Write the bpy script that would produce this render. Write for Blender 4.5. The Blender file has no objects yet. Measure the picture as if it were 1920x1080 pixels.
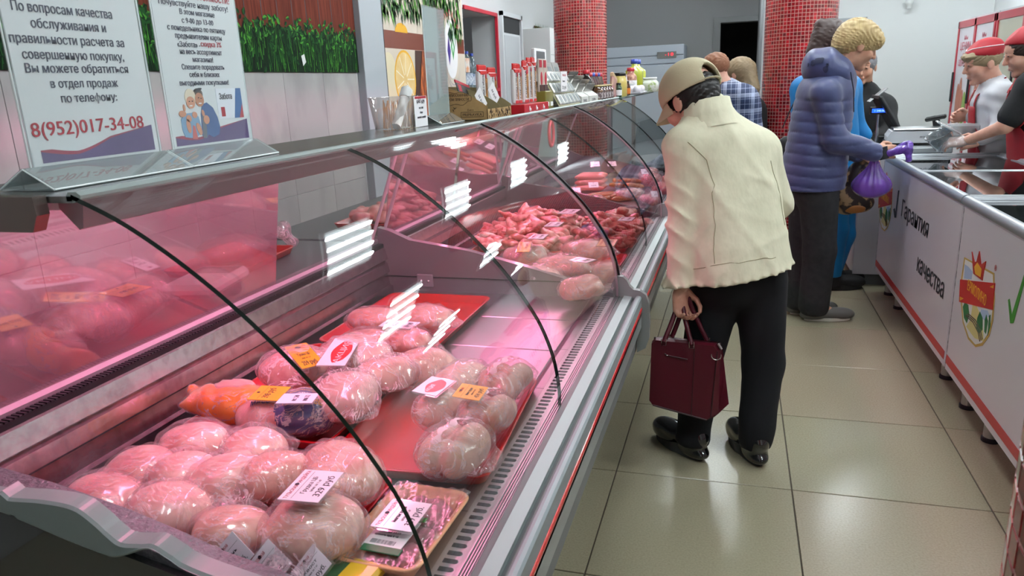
import bpy, bmesh, math, random
import numpy as np
from mathutils import Vector, Matrix, Euler
PI = math.pi; V3 = Vector
R = random.Random(7)
SC = bpy.context.scene
COL = SC.collection

# ---------------------------------------------------------------- camera, world, exposure
cam_d = bpy.data.cameras.new('camera'); cam = bpy.data.objects.new('camera', cam_d); COL.objects.link(cam)
cam_d.sensor_width = 36.0; cam_d.lens = 1376.0 / 1920 * 36.0; cam_d.clip_start = 0.02
_rt = (0.957897, 0.28398, -0.042303); _up = (-0.036501, 0.266594, 0.963117); _fw = (-0.284784, 0.921023, -0.265735)
_m = Matrix(((_rt[0], _up[0], -_fw[0], 0.37340), (_rt[1], _up[1], -_fw[1], -1.79541), (_rt[2], _up[2], -_fw[2], 1.36964), (0, 0, 0, 1)))
cam.matrix_world = _m
cam_d.dof.use_dof = True; cam_d.dof.focus_distance = 2.3; cam_d.dof.aperture_fstop = 14
SC.camera = cam
SC.view_settings.view_transform = 'Standard'; SC.view_settings.look = 'None'
SC.view_settings.gamma = 1.0; SC.view_settings.use_curve_mapping = False
SC.view_settings.exposure = 0.0
SC.cycles.transparent_max_bounces = 24
SC.cycles.max_bounces = 10
w = bpy.data.worlds.new('world'); SC.world = w; w.use_nodes = True
w.node_tree.nodes['Background'].inputs[0].default_value = (0.50, 0.52, 0.55, 1)
w.node_tree.nodes['Background'].inputs[1].default_value = 0.10
TUBE_POWER = 74.0
PINK_POWER = 52.0

# ---------------------------------------------------------------- materials
def lin(h):
    if not isinstance(h, str): return tuple(h)
    h = h.lstrip('#'); o = []
    for i in (0, 2, 4):
        c = int(h[i:i+2], 16) / 255
        o.append(c / 12.92 if c <= 0.04045 else ((c + 0.055) / 1.055) ** 2.4)
    return tuple(o)
_mats = {}
def M(name, col='#808080', rough=0.5, metal=0.0, col2=None, nscale=8.0, ncontrast=(0.35, 0.65), stretch=(1, 1, 1),
      bump=0.0, bscale=60.0, bstretch=(1, 1, 1), coat=0.0, coat_rough=0.08, coat_bump=0.0, cscale=40.0, cstretch=(1, 1, 1),
      emit=0.0, ecol=None, spec=0.5, sss=0.0, sheen=0.0, trans=0.0, ior=1.45, obj=True):
    if name in _mats: return _mats[name]
    m = bpy.data.materials.new(name); m.use_nodes = True; nt = m.node_tree; N = nt.nodes; L = nt.links
    b = N['Principled BSDF']; c = lin(col) + (1,)
    b.inputs['Base Color'].default_value = c; b.inputs['Roughness'].default_value = rough
    b.inputs['Metallic'].default_value = metal; b.inputs['Specular IOR Level'].default_value = spec
    b.inputs['IOR'].default_value = ior
    tc = N.new('ShaderNodeTexCoord')
    def noise(scale, st, detail=4.0):
        mp = N.new('ShaderNodeMapping'); mp.inputs['Scale'].default_value = st
        L.new(tc.outputs['Object'], mp.inputs[0])
        n = N.new('ShaderNodeTexNoise'); n.inputs['Scale'].default_value = scale; n.inputs['Detail'].default_value = detail
        L.new(mp.outputs[0], n.inputs['Vector']); return n.outputs['Fac']
    if col2 is not None:
        r = N.new('ShaderNodeValToRGB'); r.color_ramp.elements[0].position = ncontrast[0]; r.color_ramp.elements[1].position = ncontrast[1]
        r.color_ramp.elements[0].color = c; r.color_ramp.elements[1].color = lin(col2) + (1,)
        L.new(noise(nscale, stretch), r.inputs[0]); L.new(r.outputs[0], b.inputs['Base Color'])
    if bump:
        bn = N.new('ShaderNodeBump'); bn.inputs['Strength'].default_value = min(bump, 1.0); bn.inputs['Distance'].default_value = 0.004 * max(1, bump)
        L.new(noise(bscale, bstretch), bn.inputs['Height']); L.new(bn.outputs[0], b.inputs['Normal'])
    if coat:
        b.inputs['Coat Weight'].default_value = coat; b.inputs['Coat Roughness'].default_value = coat_rough
        if coat_bump:
            cn = N.new('ShaderNodeBump'); cn.inputs['Strength'].default_value = min(coat_bump, 1.0); cn.inputs['Distance'].default_value = 0.006
            L.new(noise(cscale, cstretch, 6.0), cn.inputs['Height']); L.new(cn.outputs[0], b.inputs['Coat Normal'])
    if sss:
        b.inputs['Subsurface Weight'].default_value = sss; b.inputs['Subsurface Radius'].default_value = (0.02, 0.008, 0.005)
        b.inputs['Subsurface Scale'].default_value = 0.5
    if sheen: b.inputs['Sheen Weight'].default_value = sheen
    if trans: b.inputs['Transmission Weight'].default_value = trans
    if emit:
        b.inputs['Emission Color'].default_value = lin(ecol or col) + (1,); b.inputs['Emission Strength'].default_value = emit
    _mats[name] = m
    return m
def glass(name, tint='#f4fbf8', refl=1.0, rough=0.01, haze=0.0, hcol='#ffffff', hbump=0.0):
    """thin clear sheet: see-through tint mixed with a mirror layer by the viewing angle"""
    if name in _mats: return _mats[name]
    m = bpy.data.materials.new(name); m.use_nodes = True; nt = m.node_tree; N = nt.nodes; L = nt.links
    N.remove(N['Principled BSDF']); out = N['Material Output']
    t = N.new('ShaderNodeBsdfTransparent'); t.inputs[0].default_value = lin(tint) + (1,)
    g = N.new('ShaderNodeBsdfGlossy'); g.inputs['Roughness'].default_value = rough
    lw = N.new('ShaderNodeLayerWeight'); lw.inputs['Blend'].default_value = 0.5
    p = N.new('ShaderNodeMath'); p.operation = 'POWER'; p.inputs[1].default_value = 4.0
    a = N.new('ShaderNodeMath'); a.operation = 'MULTIPLY_ADD'; a.inputs[1].default_value = 0.93 * refl; a.inputs[2].default_value = 0.05 * refl
    a.use_clamp = True
    L.new(lw.outputs['Facing'], p.inputs[0]); L.new(p.outputs[0], a.inputs[0])
    mx = N.new('ShaderNodeMixShader'); L.new(a.outputs[0], mx.inputs[0]); L.new(t.outputs[0], mx.inputs[1]); L.new(g.outputs[0], mx.inputs[2])
    last = mx
    if hbump:
        tc = N.new('ShaderNodeTexCoord'); n = N.new('ShaderNodeTexNoise'); n.inputs['Scale'].default_value = 45; n.inputs['Detail'].default_value = 5
        L.new(tc.outputs['Object'], n.inputs['Vector']); bn = N.new('ShaderNodeBump'); bn.inputs['Strength'].default_value = hbump; bn.inputs['Distance'].default_value = 0.006
        L.new(n.outputs['Fac'], bn.inputs['Height']); L.new(bn.outputs[0], g.inputs['Normal'])
    if haze:
        d = N.new('ShaderNodeBsdfDiffuse'); d.inputs[0].default_value = lin(hcol) + (1,)
        m2 = N.new('ShaderNodeMixShader'); m2.inputs[0].default_value = haze
        L.new(last.outputs[0], m2.inputs[1]); L.new(d.outputs[0], m2.inputs[2]); last = m2
    L.new(last.outputs[0], out.inputs[0])
    _mats[name] = m
    return m

def film(name, base=.07, graze=.35, rough=.12, haze=.06, streak=.5, scale=18.0, col='#ffffff', tint='#fbf6f7', st=(1, 6, 1.6)):
    """thin crumpled plastic: clear, with crease highlights painted in as whitish streaks, plus bumped gloss"""
    if name in _mats: return _mats[name]
    m = bpy.data.materials.new(name); m.use_nodes = True; nt = m.node_tree; N = nt.nodes; L = nt.links
    N.remove(N['Principled BSDF']); out = N['Material Output']
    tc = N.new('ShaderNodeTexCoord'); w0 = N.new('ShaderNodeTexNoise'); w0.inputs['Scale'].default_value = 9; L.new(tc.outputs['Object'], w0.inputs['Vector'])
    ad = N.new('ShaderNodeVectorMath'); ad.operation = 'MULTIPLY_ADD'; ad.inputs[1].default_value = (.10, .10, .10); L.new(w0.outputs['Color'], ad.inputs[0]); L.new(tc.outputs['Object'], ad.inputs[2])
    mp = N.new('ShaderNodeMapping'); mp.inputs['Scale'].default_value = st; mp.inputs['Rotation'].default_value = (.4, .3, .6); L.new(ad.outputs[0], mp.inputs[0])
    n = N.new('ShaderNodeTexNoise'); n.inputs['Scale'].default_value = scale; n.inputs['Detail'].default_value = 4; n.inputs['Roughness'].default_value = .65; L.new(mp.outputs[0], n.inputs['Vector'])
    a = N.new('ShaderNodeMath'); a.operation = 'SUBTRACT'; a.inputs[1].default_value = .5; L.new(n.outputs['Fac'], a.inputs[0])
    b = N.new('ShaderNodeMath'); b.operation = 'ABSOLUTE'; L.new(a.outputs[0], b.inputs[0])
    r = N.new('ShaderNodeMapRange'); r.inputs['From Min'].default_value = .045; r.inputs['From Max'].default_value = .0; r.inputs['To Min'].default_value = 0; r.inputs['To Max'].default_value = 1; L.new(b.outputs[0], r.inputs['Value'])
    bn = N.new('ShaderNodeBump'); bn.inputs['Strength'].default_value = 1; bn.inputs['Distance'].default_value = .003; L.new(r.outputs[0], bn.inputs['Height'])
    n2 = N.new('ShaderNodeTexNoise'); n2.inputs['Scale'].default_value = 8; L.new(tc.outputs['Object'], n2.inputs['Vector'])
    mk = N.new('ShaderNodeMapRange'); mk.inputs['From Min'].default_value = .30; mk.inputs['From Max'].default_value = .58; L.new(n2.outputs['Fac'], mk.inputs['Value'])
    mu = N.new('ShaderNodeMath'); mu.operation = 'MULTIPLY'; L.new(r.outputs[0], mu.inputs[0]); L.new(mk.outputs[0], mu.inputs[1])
    hz = N.new('ShaderNodeMath'); hz.operation = 'MULTIPLY_ADD'; hz.inputs[1].default_value = streak; hz.inputs[2].default_value = haze; L.new(mu.outputs[0], hz.inputs[0])  # diffuse whitish streaks paint the wrinkle highlights into the film
    t = N.new('ShaderNodeBsdfTransparent'); t.inputs[0].default_value = lin(tint) + (1,); g = N.new('ShaderNodeBsdfGlossy'); g.inputs['Roughness'].default_value = rough; L.new(bn.outputs[0], g.inputs['Normal'])
    lw = N.new('ShaderNodeLayerWeight'); lw.inputs['Blend'].default_value = .5; pw = N.new('ShaderNodeMath'); pw.operation = 'POWER'; pw.inputs[1].default_value = 3; L.new(lw.outputs['Facing'], pw.inputs[0])
    f = N.new('ShaderNodeMath'); f.operation = 'MULTIPLY_ADD'; f.inputs[1].default_value = graze; f.inputs[2].default_value = base; f.use_clamp = True; L.new(pw.outputs[0], f.inputs[0])
    m1 = N.new('ShaderNodeMixShader'); L.new(f.outputs[0], m1.inputs[0]); L.new(t.outputs[0], m1.inputs[1]); L.new(g.outputs[0], m1.inputs[2])
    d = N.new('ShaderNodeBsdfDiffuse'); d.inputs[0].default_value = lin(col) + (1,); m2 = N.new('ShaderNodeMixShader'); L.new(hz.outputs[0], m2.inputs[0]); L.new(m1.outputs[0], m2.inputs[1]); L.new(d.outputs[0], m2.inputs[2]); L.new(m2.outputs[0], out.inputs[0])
    _mats[name] = m
    return m

# ---------------------------------------------------------------- mesh builder
class MB:
    def __init__(s): s.v = []; s.f = []; s.mi = []; s.sm = []
    def add(s, vs, fs, mi=0, smooth=False):
        o = len(s.v); s.v += [tuple(map(float, v)) for v in vs]
        for f in fs: s.f.append(tuple(i + o for i in f)); s.mi.append(mi); s.sm.append(smooth)
        return s
    def box(s, lo, hi, mi=0, bev=0.0):
        lo = list(lo); hi = list(hi)
        for i in range(3):
            if lo[i] > hi[i]: lo[i], hi[i] = hi[i], lo[i]
        if bev <= 0:
            x0, y0, z0 = lo; x1, y1, z1 = hi
            return s.add([(x0,y0,z0),(x1,y0,z0),(x1,y1,z0),(x0,y1,z0),(x0,y0,z1),(x1,y0,z1),(x1,y1,z1),(x0,y1,z1)],
                         [(0,3,2,1),(4,5,6,7),(0,1,5,4),(1,2,6,5),(2,3,7,6),(3,0,4,7)], mi)
        b = min(bev, min(hi[i] - lo[i] for i in range(3)) / 2.01)
        vs = []; idx = {}
        for sx in (0, 1):
            for sy in (0, 1):
                for sz in (0, 1):
                    c = [hi[0] if sx else lo[0], hi[1] if sy else lo[1], hi[2] if sz else lo[2]]
                    sg = [-1 if sx else 1, -1 if sy else 1, -1 if sz else 1]
                    for a in range(3):
                        p = list(c)
                        for k in range(3):
                            if k != a: p[k] += sg[k] * b
                        idx[(sx, sy, sz, a)] = len(vs); vs.append(p)
        fs = []
        for a in range(3):
            o1, o2 = [k for k in range(3) if k != a]
            for sd in (0, 1):
                q = []
                for (i, j) in ((0,0),(1,0),(1,1),(0,1)):
                    k = [0,0,0]; k[a] = sd; k[o1] = i; k[o2] = j; q.append(idx[(*k, a)])
                if (sd == 0) == (a != 1): q.reverse()
                fs.append(tuple(q))
        for a in range(3):
            o1, o2 = [k for k in range(3) if k != a]
            for i in (0, 1):
                for j in (0, 1):
                    k0 = [0,0,0]; k1 = [0,0,0]; k0[o1] = k1[o1] = i; k0[o2] = k1[o2] = j; k0[a] = 0; k1[a] = 1
                    q = [idx[(*k0, o1)], idx[(*k1, o1)], idx[(*k1, o2)], idx[(*k0, o2)]]
                    fs.append(tuple(q))
        for k in ((a, b_, c_) for a in (0,1) for b_ in (0,1) for c_ in (0,1)):
            fs.append((idx[(*k,0)], idx[(*k,1)], idx[(*k,2)]))
        return s.add(vs, fs, mi)
    def rings(s, rs, mi=0, caps=True, smooth=True, closed=True):
        n = len(rs[0]); vs = [p for r in rs for p in r]; fs = []
        m = n if closed else n - 1
        for i in range(len(rs) - 1):
            for j in range(m):
                a = i*n + j; b = i*n + (j+1) % n; fs.append((a, b, b + n, a + n))
        s.add(vs, fs, mi, smooth)
        if caps and closed:
            s.add(rs[0], [tuple(range(n))[::-1]], mi); s.add(rs[-1], [tuple(range(n))], mi)
        return s
    def tube(s, pts, r, n=10, mi=0, caps=True, smooth=True, flat=1.0):
        pts = [Vector(p) for p in pts]; rr = r if isinstance(r, (list, tuple)) else [r] * len(pts); rs = []
        ref = None
        for i, p in enumerate(pts):
            t = (pts[min(i+1, len(pts)-1)] - pts[max(i-1, 0)]).normalized()
            if ref is None: ref = Vector((0,0,1)) if abs(t.z) < 0.9 else Vector((1,0,0))
            u = t.cross(ref).normalized(); v = u.cross(t).normalized(); ref = v
            rs.append([p + (u*math.cos(a)*1.0 + v*math.sin(a)*flat) * rr[i] for a in (2*PI*k/n for k in range(n))])
        return s.rings(rs, mi, caps, smooth)
    def lathe(s, prof, c=(0,0,0), n=20, mi=0, smooth=True, axis='z'):
        rs = []
        for r, h in prof:
            ring = []
            for k in range(n):
                a = 2*PI*k/n; x, y = r*math.cos(a), r*math.sin(a)
                ring.append({'z': (c[0]+x, c[1]+y, c[2]+h), 'y': (c[0]+x, c[1]-h if False else c[1]+h, c[2]+y), 'x': (c[0]+h, c[1]+x, c[2]+y)}[axis])
            rs.append(ring)
        return s.rings(rs, mi, True, smooth)
    def prism(s, poly, a0, a1, axis='y', mi=0, smooth=False):
        """poly in the plane across axis; y: (x,z)  x: (y,z)  z: (x,y)"""
        def P(p, a): return {'y': (p[0], a, p[1]), 'x': (a, p[0], p[1]), 'z': (p[0], p[1], a)}[axis]
        n = len(poly); vs = [P(p, a0) for p in poly] + [P(p, a1) for p in poly]
        s.add(vs, [(i, (i+1) % n, (i+1) % n + n, i + n) for i in range(n)], mi, smooth)
        s.add(vs, [tuple(range(n))[::-1], tuple(range(n, 2*n))], mi)
        return s
    def grid(s, fn, nu, nv, mi=0, smooth=True, closeu=False):
        vs = [fn(i/(nu), j/(nv)) for i in range(nu+1) for j in range(nv+1)]
        fs = [(i*(nv+1)+j, (i+1)*(nv+1)+j, (i+1)*(nv+1)+j+1, i*(nv+1)+j+1) for i in range(nu) for j in range(nv)]
        return s.add(vs, fs, mi, smooth)
    def ball(s, c, r, nu=12, nv=8, mi=0, fn=None):
        r = (r, r, r) if not isinstance(r, (list, tuple)) else r; rs = []
        for j in range(1, nv):
            th = PI*j/nv
            rs.append([(c[0]+r[0]*math.sin(th)*math.cos(2*PI*k/nu), c[1]+r[1]*math.sin(th)*math.sin(2*PI*k/nu), c[2]-r[2]*math.cos(th)) for k in range(nu)])
        if fn: rs = [[fn(p) for p in q] for q in rs]
        o = len(s.v); s.rings(rs, mi, False, True)
        bot = (c[0], c[1], c[2]-r[2]); top = (c[0], c[1], c[2]+r[2])
        if fn: bot, top = fn(bot), fn(top)
        L = (nv-2)*nu
        s.v += [tuple(bot), tuple(top)]; ib = len(s.v)-2
        for k in range(nu):
            s.f.append((o+(k+1) % nu, o+k, ib)); s.mi.append(mi); s.sm.append(True)
            s.f.append((o+L+k, o+L+(k+1) % nu, ib+1)); s.mi.append(mi); s.sm.append(True)
        return s
    def xf(s, mat, i0=0):
        s.v[i0:] = [tuple(mat @ Vector(v)) for v in s.v[i0:]]; return s
    def build(s, name, mats, parent=None, fixn=True, label=None, kind=None, bevel=0.0, loc=None):
        me = bpy.data.meshes.new(name); me.from_pydata(s.v, [], s.f)
        for m in (mats if isinstance(mats, (list, tuple)) else [mats]): me.materials.append(m)
        me.polygons.foreach_set('material_index', s.mi); me.polygons.foreach_set('use_smooth', s.sm)
        if fixn and len(s.f) < 60000:
            bm = bmesh.new(); bm.from_mesh(me); bmesh.ops.recalc_face_normals(bm, faces=bm.faces); bm.to_mesh(me); bm.free()
        me.update()
        return link(name, me, parent, label, kind, loc)
def link(name, me, parent=None, label=None, kind=None, loc=None):
    o = bpy.data.objects.new(name, me); COL.objects.link(o)
    if parent is not None: o.parent = parent
    if loc is not None: o.location = loc
    if label: o['label'] = label
    if kind: o['kind'] = kind
    return o
def tag(o, label, cat, group=None):
    o['label'] = label; o['category'] = cat
    if group: o['group'] = group
    return o
def thing(name, label, cat, loc=(0,0,0), rotz=0.0, group=None):
    o = bpy.data.objects.new(name, None); COL.objects.link(o); o.empty_display_size = 0.05
    o.location = loc; o.rotation_euler = (0, 0, rotz)
    return tag(o, label, cat, group)
def struct(name, mb, mats, **k):
    o = mb.build(name, mats, **k); o['kind'] = 'structure'; return o
def dup(o, parent=None, loc=None, rot=None, label=None, deep=True):
    c = o.copy(); COL.objects.link(c)
    if parent is not None: c.parent = parent
    if loc is not None: c.location = loc
    if rot is not None: c.rotation_euler = rot
    if label: c['label'] = label
    if deep:
        for ch in o.children: dup(ch, c)
    return c
def text(s, name, mat, parent, mtx, size=0.02, width=None, extrude=0.0002, bold=0.0, align='CENTER', label=None):
    """lettering as real flat mesh; mtx places its x,y plane; width squeezes it to fit"""
    cu = bpy.data.curves.new('t', 'FONT'); cu.body = s; cu.size = size; cu.align_x = align; cu.extrude = extrude;  cu.resolution_u = 3
    o = bpy.data.objects.new('t', cu); COL.objects.link(o)
    dg = bpy.context.evaluated_depsgraph_get(); me = bpy.data.meshes.new_from_object(o.evaluated_get(dg))
    bpy.data.objects.remove(o); bpy.data.curves.remove(cu)
    n = len(me.vertices); co = np.empty(n*3, 'f'); me.vertices.foreach_get('co', co); co = co.reshape(-1, 3)
    if n and width:
        wd = co[:, 0].max() - co[:, 0].min()
        if wd > 1e-6: co[:, 0] *= width / wd
    if bold and n:
        me.vertices.foreach_set('co', co.astype('f').ravel()); bm = bmesh.new(); bm.from_mesh(me); g_ = bmesh.ops.duplicate(bm, geom=bm.verts[:] + bm.edges[:] + bm.faces[:])
        bmesh.ops.translate(bm, verts=[v for v in g_['geom'] if isinstance(v, bmesh.types.BMVert)], vec=(size*.022, size*.006, .00002)); bm.to_mesh(me); bm.free()
        n = len(me.vertices); co = np.empty(n*3, 'f'); me.vertices.foreach_get('co', co); co = co.reshape(-1, 3)
    mt = np.array(mtx); co = co @ mt[:3, :3].T + mt[:3, 3]
    me.vertices.foreach_set('co', co.astype('f').ravel()); me.materials.clear(); me.materials.append(mat); me.update()
    return link(name, me, parent, label)
def frame(o, xdir, ydir):
    x = Vector(xdir).normalized(); y = Vector(ydir); y = (y - x*y.dot(x)).normalized(); z = x.cross(y)
    return Matrix(((x.x, y.x, z.x, o[0]), (x.y, y.y, z.y, o[1]), (x.z, y.z, z.z, o[2]), (0,0,0,1)))

# ---------------------------------------------------------------- soft shapes: distance field + surface nets
class SDF:
    def __init__(s, lo, hi, h):
        s.h = h; s.lo = np.array(lo, 'f8'); n = np.maximum(4, np.ceil((np.array(hi) - s.lo) / h).astype(int) + 1)
        s.ax = [s.lo[i] + h*np.arange(n[i]) for i in range(3)]; s.V = np.full(tuple(n), 0.5, 'f4')
    def _sub(s, lo, hi):
        sl = []
        for i in range(3):
            a = max(0, int((lo[i]-s.lo[i])/s.h)); b = min(len(s.ax[i]), int((hi[i]-s.lo[i])/s.h)+2)
            if b <= a: return None, None
            sl.append(slice(a, b))
        X, Y, Z = np.meshgrid(s.ax[0][sl[0]], s.ax[1][sl[1]], s.ax[2][sl[2]], indexing='ij', sparse=True)
        return tuple(sl), (X, Y, Z)
    def _mix(s, sl, d, k, cut=False):
        A = s.V[sl]
        if cut:
            s.V[sl] = np.maximum(A, -d); return
        if k > 0:
            hh = np.maximum(k - np.abs(A - d), 0) / k; s.V[sl] = np.minimum(A, d) - hh*hh*k*0.25
        else: s.V[sl] = np.minimum(A, d)
    def cap(s, a, b, ra, rb, k=0.02, sc=(1,1,1), cut=False):
        a = np.array(a, 'f8'); b = np.array(b, 'f8'); sc = np.array(sc, 'f8'); m = (max(ra, rb) + k + 0.02) / sc.min()
        sl, g = s._sub(np.minimum(a, b) - m, np.maximum(a, b) + m)
        if sl is None: return s
        A = a*sc; B = b*sc; ab = B - A; L = max(ab @ ab, 1e-9)
        p = [g[i]*sc[i] - A[i] for i in range(3)]
        t = np.clip((p[0]*ab[0] + p[1]*ab[1] + p[2]*ab[2]) / L, 0, 1)
        d = np.sqrt((p[0]-t*ab[0])**2 + (p[1]-t*ab[1])**2 + (p[2]-t*ab[2])**2) - (ra + (rb-ra)*t)
        s._mix(sl, (d / sc.max()).astype('f4'), k, cut); return s
    def ell(s, c, r, rot=None, k=0.02, cut=False):
        c = np.array(c, 'f8'); r = np.array(r, 'f8'); m = r.max() + k + 0.02
        sl, g = s._sub(c - m, c + m)
        if sl is None: return s
        p = [g[i] - c[i] for i in range(3)]
        if rot is not None:
            Rm = (np.array(Euler(rot).to_matrix()) if isinstance(rot, tuple) else np.array(rot)[:3, :3]).T
            p = [Rm[i][0]*p[0] + Rm[i][1]*p[1] + Rm[i][2]*p[2] for i in range(3)]
        k0 = np.sqrt((p[0]/r[0])**2 + (p[1]/r[1])**2 + (p[2]/r[2])**2); k1 = np.sqrt((p[0]/r[0]**2)**2 + (p[1]/r[1]**2)**2 + (p[2]/r[2]**2)**2)
        s._mix(sl, (k0*(k0-1)/np.maximum(k1, 1e-6)).astype('f4'), k, cut); return s
    def cutplane(s, n, p):
        """keep the side the normal points away from"""
        n = np.array(n, 'f8'); n /= np.linalg.norm(n)
        X, Y, Z = np.meshgrid(*s.ax, indexing='ij', sparse=True)
        s.V = np.maximum(s.V, ((X-p[0])*n[0] + (Y-p[1])*n[1] + (Z-p[2])*n[2]).astype('f4')); return s
    def warp(s, fn):
        X, Y, Z = np.meshgrid(*s.ax, indexing='ij', sparse=True); s.V = (s.V + fn(X, Y, Z)).astype('f4'); return s
    def arr(s, smooth_it=1, mtx=None):
        V = s.V; nx, ny, nz = V.shape; ins = V < 0
        acc = np.zeros((nx-1, ny-1, nz-1, 3), 'f4'); cnt = np.zeros((nx-1, ny-1, nz-1), 'f4')
        for ax in range(3):
            o1, o2 = [q for q in range(3) if q != ax]
            for i in (0, 1):
                for j in (0, 1):
                    off = [0, 0, 0]; off[o1] = i; off[o2] = j; of2 = list(off); of2[ax] = 1
                    sa = tuple(slice(off[q], V.shape[q]-1+off[q]) for q in range(3)); sb = tuple(slice(of2[q], V.shape[q]-1+of2[q]) for q in range(3))
                    m = ins[sa] != ins[sb]; va = V[sa][m]; vb = V[sb][m]; t = va / (va - vb)
                    p = np.tile(np.array(off, 'f4'), (len(t), 1)); p[:, ax] += t
                    acc[m] += p; cnt[m] += 1
        cells = cnt > 0; idx = -np.ones(cells.shape, 'i4'); idx[cells] = np.arange(cells.sum())
        ijk = np.argwhere(cells); vs = (acc[cells] / cnt[cells][:, None] + ijk) * s.h + s.lo
        F = []
        for ax in range(3):
            o1, o2 = [(1, 2), (2, 0), (0, 1)][ax]
            sa = [slice(1, -1)]*3; sb = [slice(1, -1)]*3; sa[ax] = slice(0, -1); sb[ax] = slice(1, None)
            A = ins[tuple(sa)]; B = ins[tuple(sb)]; m = np.argwhere(A != B)
            if not len(m): continue
            sign = A[tuple(m.T)]
            base = m.copy(); base[:, o1] += 1; base[:, o2] += 1
            def cid(d1, d2):
                c = base.copy(); c[:, o1] -= d1; c[:, o2] -= d2; return idx[tuple(c.T)]
            q = np.stack([cid(1, 1), cid(0, 1), cid(0, 0), cid(1, 0)], 1)
            q[~sign] = q[~sign][:, ::-1]
            F.append(q[(q >= 0).all(1)])
        F = np.concatenate(F) if F else np.zeros((0, 4), 'i4')
        for _ in range(smooth_it):
            sm = np.zeros_like(vs); c = np.zeros(len(vs))
            for a, b in ((0, 1), (1, 2), (2, 3), (3, 0)):
                np.add.at(sm, F[:, a], vs[F[:, b]]); np.add.at(sm, F[:, b], vs[F[:, a]]); np.add.at(c, F[:, a], 1); np.add.at(c, F[:, b], 1)
            vs = 0.5*vs + 0.5*sm/np.maximum(c, 1)[:, None]
        if mtx is not None:
            mt = np.array(mtx); vs = vs @ mt[:3, :3].T + mt[:3, 3]
        return vs, F
    def mesh(s, name, mats, parent=None, label=None, matfn=None, smooth_it=1):
        return arr_mesh([s.arr(smooth_it)], name, mats, parent, label, matfn)
def arr_mesh(parts, name, mats, parent=None, label=None, matfn=None):
    o = 0; V_ = []; F_ = []
    for v, f in parts: V_.append(v); F_.append(f + o); o += len(v)
    vs = np.concatenate(V_); F = np.concatenate(F_)
    me = bpy.data.meshes.new(name); me.vertices.add(len(vs)); me.vertices.foreach_set('co', vs.astype('f').ravel())
    me.loops.add(len(F)*4); me.loops.foreach_set('vertex_index', F.ravel().astype('i4'))
    me.polygons.add(len(F)); me.polygons.foreach_set('loop_start', np.arange(0, len(F)*4, 4, dtype='i4'))
    mats = mats if isinstance(mats, (list, tuple)) else [mats]
    for m in mats: me.materials.append(m)
    me.update(calc_edges=True); me.polygons.foreach_set('use_smooth', np.ones(len(F), bool))
    if matfn:
        cen = vs[F].mean(1); me.polygons.foreach_set('material_index', matfn(cen).astype('i4'))
    me.update()
    return link(name, me, parent, label)
def wob(X, Y, Z, f=20.0, seed=0.0, a=1.0):
    return a*(np.sin(f*X + 1.7*np.sin(f*.6*Z+seed) + seed)*np.sin(f*1.1*Y + 1.3*np.sin(f*.7*X+seed)) + np.sin(f*.9*Z + seed*2 + 1.5*np.sin(f*.5*Y)))*0.5

def marble(name, base, vein):
    m = M(name, base, rough=0.22, col2=vein, nscale=2.2, ncontrast=(0.48, 0.72), stretch=(1, 1.6, .7)); return m
WHITE = M('white_paint', '#d9dcdc', 0.6); GREYWALL = M('grey_paint', '#8e8f90', 0.7)
STEEL = M('brushed_steel', '#b9b9ba', 0.28, 1.0, bump=0.15, bscale=30, bstretch=(1, .05, 1))
STEEL2 = M('scratched_steel', '#c6c1c4', 0.24, 0.95, col2='#b3abaf', nscale=60, ncontrast=(.45, .7), stretch=(1, .8, .5), bump=.12, bscale=70)
ALU = M('satin_aluminium', '#a3afad', 0.45, 0.5)
ALUD = M('grey_aluminium', '#6f7674', 0.45, 0.4)
RED = M('red_plastic', '#c3121c', 0.25, coat=.3); BLACK = M('black_rubber', '#15161a', 0.6)
GREYP = M('grey_plastic', '#86898a', 0.35); CHROME = M('chrome', '#d8d8d8', 0.12, 1.0)
CLEAR = glass('clear_glass'); GEDGE = M('green_glass_edge', '#0e2b25', 0.1, spec=.8)
INK = M('dark_ink', '#20212e', .6); INKR = M('red_ink', '#a3182c', .6); PAPER = M('white_paper', '#e9e8ea', .55)

# ================================================================ THE ROOM
XW, YB, XR = -1.8, 10.0, 3.6
FLOORM = M('floor_tile', '#8f8870', 0.22, col2='#9d967e', nscale=160, ncontrast=(.3, .7))
FLOORM2 = M('floor_tile_warm', '#938770', 0.22, col2='#a1957f', nscale=160, ncontrast=(.3, .7))
GROUT = M('floor_grout', '#4b4338', .9)
floor = struct('floor', MB().box((-2.6, -3.6, -.1), (XR, YB, -.004)), GROUT)
tm = None; g = .0022
tiles = []
for i in range(-1, 5):
    for j in range(-1, 13):
        x0 = i*.6 + g; y0 = (j)*.6 + g
        if tm is None:
            o = MB().box((0, 0, -.006), (.6-2*g, .6-2*g, 0), bev=.0012).build('floor_tile', [FLOORM], floor); tm = o.data
            tm2 = tm.copy(); tm2.materials[0] = FLOORM2
        else: o = link('floor_tile', R.choice((tm, tm, tm2)), floor)
        o.location = (x0, y0, 0)
o = MB()
for i in range(-5, 6):
    for j in range(-6, 17):
        if -1 <= i < 5 and -1 <= j < 13: continue
        o.box((i*.6+g, j*.6+g, -.006), (i*.6+.6-g, j*.6+.6-g, 0))
o.build('floor_tiles_beyond', FLOORM, floor, kind='stuff')
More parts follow.
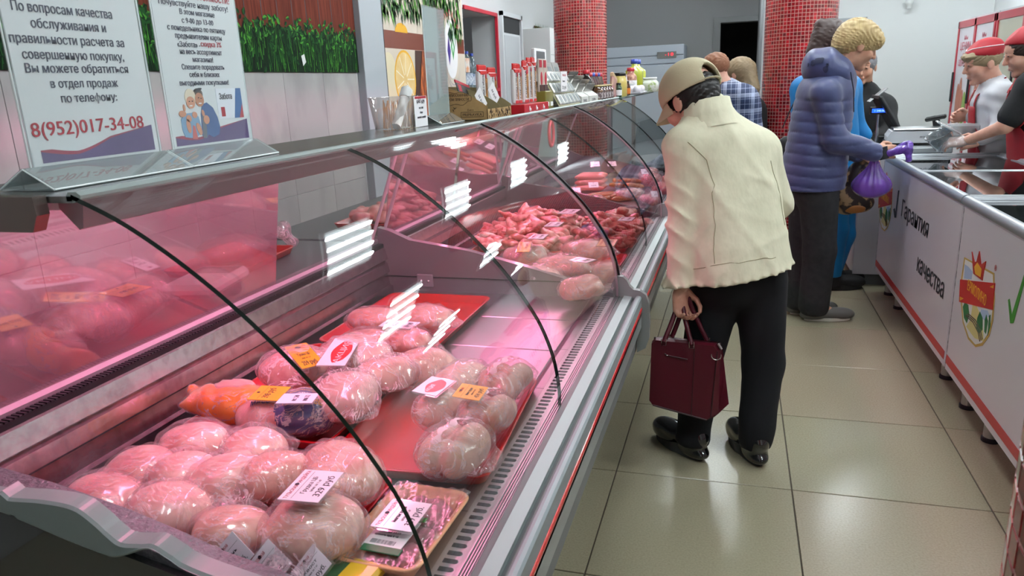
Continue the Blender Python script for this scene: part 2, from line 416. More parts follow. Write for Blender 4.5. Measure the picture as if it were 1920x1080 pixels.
# left wall: marble tiles below, printed mural above
GB, GT = 1.482, 2.45
wl = struct('wall_left', MB().box((XW-.25, -3.6, 0), (XW, 4.2, 3.0)).box((XW-.9, 4.2, 0), (XW-.65, 5.12, 3.0)).box((XW-.25, 5.12, 0), (XW, YB, 3.0)).box((XW-.65, 4.2, 2.0), (XW, 5.12, 3.0)).box((XW-.65, 4.2, 0), (XW, 5.12, .85)), M('left_wall_white', '#b6b8b9', .6))
MAR = [marble('marble_tile', '#a9a8a6', '#858585'), marble('marble_tile_b', '#a3a2a1', '#8b8a8a')]
ys = [-3.4+ k*.38 for k in range(16)]
zs = [(0.0, .27), (.27, .87), (.87, GB)]
for a in range(len(ys)-1):
    y0 = ys[a] - .02; y1 = min(ys[a+1] - .02, 2.30)
    if y0 >= 2.29: break
    for zi, (z0, z1) in enumerate(zs):
        MB().box((XW-.0005, y0+.001, z0+.001), (XW+.008, y1-.001, z1-.001), bev=.001).build('marble_tile', MAR[(a+zi) % 2], wl)
# mural print: wooden boards above leaves and grass
def mural(name, wood, parent, y0, y1, z0, z1, grass_top, x=XW+.016, seed=3, boards=True):
    rr = random.Random(seed); mb = MB(); mats = [M('mural_wood', '#54231a', .8, col2='#6e3325', nscale=6, stretch=(1, 14, .6), spec=.15), M('mural_dark', '#081a0c', .8, spec=.2),
        M('mural_green', '#1a4a1e', .8, spec=.2), M('mural_light_green', '#448a2c', .8, spec=.2), M('mural_joint', '#2f130f', .5), M('mural_white', '#d8dcda', .5), M('mural_deep_green', '#0f3016', .8, spec=.2)]
    mb.box((x-.004, y0, z0), (x, y1, z1), 0)
    if boards:
        y = y0
        while y < y1:
            mb.box((x, y, z0), (x+.0006, min(y+.006, y1), z1), 4); y += .13
    # dark undergrowth band with ragged upper edge
    n = int((y1-y0)/.03); pts = [(y0, z0)]
    for k in range(n+1): pts.append((y0+(y1-y0)*k/n, grass_top + rr.uniform(-.05, .02)))
    pts.append((y1, z0))
    for k in range(n):
        a, b = pts[k+1], pts[k+2]; mb.add([(x+.0012, a[0], z0), (x+.0012, b[0], z0), (x+.0012, b[0], b[1]), (x+.0012, a[0], a[1])], [(0,1,2,3)], 1)
    h = grass_top - z0
    for k in range(int(1000*(y1-y0)*h/.3)):
        yy = rr.uniform(y0+.01, y1-.02); zz = z0 + rr.random()*h*1.0
        lf = boards and rr.random() < max(.05, 1.5*(zz-z0)/h - .45)
        if lf: zz += rr.uniform(-.02, .05)
        if lf:                                   # leaf
            r = rr.uniform(.020, .042); a = rr.uniform(0, 6.3); xx = x + .0014 + .002*rr.random(); mi_ = rr.choice((2, 3, 3, 2, 6)); m2_ = {2: 6, 3: 2, 6: 1}[mi_]; ca, sa = math.cos(a), math.sin(a)
            for sg, mm in ((1, mi_), (-1, m2_)):
                q = [(xx, yy + r*(t*ca - sg*wd*sa), min(zz + r*(t*sa + sg*wd*ca), z1-.005)) for t, wd in ((0, 0), (.25, .26), (.55, .32), (.85, .16), (1.05, 0))]
                mb.add(q, [tuple(range(5))], mm)
        else:                                    # blade of grass
            L = rr.uniform(.06, .14); dx = rr.uniform(-.03, .03); wv = .004; xx = x + .0014 + .002*rr.random()
            zt = min(zz+L, grass_top+.04)
            mb.add([(xx, yy, max(zz-.03, z0)), (xx, yy+wv, max(zz-.03, z0)), (xx, yy+dx, zt)], [(0,1,2)], rr.choice((2, 6, 6, 2, 3)))
    for k in range(4 if boards else 0):
        yy = rr.uniform(y0+.1, y1-.1); zz = z0+.03
        mb.add([(x+.004, yy, zz), (x+.004, yy+.03, zz+.02), (x+.004, yy+.02, zz+.06), (x+.004, yy-.01, zz+.05)], [(0,1,2,3)], 5)
    return mb.build(name, mats, parent)
mu = tag(mural('leaf_mural', 0, None, -1.6, 2.30, GB, GT, 1.70), 'printed wall panel of dark wooden boards above green leaves and grass, over the marble tiles', 'wall panel')
# grey upright board closing the tiled part
tag(MB().box((XW-.0, 2.31, 0), (XW+.05, 2.60, 2.6), bev=.003).box((XW, 2.602, 0), (XW+.045, 2.618, 2.6), 1).build('wall_post', [M('pale_grey_board', '#a5adb2', .5), M('dark_gap', '#1d2226', .6)]), 'pale grey vertical board with a black joint between marble wall and lemon poster', 'board')
# poster with lemons and grilled fish
def poster():
    t = thing('food_poster', 'large printed poster of lemons and grilled fish under green leaves', 'poster', (XW+.01, 2.64, 0))
    y0, y1 = 0.0, 1.50; z0, z1 = .78, 2.2
    cream = M('poster_cream', '#cfc4b4', .4); wood = M('poster_wood', '#6e3322', .4); lem = M('poster_lemon', '#e2c98f', .4, col2='#d8b877', nscale=10)
    rind = M('poster_rind', '#e0a81a', .4); fish = M('poster_fish', '#b5602a', .4, col2='#6b2c12', nscale=22, ncontrast=(.42, .62), stretch=(1, 2.2, .6)); gd = M('poster_green', '#23591f', .4); gl = M('poster_light_green', '#5a9a35', .4)
    olive = M('poster_olive', '#a3791c', .4); dark = M('poster_dark', '#3a1d12', .5)
    MB().box((0, y0, z0), (.008, y1, z1)).build('sheet', cream, t)
    b = MB().box((.008, 0, 1.635), (.0085, y1, 1.745)); b.build('printed_rail', wood, t)
    b = MB()
    def disc(y, z, ry, rz, x, mi, a0=0, a1=2*PI):
        n = 28; pts = [(x, y, z)] + [(x, y+ry*math.cos(a0+(a1-a0)*k/n), z+rz*math.sin(a0+(a1-a0)*k/n)) for k in range(n+1)]
        pts = [(p[0], min(max(p[1], .002), y1-.002), p[2]) for p in pts]
        b.add(pts, [(0, k+1, k+2) for k in range(n)], mi)
    b.add([(.0086, .27, z0), (.0086, 0.75, z0), (.0086, .9, 1.1), (.0086, .87, 1.633), (.0086, .50, 1.633), (.0086, .45, 1.3), (.0086, .27, 1.12)], [tuple(range(7))], 5)
    disc(.07, 1.45, .12, .16, .0088, 2)
    disc(.31, 1.44, .17, .19, .0090, 0); disc(.31, 1.44, .155, .175, .0092, 1)
    for k in range(9):
        a = 2*PI*k/9; ca, sa = math.cos(a), math.sin(a); b.add([(.0094, .31+.03*ca-.004*sa, 1.44+.03*sa+.004*ca), (.0094, .31+.145*ca-.004*sa, 1.44+.165*sa+.004*ca), (.0094, .31+.145*ca+.004*sa, 1.44+.165*sa-.004*ca), (.0094, .31+.03*ca+.004*sa, 1.44+.03*sa-.004*ca)], [(0,1,2,3)], 3)
    disc(.30, 1.74, .10, .06, .0092, 0, 0, PI)
    disc(.17, 1.08, .19, .21, .0096, 0, 0, PI); disc(.17, 1.08, .17, .185, .0098, 3, 0, PI); disc(.17, 1.08, .15, .16, .0100, 4, 0, PI)
    disc(.16, .90, .20, .20, .0102, 0, 0, PI); disc(.16, .90, .17, .17, .0104, 3, 0, PI); disc(.16, .90, .155, .15, .0106, 4, 0, PI)
    b.build('printed_lemons', [rind, lem, M('poster_pale_lemon', '#d9cfae', .4), M('poster_pith', '#ece4cf', .4), olive, dark], t)
    b = MB().add([(.0108, .42, z0), (.0108, .30, .86), (.0108, .50, 1.2), (.0108, .62, 1.633), (.0108, .86, 1.633), (.0108, .88, z0)], [tuple(range(6))]); b.build('printed_fish', fish, t)
    rr = random.Random(5); b = MB()
    for k in range(420):
        yy = rr.uniform(0.0, y1-.06); top = 2.2; zz = rr.uniform(1.86 if yy < 1.2 else 1.75, 2.2); L = rr.uniform(.05, .12)
        b.add([(.012, yy, zz), (.012, yy+.02, zz-.02), (.012, yy+.02+rr.uniform(-.02, .02), zz-L), (.012, yy-.005, zz-.03)], [(0,1,2,3)], rr.choice((0, 0, 1, 2)))
    b.build('printed_leaves', [gd, gl, M('poster_deep_green', '#12361a', .4)], t)
    b = MB()                                     # leaf emblem in a white ring
    disc(1.20, 1.66, .14, .22, .0112, 0); b.build('emblem_ground', [M('poster_white', '#e6e6e8', .4)], t)
    b = MB()
    def leaf(cy, cz, h, w_, mi, x): b.add([(x, cy-w_, cz), (x, cy, cz+h), (x, cy+w_, cz), (x, cy, cz-h)], [(0,1,2,3)], mi)
    leaf(1.15, 1.65, .11, .035, 0, .0118); leaf(1.235, 1.68, .10, .04, 1, .0119); leaf(1.19, 1.77, .06, .05, 2, .0120); leaf(1.235, 1.68, .05, .018, 3, .0122)
    b.build('emblem_leaves', [M('emblem_violet', '#3b2a7a', .4), M('emblem_green', '#1f8a3a', .4), M('emblem_dark_green', '#1c3f2c', .4), M('emblem_light', '#dff0e0', .4)], t)
    for s_, zc, rad, a0 in (('ТУЛЬСКАЯ', 1.68, .23, 2.75), ):
        for k, ch in enumerate(s_):
            a = a0 - k*.30
            text(ch, 'emblem_letter', M('emblem_red_letter', '#c04a58', .4), t, frame((.0125, 1.20+.75*rad*math.cos(a), zc+rad*math.sin(a)), (0, math.sin(a), -math.cos(a)), (0, math.cos(a), math.sin(a))), .06)
    b = MB()
    for rad in (.27, .30):
        for k in range(24):
            a = PI*1.1 + k*PI*.8/24; a2 = PI*1.1 + (k+1)*PI*.8/24
            b.add([(.0115, 1.22+.6*rad*math.cos(q), 1.66+rad*r_*math.sin(q)) for q, r_ in ((a, 1), (a2, 1), (a2, .97), (a, .97))], [(0,1,2,3)])
    b.build('emblem_arc', M('emblem_grey', '#9a98a2', .4), t)
poster()
# bottle niche with red shelf edges
sh = thing('niche_shelf', 'white wall niche shelf with red front edges holding bottles', 'shelf', (XW-.3, 4.65, 0))
for z in (1.33, .88):
    MB().box((-.32, -.44, z), (.3, .45, z+.02)).build('shelf_board', M('shelf_board', '#c9c9cb', .4), sh)
    MB().box((.3, -.44, z-.005), (.312, .45, z+.025)).build('front_edge', M('shelf_red', '#b02434', .4), sh)
MB().box((.29, .44, .88), (.315, .462, 2.02)).box((.29, -.44, 1.99), (.315, .462, 2.02)).build('red_trim', M('shelf_red', '#b02434', .4), sh)
# white door and cupboard beyond
d1 = struct('door_1', MB().box((XW, 5.20, 0), (XW+.03, 5.24, 2.05)).box((XW, 5.86, 0), (XW+.03, 5.90, 2.05)).box((XW, 5.20, 2.01), (XW+.03, 5.90, 2.05)).box((XW-.0, 5.24, 0), (XW+.012, 5.86, 1.86)), M('pvc_white', '#ccd0d4', .35))
MB().box((XW+.012, 5.30, .1), (XW+.016, 5.80, 1.84)).build('door_panel', M('pvc_grey', '#b4b9be', .4), d1)  # door panel a little greyer than its white frame
MB().box((XW+.003, 5.24, 1.865), (XW+.008, 5.86, 2.008)).build('dark_gap', BLACK, d1)
MB().tube([(XW+.03, 5.33, 1.03), (XW+.06, 5.33, 1.03), (XW+.06, 5.43, 1.03)], .009, 8).build('door_handle', CHROME, d1)
tag(MB().box((XW, 5.98, 1.4), (XW+.3, 6.4, 1.93), bev=.004).box((XW+.3, 6.0, 1.66), (XW+.304, 6.38, 1.664), 1).build('wall_cupboard', [WHITE, GREYP]), 'small white cupboard on the wall between white door and green picture', 'cupboard')
tag(mural('grass_picture', 0, None, 6.45, 7.7, 1.35, 1.99, 1.99, seed=9, boards=False), 'dark green grass picture on the wall beside the red mosaic pillar', 'picture')
struct('wall_back', MB().box((-2.6, YB, 0), (.1, YB+.2, 3.0)).box((1.5, YB, 0), (4.4, YB+.2, 3.0), 1).box((.1, YB, 2.12), (1.5, YB+.2, 3.0)), [GREYWALL, WHITE])
struct('wall_side', MB().box((XW, YB-.001, 0), (XW-.2, YB, 3.0)).box((.62, 7.4, 0), (.78, YB, 3.0)), [M('light_grey_wall', '#9b9da0', .6)])
struct('door_2', MB().box((.0, YB-.06, 0), (.1, YB, 2.2)).box((.1, YB-.06, 2.12), (.62, YB, 2.2)), M('door_frame_grey', '#77797a', .5))
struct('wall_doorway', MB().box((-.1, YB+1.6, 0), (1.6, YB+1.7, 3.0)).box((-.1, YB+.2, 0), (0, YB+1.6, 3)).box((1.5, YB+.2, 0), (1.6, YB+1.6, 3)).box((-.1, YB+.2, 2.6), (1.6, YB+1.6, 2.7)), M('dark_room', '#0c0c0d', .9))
struct('wall_right', MB().box((XR, -3.6, 0), (XR+.2, YB, 3.0)), WHITE)
struct('wall_front', MB().box((-2.6, -3.8, 0), (XR+.2, -3.6, 3.0)), WHITE)
ceil = struct('ceiling', MB().box((-2.8, -3.8, 3.002), (XR+.2, YB+.2, 3.1)), M('ceiling_white', '#c9caca', .8))
# white wall outlines of the far service door
d3 = struct('door_3', MB().box((.86, YB-.02, 0), (1.0, YB, 2.05)).box((2.02, YB-.02, 0), (2.06, YB, 2.07)).box((.95, YB-.02, 2.05), (2.06, YB, 2.08)).box((.95, YB-.02, 1.98), (1.94, YB, 1.99)).box((1.94, YB-.02, 0), (1.95, YB, 1.99)), M('trim_grey', '#a8adb2', .5))
struct('trim_1', MB().box((1.70, YB-.03, 0), (1.86, YB, 1.35)), M('dark_slot', '#1a1b1d', .7))
# ceiling lights
TUBE = M('ceiling_tube', '#ffffff', .4, emit=TUBE_POWER, ecol='#f2fbff')
LREF = M('glowing_reflector', '#d9dcde', .35, emit=1.6, ecol='#dff2f0')  # reflector emits by itself, standing in for the tubes' light on it
lt = None
for (x, y, where) in [(.2, 2.2, 'above the counter, nearest the meat trays'), (.2, 4.1, 'second above the counter'), (.2, 6.0, 'third above the counter'), (.2, 8.2, 'last above the counter, by the doorway'),
               (1.45, 3.25, 'above the aisle, first'), (1.45, 5.65, 'above the aisle, second'), (1.45, .6, 'above the aisle beside the freezers'), (1.45, 8.2, 'above the aisle, last'),
               (2.65, 5.15, 'above the red fridges'), (2.65, 2.2, 'above the freezers'), (-1.1, 4.8, 'above the staff passage'),
               (.2, -1.2, 'above the photographer'), (2.2, -1.2, 'behind and right of the photographer'), (2.65, 8.4, 'in the far corner by the white wall')]:
    if lt is None:
        lt = thing('ceiling_light', 'x', 'ceiling light', (x, y, 2.998), group='square ceiling lights')
        b = MB().box((-.3, -.3, -.012), (.3, .3, -.004)); b.build('reflector', LREF, lt)
        MB().box((-.3, -.3, -.03), (.3, -.28, 0)).box((-.3, .28, -.03), (.3, .3, 0)).box((-.3, -.28, -.03), (-.28, .28, 0)).box((.28, -.28, -.03), (.3, .28, 0)).build('frame', WHITE, lt)
        for k in range(4):
            MB().tube([(-.21+.14*k, -.275, -.035), (-.21+.14*k, .275, -.035)], .016, 10).build('tube', TUBE, lt)
        o = lt
    else: o = dup(lt, loc=(x, y, 2.998))
    o['label'] = 'square four-tube ceiling light ' + where

# mosaic pillars
TR = M('red_mosaic', '#93121a', .2, col2='#740c12', nscale=90, ncontrast=(.4, .6), coat=.15); TR2 = M('dark_red_mosaic', '#640a10', .22, coat=.3); TR3 = M('bright_red_mosaic', '#a51a22', .18, coat=.3)
TG = M('mosaic_grout', '#c4a094', .9)
def pillar(cx, cy, rad, label, near=None):
    t = thing('mosaic_pillar', label, 'pillar', (cx, cy, 0))
    MB().lathe([(rad, 0), (rad, 3.0)], n=64).build('core', TG, t)
    n = int(2*PI*rad/.025); rows = 120; rr = random.Random(int(cx*100)+50); b = MB(); k = 0
    for i in range(n):
        a0 = 2*PI*i/n; a1 = a0 + 2*PI/n; gp = .0016/rad
        for j in range(rows):
            z0 = j*.025; r1 = rad + .0010
            P = lambda a, z, r: (r*math.cos(a), r*math.sin(a), z)
            v = [P(a0+gp, z0+.0016, rad), P(a1-gp, z0+.0016, rad), P(a1-gp, z0+.0234, rad), P(a0+gp, z0+.0234, rad),
                 P(a0+gp*1.5, z0+.0022, r1), P(a1-gp*1.5, z0+.0022, r1), P(a1-gp*1.5, z0+.0228, r1), P(a0+gp*1.5, z0+.0228, r1)]
            fs = [(4,5,6,7), (0,1,5,4), (1,2,6,5), (2,3,7,6), (3,0,4,7)]; mi = rr.choice((0, 0, 0, 0, 1, 2))
            if near and near(a0 + PI/n, z0):
                MB().add(v, fs).build('mosaic_tile', (TR, TR2, TR3)[mi], t, fixn=False)
            else: b.add(v, fs, mi)
    b.build('mosaic_tiles', [TR, TR2, TR3], t, kind='stuff', fixn=False)
pillar(-1.0, 5.06, .235, 'round pillar of small red mosaic tiles behind the jars on the counter')
pillar(.80, 4.29, .25, 'round pillar of small red mosaic tiles behind the person in the blue padded coat')
pillar(.821, -1.299, .25, 'red mosaic pillar at the bottom right corner of the picture, cut by the frame', near=lambda a, z: .60 < z < 1.12 and 2.6 < a < 3.4)

# ================================================================ THE MEAT COUNTERS
PROF = [(.056, .745), (.055, .79), (.045, .85), (.022, .9136), (-.008, .9647), (-.042, 1.0131), (-.081, 1.0589), (-.123, 1.102), (-.167, 1.1422), (-.2135, 1.1792), (-.262, 1.2128), (-.3131, 1.2426), (-.372, 1.2683)]
def smooth_prof(P, n=4):
    out = []
    for i in range(len(P)-1):
        p0 = P[max(i-1, 0)]; p1 = P[i]; p2 = P[i+1]; p3 = P[min(i+2, len(P)-1)]
        for k in range(n):
            t = k/n
            out.append(tuple(.5*((2*p1[a]) + (-p0[a]+p2[a])*t + (2*p0[a]-5*p1[a]+4*p2[a]-p3[a])*t*t + (-p0[a]+3*p1[a]-3*p2[a]+p3[a])*t**3) for a in (0, 1)))
    return out + [P[-1]]
GP = smooth_prof(PROF)
def offs(P, d):
    o = []
    for i, p in enumerate(P):
        a = P[max(i-1, 0)]; b = P[min(i+1, len(P)-1)]; t = Vector((b[0]-a[0], b[1]-a[1])).normalized(); o.append((p[0]+t.y*d, p[1]-t.x*d))
    return o
CASEGLASS = glass('curved_counter_glass', '#f6f9f8', refl=.62, rough=.004)
BACKGLASS = glass('rear_acrylic', '#eedde3', refl=3.0, rough=.03, haze=.16, hcol='#d9b0bc')
DECK = M('deck_steel', '#a9a2a8', .30, .9, bump=.1, bscale=40, bstretch=(1, .04, 1))
DECKC = M('deck_lip', '#c9c3c7', .35, .8)
CAPP = M('end_cap_plastic', '#7d8180', .38)
ENDW = M('end_wall_grey', '#6f6c70', .25, coat=.5, coat_rough=.05)
ENDR = M('end_wall_textured', '#5d5b62', .35, bump=1.5, bscale=120, coat=.8, coat_rough=.2, coat_bump=1.0, cscale=150)
LAMP = M('pink_lamp', '#ff9fb8', .4, emit=PINK_POWER, ecol='#ff8cba')
def pane(y0, y1, parent, edge_front=True):
    t = .006; inn = offs(GP, -t); out = GP; n = len(GP); b = MB()
    for P, fl in ((out, 0), (inn, 1)):
        b.add([(p[0], y, p[1]) for p in P for y in (y0, y1)], [(2*i, 2*i+1, 2*i+3, 2*i+2) for i in range(n-1)], 0, True)
    for y in (y0, y1):
        b.add([(p[0], y, p[1]) for p in out] + [(p[0], y, p[1]) for p in inn], [(i, i+1, i+1+n, i+n) for i in range(n-1)], 1)
    for k in (0, n-1):
        b.add([(out[k][0], y0, out[k][1]), (out[k][0], y1, out[k][1]), (inn[k][0], y1, inn[k][1]), (inn[k][0], y0, inn[k][1])], [(0,1,2,3)], 1)
    return b.build('curved_glass', [CASEGLASS, GEDGE], parent, fixn=False)
def divider(y, th, parent, mats, name='end_wall'):
    poly = [(-.73, .70), (-.73, .945), (-.69, .935), (-.62, .905), (-.42, .874), (-.21, .822), (-.08, .785), (.045, .752), (.045, .70)]
    b = MB().prism(poly, y-th/2, y+th/2, 'y', 0)
    o = b.build(name, mats, parent)
    MB().box((-.72, y-th/2-.0015, .783), (.0, y-th/2+.001, .786), 0).build('groove', BLACK, o)
    for cx in (-.573, -.096):
        p = MB().box((cx-.028, y-th/2-.006, .752), (cx+.028, y-th/2, .795), bev=.003).build('clip_plate', M('clip_grey', '#8a888c', .35), parent)
        MB().lathe([(.0055, 0), (.0045, -.004), (0.0001, -.0045)], (cx-.013, y-th/2-.006, .772), 10, axis='y').lathe([(.0055, 0), (.0045, -.004), (0.0001, -.0045)], (cx+.013, y-th/2-.006, .772), 10, axis='y').build('screw', CHROME, p)
    return o
def counter(y0, y1, mids, label, first=False, last=False):
    c = thing('meat_counter', label, 'display counter', (0, 0, 0), group=None)
    a, z = y0 + .012, y1 - .012
    MB().prism([(.11, .64), (.10, .56), (.04, .42), (-.04, .25), (-.12, .14), (-.12, 0), (-.98, 0), (-.98, .69), (.03, .69), (.11, .68)], a, z).build('body', M('counter_body', '#6a6d6e', .5), c)
    MB().box((-.72, a, .69), (.05, z, .715)).build('well_floor', M('well_black', '#1a171b', .5), c)
    # deck panels
    n = max(1, round((y1-y0)/.262)); st = (z-a)/n
    for k in range(n):
        p0 = a + k*st + .001; p1 = a + (k+1)*st - .001
        MB().box((-.61, p0, .722), (-.03, p1, .738), bev=.003).prism([(-.03, .738), (-.018, .743), (.0, .743), (.0, .722), (-.03, .722)], p0, p1).build('deck_panel', DECK, c)
    MB().box((.0, a, .715), (.040, z, .743)).build('vent_strip', DECKC, c)
    b = MB(); k = 0; y = a + .01
    while y < z - .012:
        yy = y; x0, x1 = .008, .030; hw = .0045; q = [(x0, yy-hw), (x1-hw, yy-hw)] + [(x1-hw+hw*math.cos(t), yy+hw*math.sin(t)) for t in (-PI/4, 0, PI/4)] + [(x1-hw, yy+hw), (x0, yy+hw)]
        b.prism(q, .7425, .7436, 'z', 0); y += .018
    b.build('vent_slots', M('slot_black', '#121013', .7), c, kind='stuff')
    b = MB()
    for x in (.040, .0445, .0485, .0525): b.box((x, a, .72), (x+.0018, z, .748 - (x-.04)*.1))
    b.build('inner_rail', DECKC, c)
    MB().box((.0402, a, .71), (.0545, z, .742)).box((.0545, a, .71), (.070, z, .744)).build('glass_channel', M('channel_grey', '#5d5f5f', .45), c)
    MB().prism([(.069, .72), (.069, .7485), (.0925, .7465), (.0945, .72)], a, z).build('top_rail', ALU, c)
    MB().box((.0930, a, .715), (.1060, z, .738)).prism([(.0975, .738), (.0985, .742), (.1005, .742), (.1015, .738)], a, z).build('rail_groove', M('groove_grey', '#4e5555', .4, .5), c)
    MB().prism([(.104, .69), (.104, .746), (.107, .749), (.112, .7495), (.118, .7485), (.1215, .744), (.1215, .69)], a, z, smooth=False).build('bumper_rail', M('bumper_alu', '#8f9799', .5, .35), c)
    MB().box((.10, a, .652), (.1205, z, .742)).build('fascia', ALUD, c)
    MB().prism([(.1200, .699), (.1230, .701), (.1240, .707), (.1230, .713), (.1200, .715)], a, z).build('red_stripe', RED, c)
    MB().box((.108, a, .652), (.1215, z, .7006)).build('lower_fascia', M('lower_fascia', '#a3a8a8', .4, .6), c)
    # stepped steel back wall, gasket and rear rail
    bp_ = [(-.690, .715), (-.690, .752), (-.700, .756), (-.706, .792), (-.697, .800), (-.703, .828), (-.712, .834), (-.700, .842), (-.708, .876), (-.716, .882), (-.735, .882), (-.735, .715)]
    MB().prism(bp_, a, z).build('back_wall', STEEL2, c)
    MB().box((-.734, a, .880), (-.712, z, .890)).build('gasket', BLACK, c)
    b = MB(); y = a
    while y < z - .008: b.box((-.731, y, .890), (-.713, y+.005, .8925)); y += .0085
    b.build('gasket_ribs', M('gasket_grey', '#2b2c30', .5), c, kind='stuff')
    MB().prism([(-.760, .86), (-.760, .906), (-.738, .906), (-.733, .898), (-.733, .86)], a, z).build('rear_rail', M('rear_rail', '#9a8d96', .5, .6), c)
    MB().box((-1.22, a, .86), (-.760, z, .895), bev=.003).build('worktop', M('worktop_grey', '#55575a', .4), c)
    # canopy shelf with trim and lamp
    MB().box((-.62, a if not first else y0, 1.258), (-.372, z, 1.266)).build('canopy_shelf', M('canopy_steel', '#9a9c9d', .22, .9), c)
    MB().prism([(-.380, 1.2655), (-.376, 1.271), (-.364, 1.271), (-.358, 1.267), (-.359, 1.263), (-.366, 1.260), (-.380, 1.260)], y0, y1).build('front_trim', ALU, c)
    MB().prism([(-.380, 1.260), (-.3665, 1.260), (-.374, 1.226), (-.380, 1.224), (-.405, 1.250), (-.405, 1.260)], y0+.01, y1-.01).build('lamp_shield', M('lamp_shield', '#a8858e', .30, .6), c)
    lamp = MB().tube([(-.425, y0+.06, 1.240), (-.425, y1-.06, 1.240)], .011, 10).build('lamp_tube', LAMP, c)
    MB().box((-.445, y0+.02, 1.246), (-.405, y1-.02, 1.258)).build('lamp_holder', WHITE, c)
    for yy in (y0+.04, y1-.04):
        MB().tube([(-.745, yy, .90), (-.60, yy, 1.258)], .006, 8).build('canopy_post', M('post_white', '#c9c5c8', .3, .3), c)
    ys_ = [y0] + mids + [y1]
    for k in range(len(ys_)-1):
        pane(ys_[k]+(.0015 if k or not first else 0), ys_[k+1]-(.0015 if k < len(ys_)-2 else .010), c)
    if not last:
        inn = offs(GP, -.008); out = offs(GP, .002)
        MB().prism(out + inn[::-1], y1-.010, y1-.003).build('glass_seal', BLACK, c)
        inn = offs(GP, -.010); out = offs(GP, -.004)
        MB().prism(out + inn[::-1], y1-.026, y1-.012).build('glass_trim', M('pink_alu', '#c9b5ba', .3, .7), c)
    return c
c1 = counter(-1.12, .343, [-.47], 'nearest refrigerated meat counter with curved glass and red fascia stripe', first=True)
c2 = counter(.343, 1.70, [1.03], 'second refrigerated meat counter with heaps of diced meat and wrapped portions')
c3 = counter(1.70, 3.10, [2.4], 'farthest refrigerated counter with sausages behind curved glass', last=True)
divider(.335, .026, c1, ENDW); divider(1.69, .026, c2, M('end_wall_far', '#5b4a52', .2, coat=.6)); divider(3.08, .03, c3, ENDW)
for cc, yy in ((c1, .343), (c2, 1.70), (c3, 3.10)):
    poly = [(.035, .735), (.038, .795), (.050, .808), (.066, .806), (.078, .795), (.086, .778), (.096, .768), (.116, .765), (.134, .752), (.143, .725), (.146, .665), (.144, .615), (.134, .585), (.108, .570), (.108, .66), (.06, .69)]
    MB().prism(poly, yy-.022, yy-.0005).build('end_cap', CAPP, cc)
    q = [(x*.93+.006, z_*.94+.0425) for x, z_ in poly[2:13]]
# near end wall with moulded plastic cap
poly = [(-.75, .60), (-.75, .925), (-.69, .908), (-.60, .885), (-.50, .871), (-.385, .848), (-.296, .824), (-.24, .806), (-.163, .791), (-.06, .768), (.045, .750), (.06, .70), (.06, .60)]
MB().prism(poly, -1.164, -1.118).build('end_wall', ENDR, c1)
capt = [(-0.8, 0.884), (-0.5245, 0.888), (-0.5073, 0.9003), (-0.4982, 0.8915), (-0.4426, 0.895), (-0.392, 0.8927), (-0.3628, 0.8757), (-0.3457, 0.8609), (-0.3275, 0.8508), (-0.2907, 0.8535), (-0.2655, 0.8418), (-0.2086, 0.8162), (0.0, 0.7812), (0.06, 0.7612)]
capb = [(0.06, 0.7392), (-0.05, 0.7894), (-0.2203, 0.8244), (-0.2557, 0.8391), (-0.2845, 0.8507), (-0.3191, 0.8377), (-0.3411, 0.8304), (-0.3611, 0.8324), (-0.409, 0.8425), (-0.4656, 0.8571), (-0.4987, 0.8654), (-0.5155, 0.8693), (-0.8, 0.8663)]
capt = [tuple(p) for p in smooth_prof(capt, 5)]; capb = [tuple(p) for p in smooth_prof(capb, 5)]
b = MB(); n_ = 170
def zat(P, x):
    Q = sorted(P)
    for (x0, z0), (x1, z1) in zip(Q, Q[1:]):
        if x0 <= x <= x1: return z0 + (z1-z0)*(x-x0)/max(x1-x0, 1e-6)
    return Q[0][1] if x < Q[0][0] else Q[-1][1]
xs_ = [-.80+.86*k/n_ for k in range(n_+1)]
b.rings([[(x, -1.164, zat(capb, x)-.004), (x, -1.190, zat(capb, x)), (x, -1.192, zat(capb, x)+.003), (x, -1.191, max(zat(capt, x), zat(capb, x)+.006)-.003), (x, -1.187, max(zat(capt, x), zat(capb, x)+.006)), (x, -1.164, max(zat(capt, x), zat(capb, x)+.006)+.001)] for x in xs_], smooth=False)
b.build('end_cap_moulding', M('cap_grey_green', '#7d8887', .3), c1)
MB().prism([(-.80, .872), (-.58, .860), (-.50, .852), (-.40, .832), (-.34, .820), (-.22, .795), (-.08, .760), (.055, .735), (.055, .0), (-.80, .0)], -1.174, -1.1645).build('end_side_panel', M('side_dark', '#33383a', .06, coat=1.0, coat_rough=.02), c1)
MB().box((-.80, -1.1755, .742), (.06, -1.174, .744)).build('side_line', M('side_grey', '#8a8f8f', .3), c1)
MB().box((-.80, -1.115, .60), (-.735, -1.185, .60+.28)).build('end_post', M('side_dark2', '#4a4d4e', .4), c1)
# rear acrylic sliding screens
for y0, y1, cc in ((-1.10, -.235, c1), (.40, 1.02, c2), (1.06, 1.66, c2), (1.75, 2.4, c3)):
    b = MB(); b.box((-.7445, y0, .906), (-.7405, y1, 1.235)); 
    m = Matrix.Translation((-.74, 0, .906)) @ Matrix.Rotation(math.radians(10), 4, 'Y') @ Matrix.Translation((.74, 0, -.906)); b.xf(m)
    b.build('rear_screen', BACKGLASS, cc)
# steel end box of the canopy, near the camera
eb = MB().prism([(-.60, 1.226), (-.60, 1.268), (-.408, 1.268), (-.407, 1.246), (-.418, 1.226)], -1.14, -1.122).build('canopy_end_box', M('brown_steel', '#8a7d78', .25, .85), c1)
MB().lathe([(.009, 0), (.008, -.004), (.0001, -.005)], (-.497, -1.14, 1.243), 12, axis='y').build('bolt', CHROME, eb)
MB().box((-.60, -1.142, 1.222), (-.472, -1.141, 1.226)).build('small_sticker', PAPER, c1)

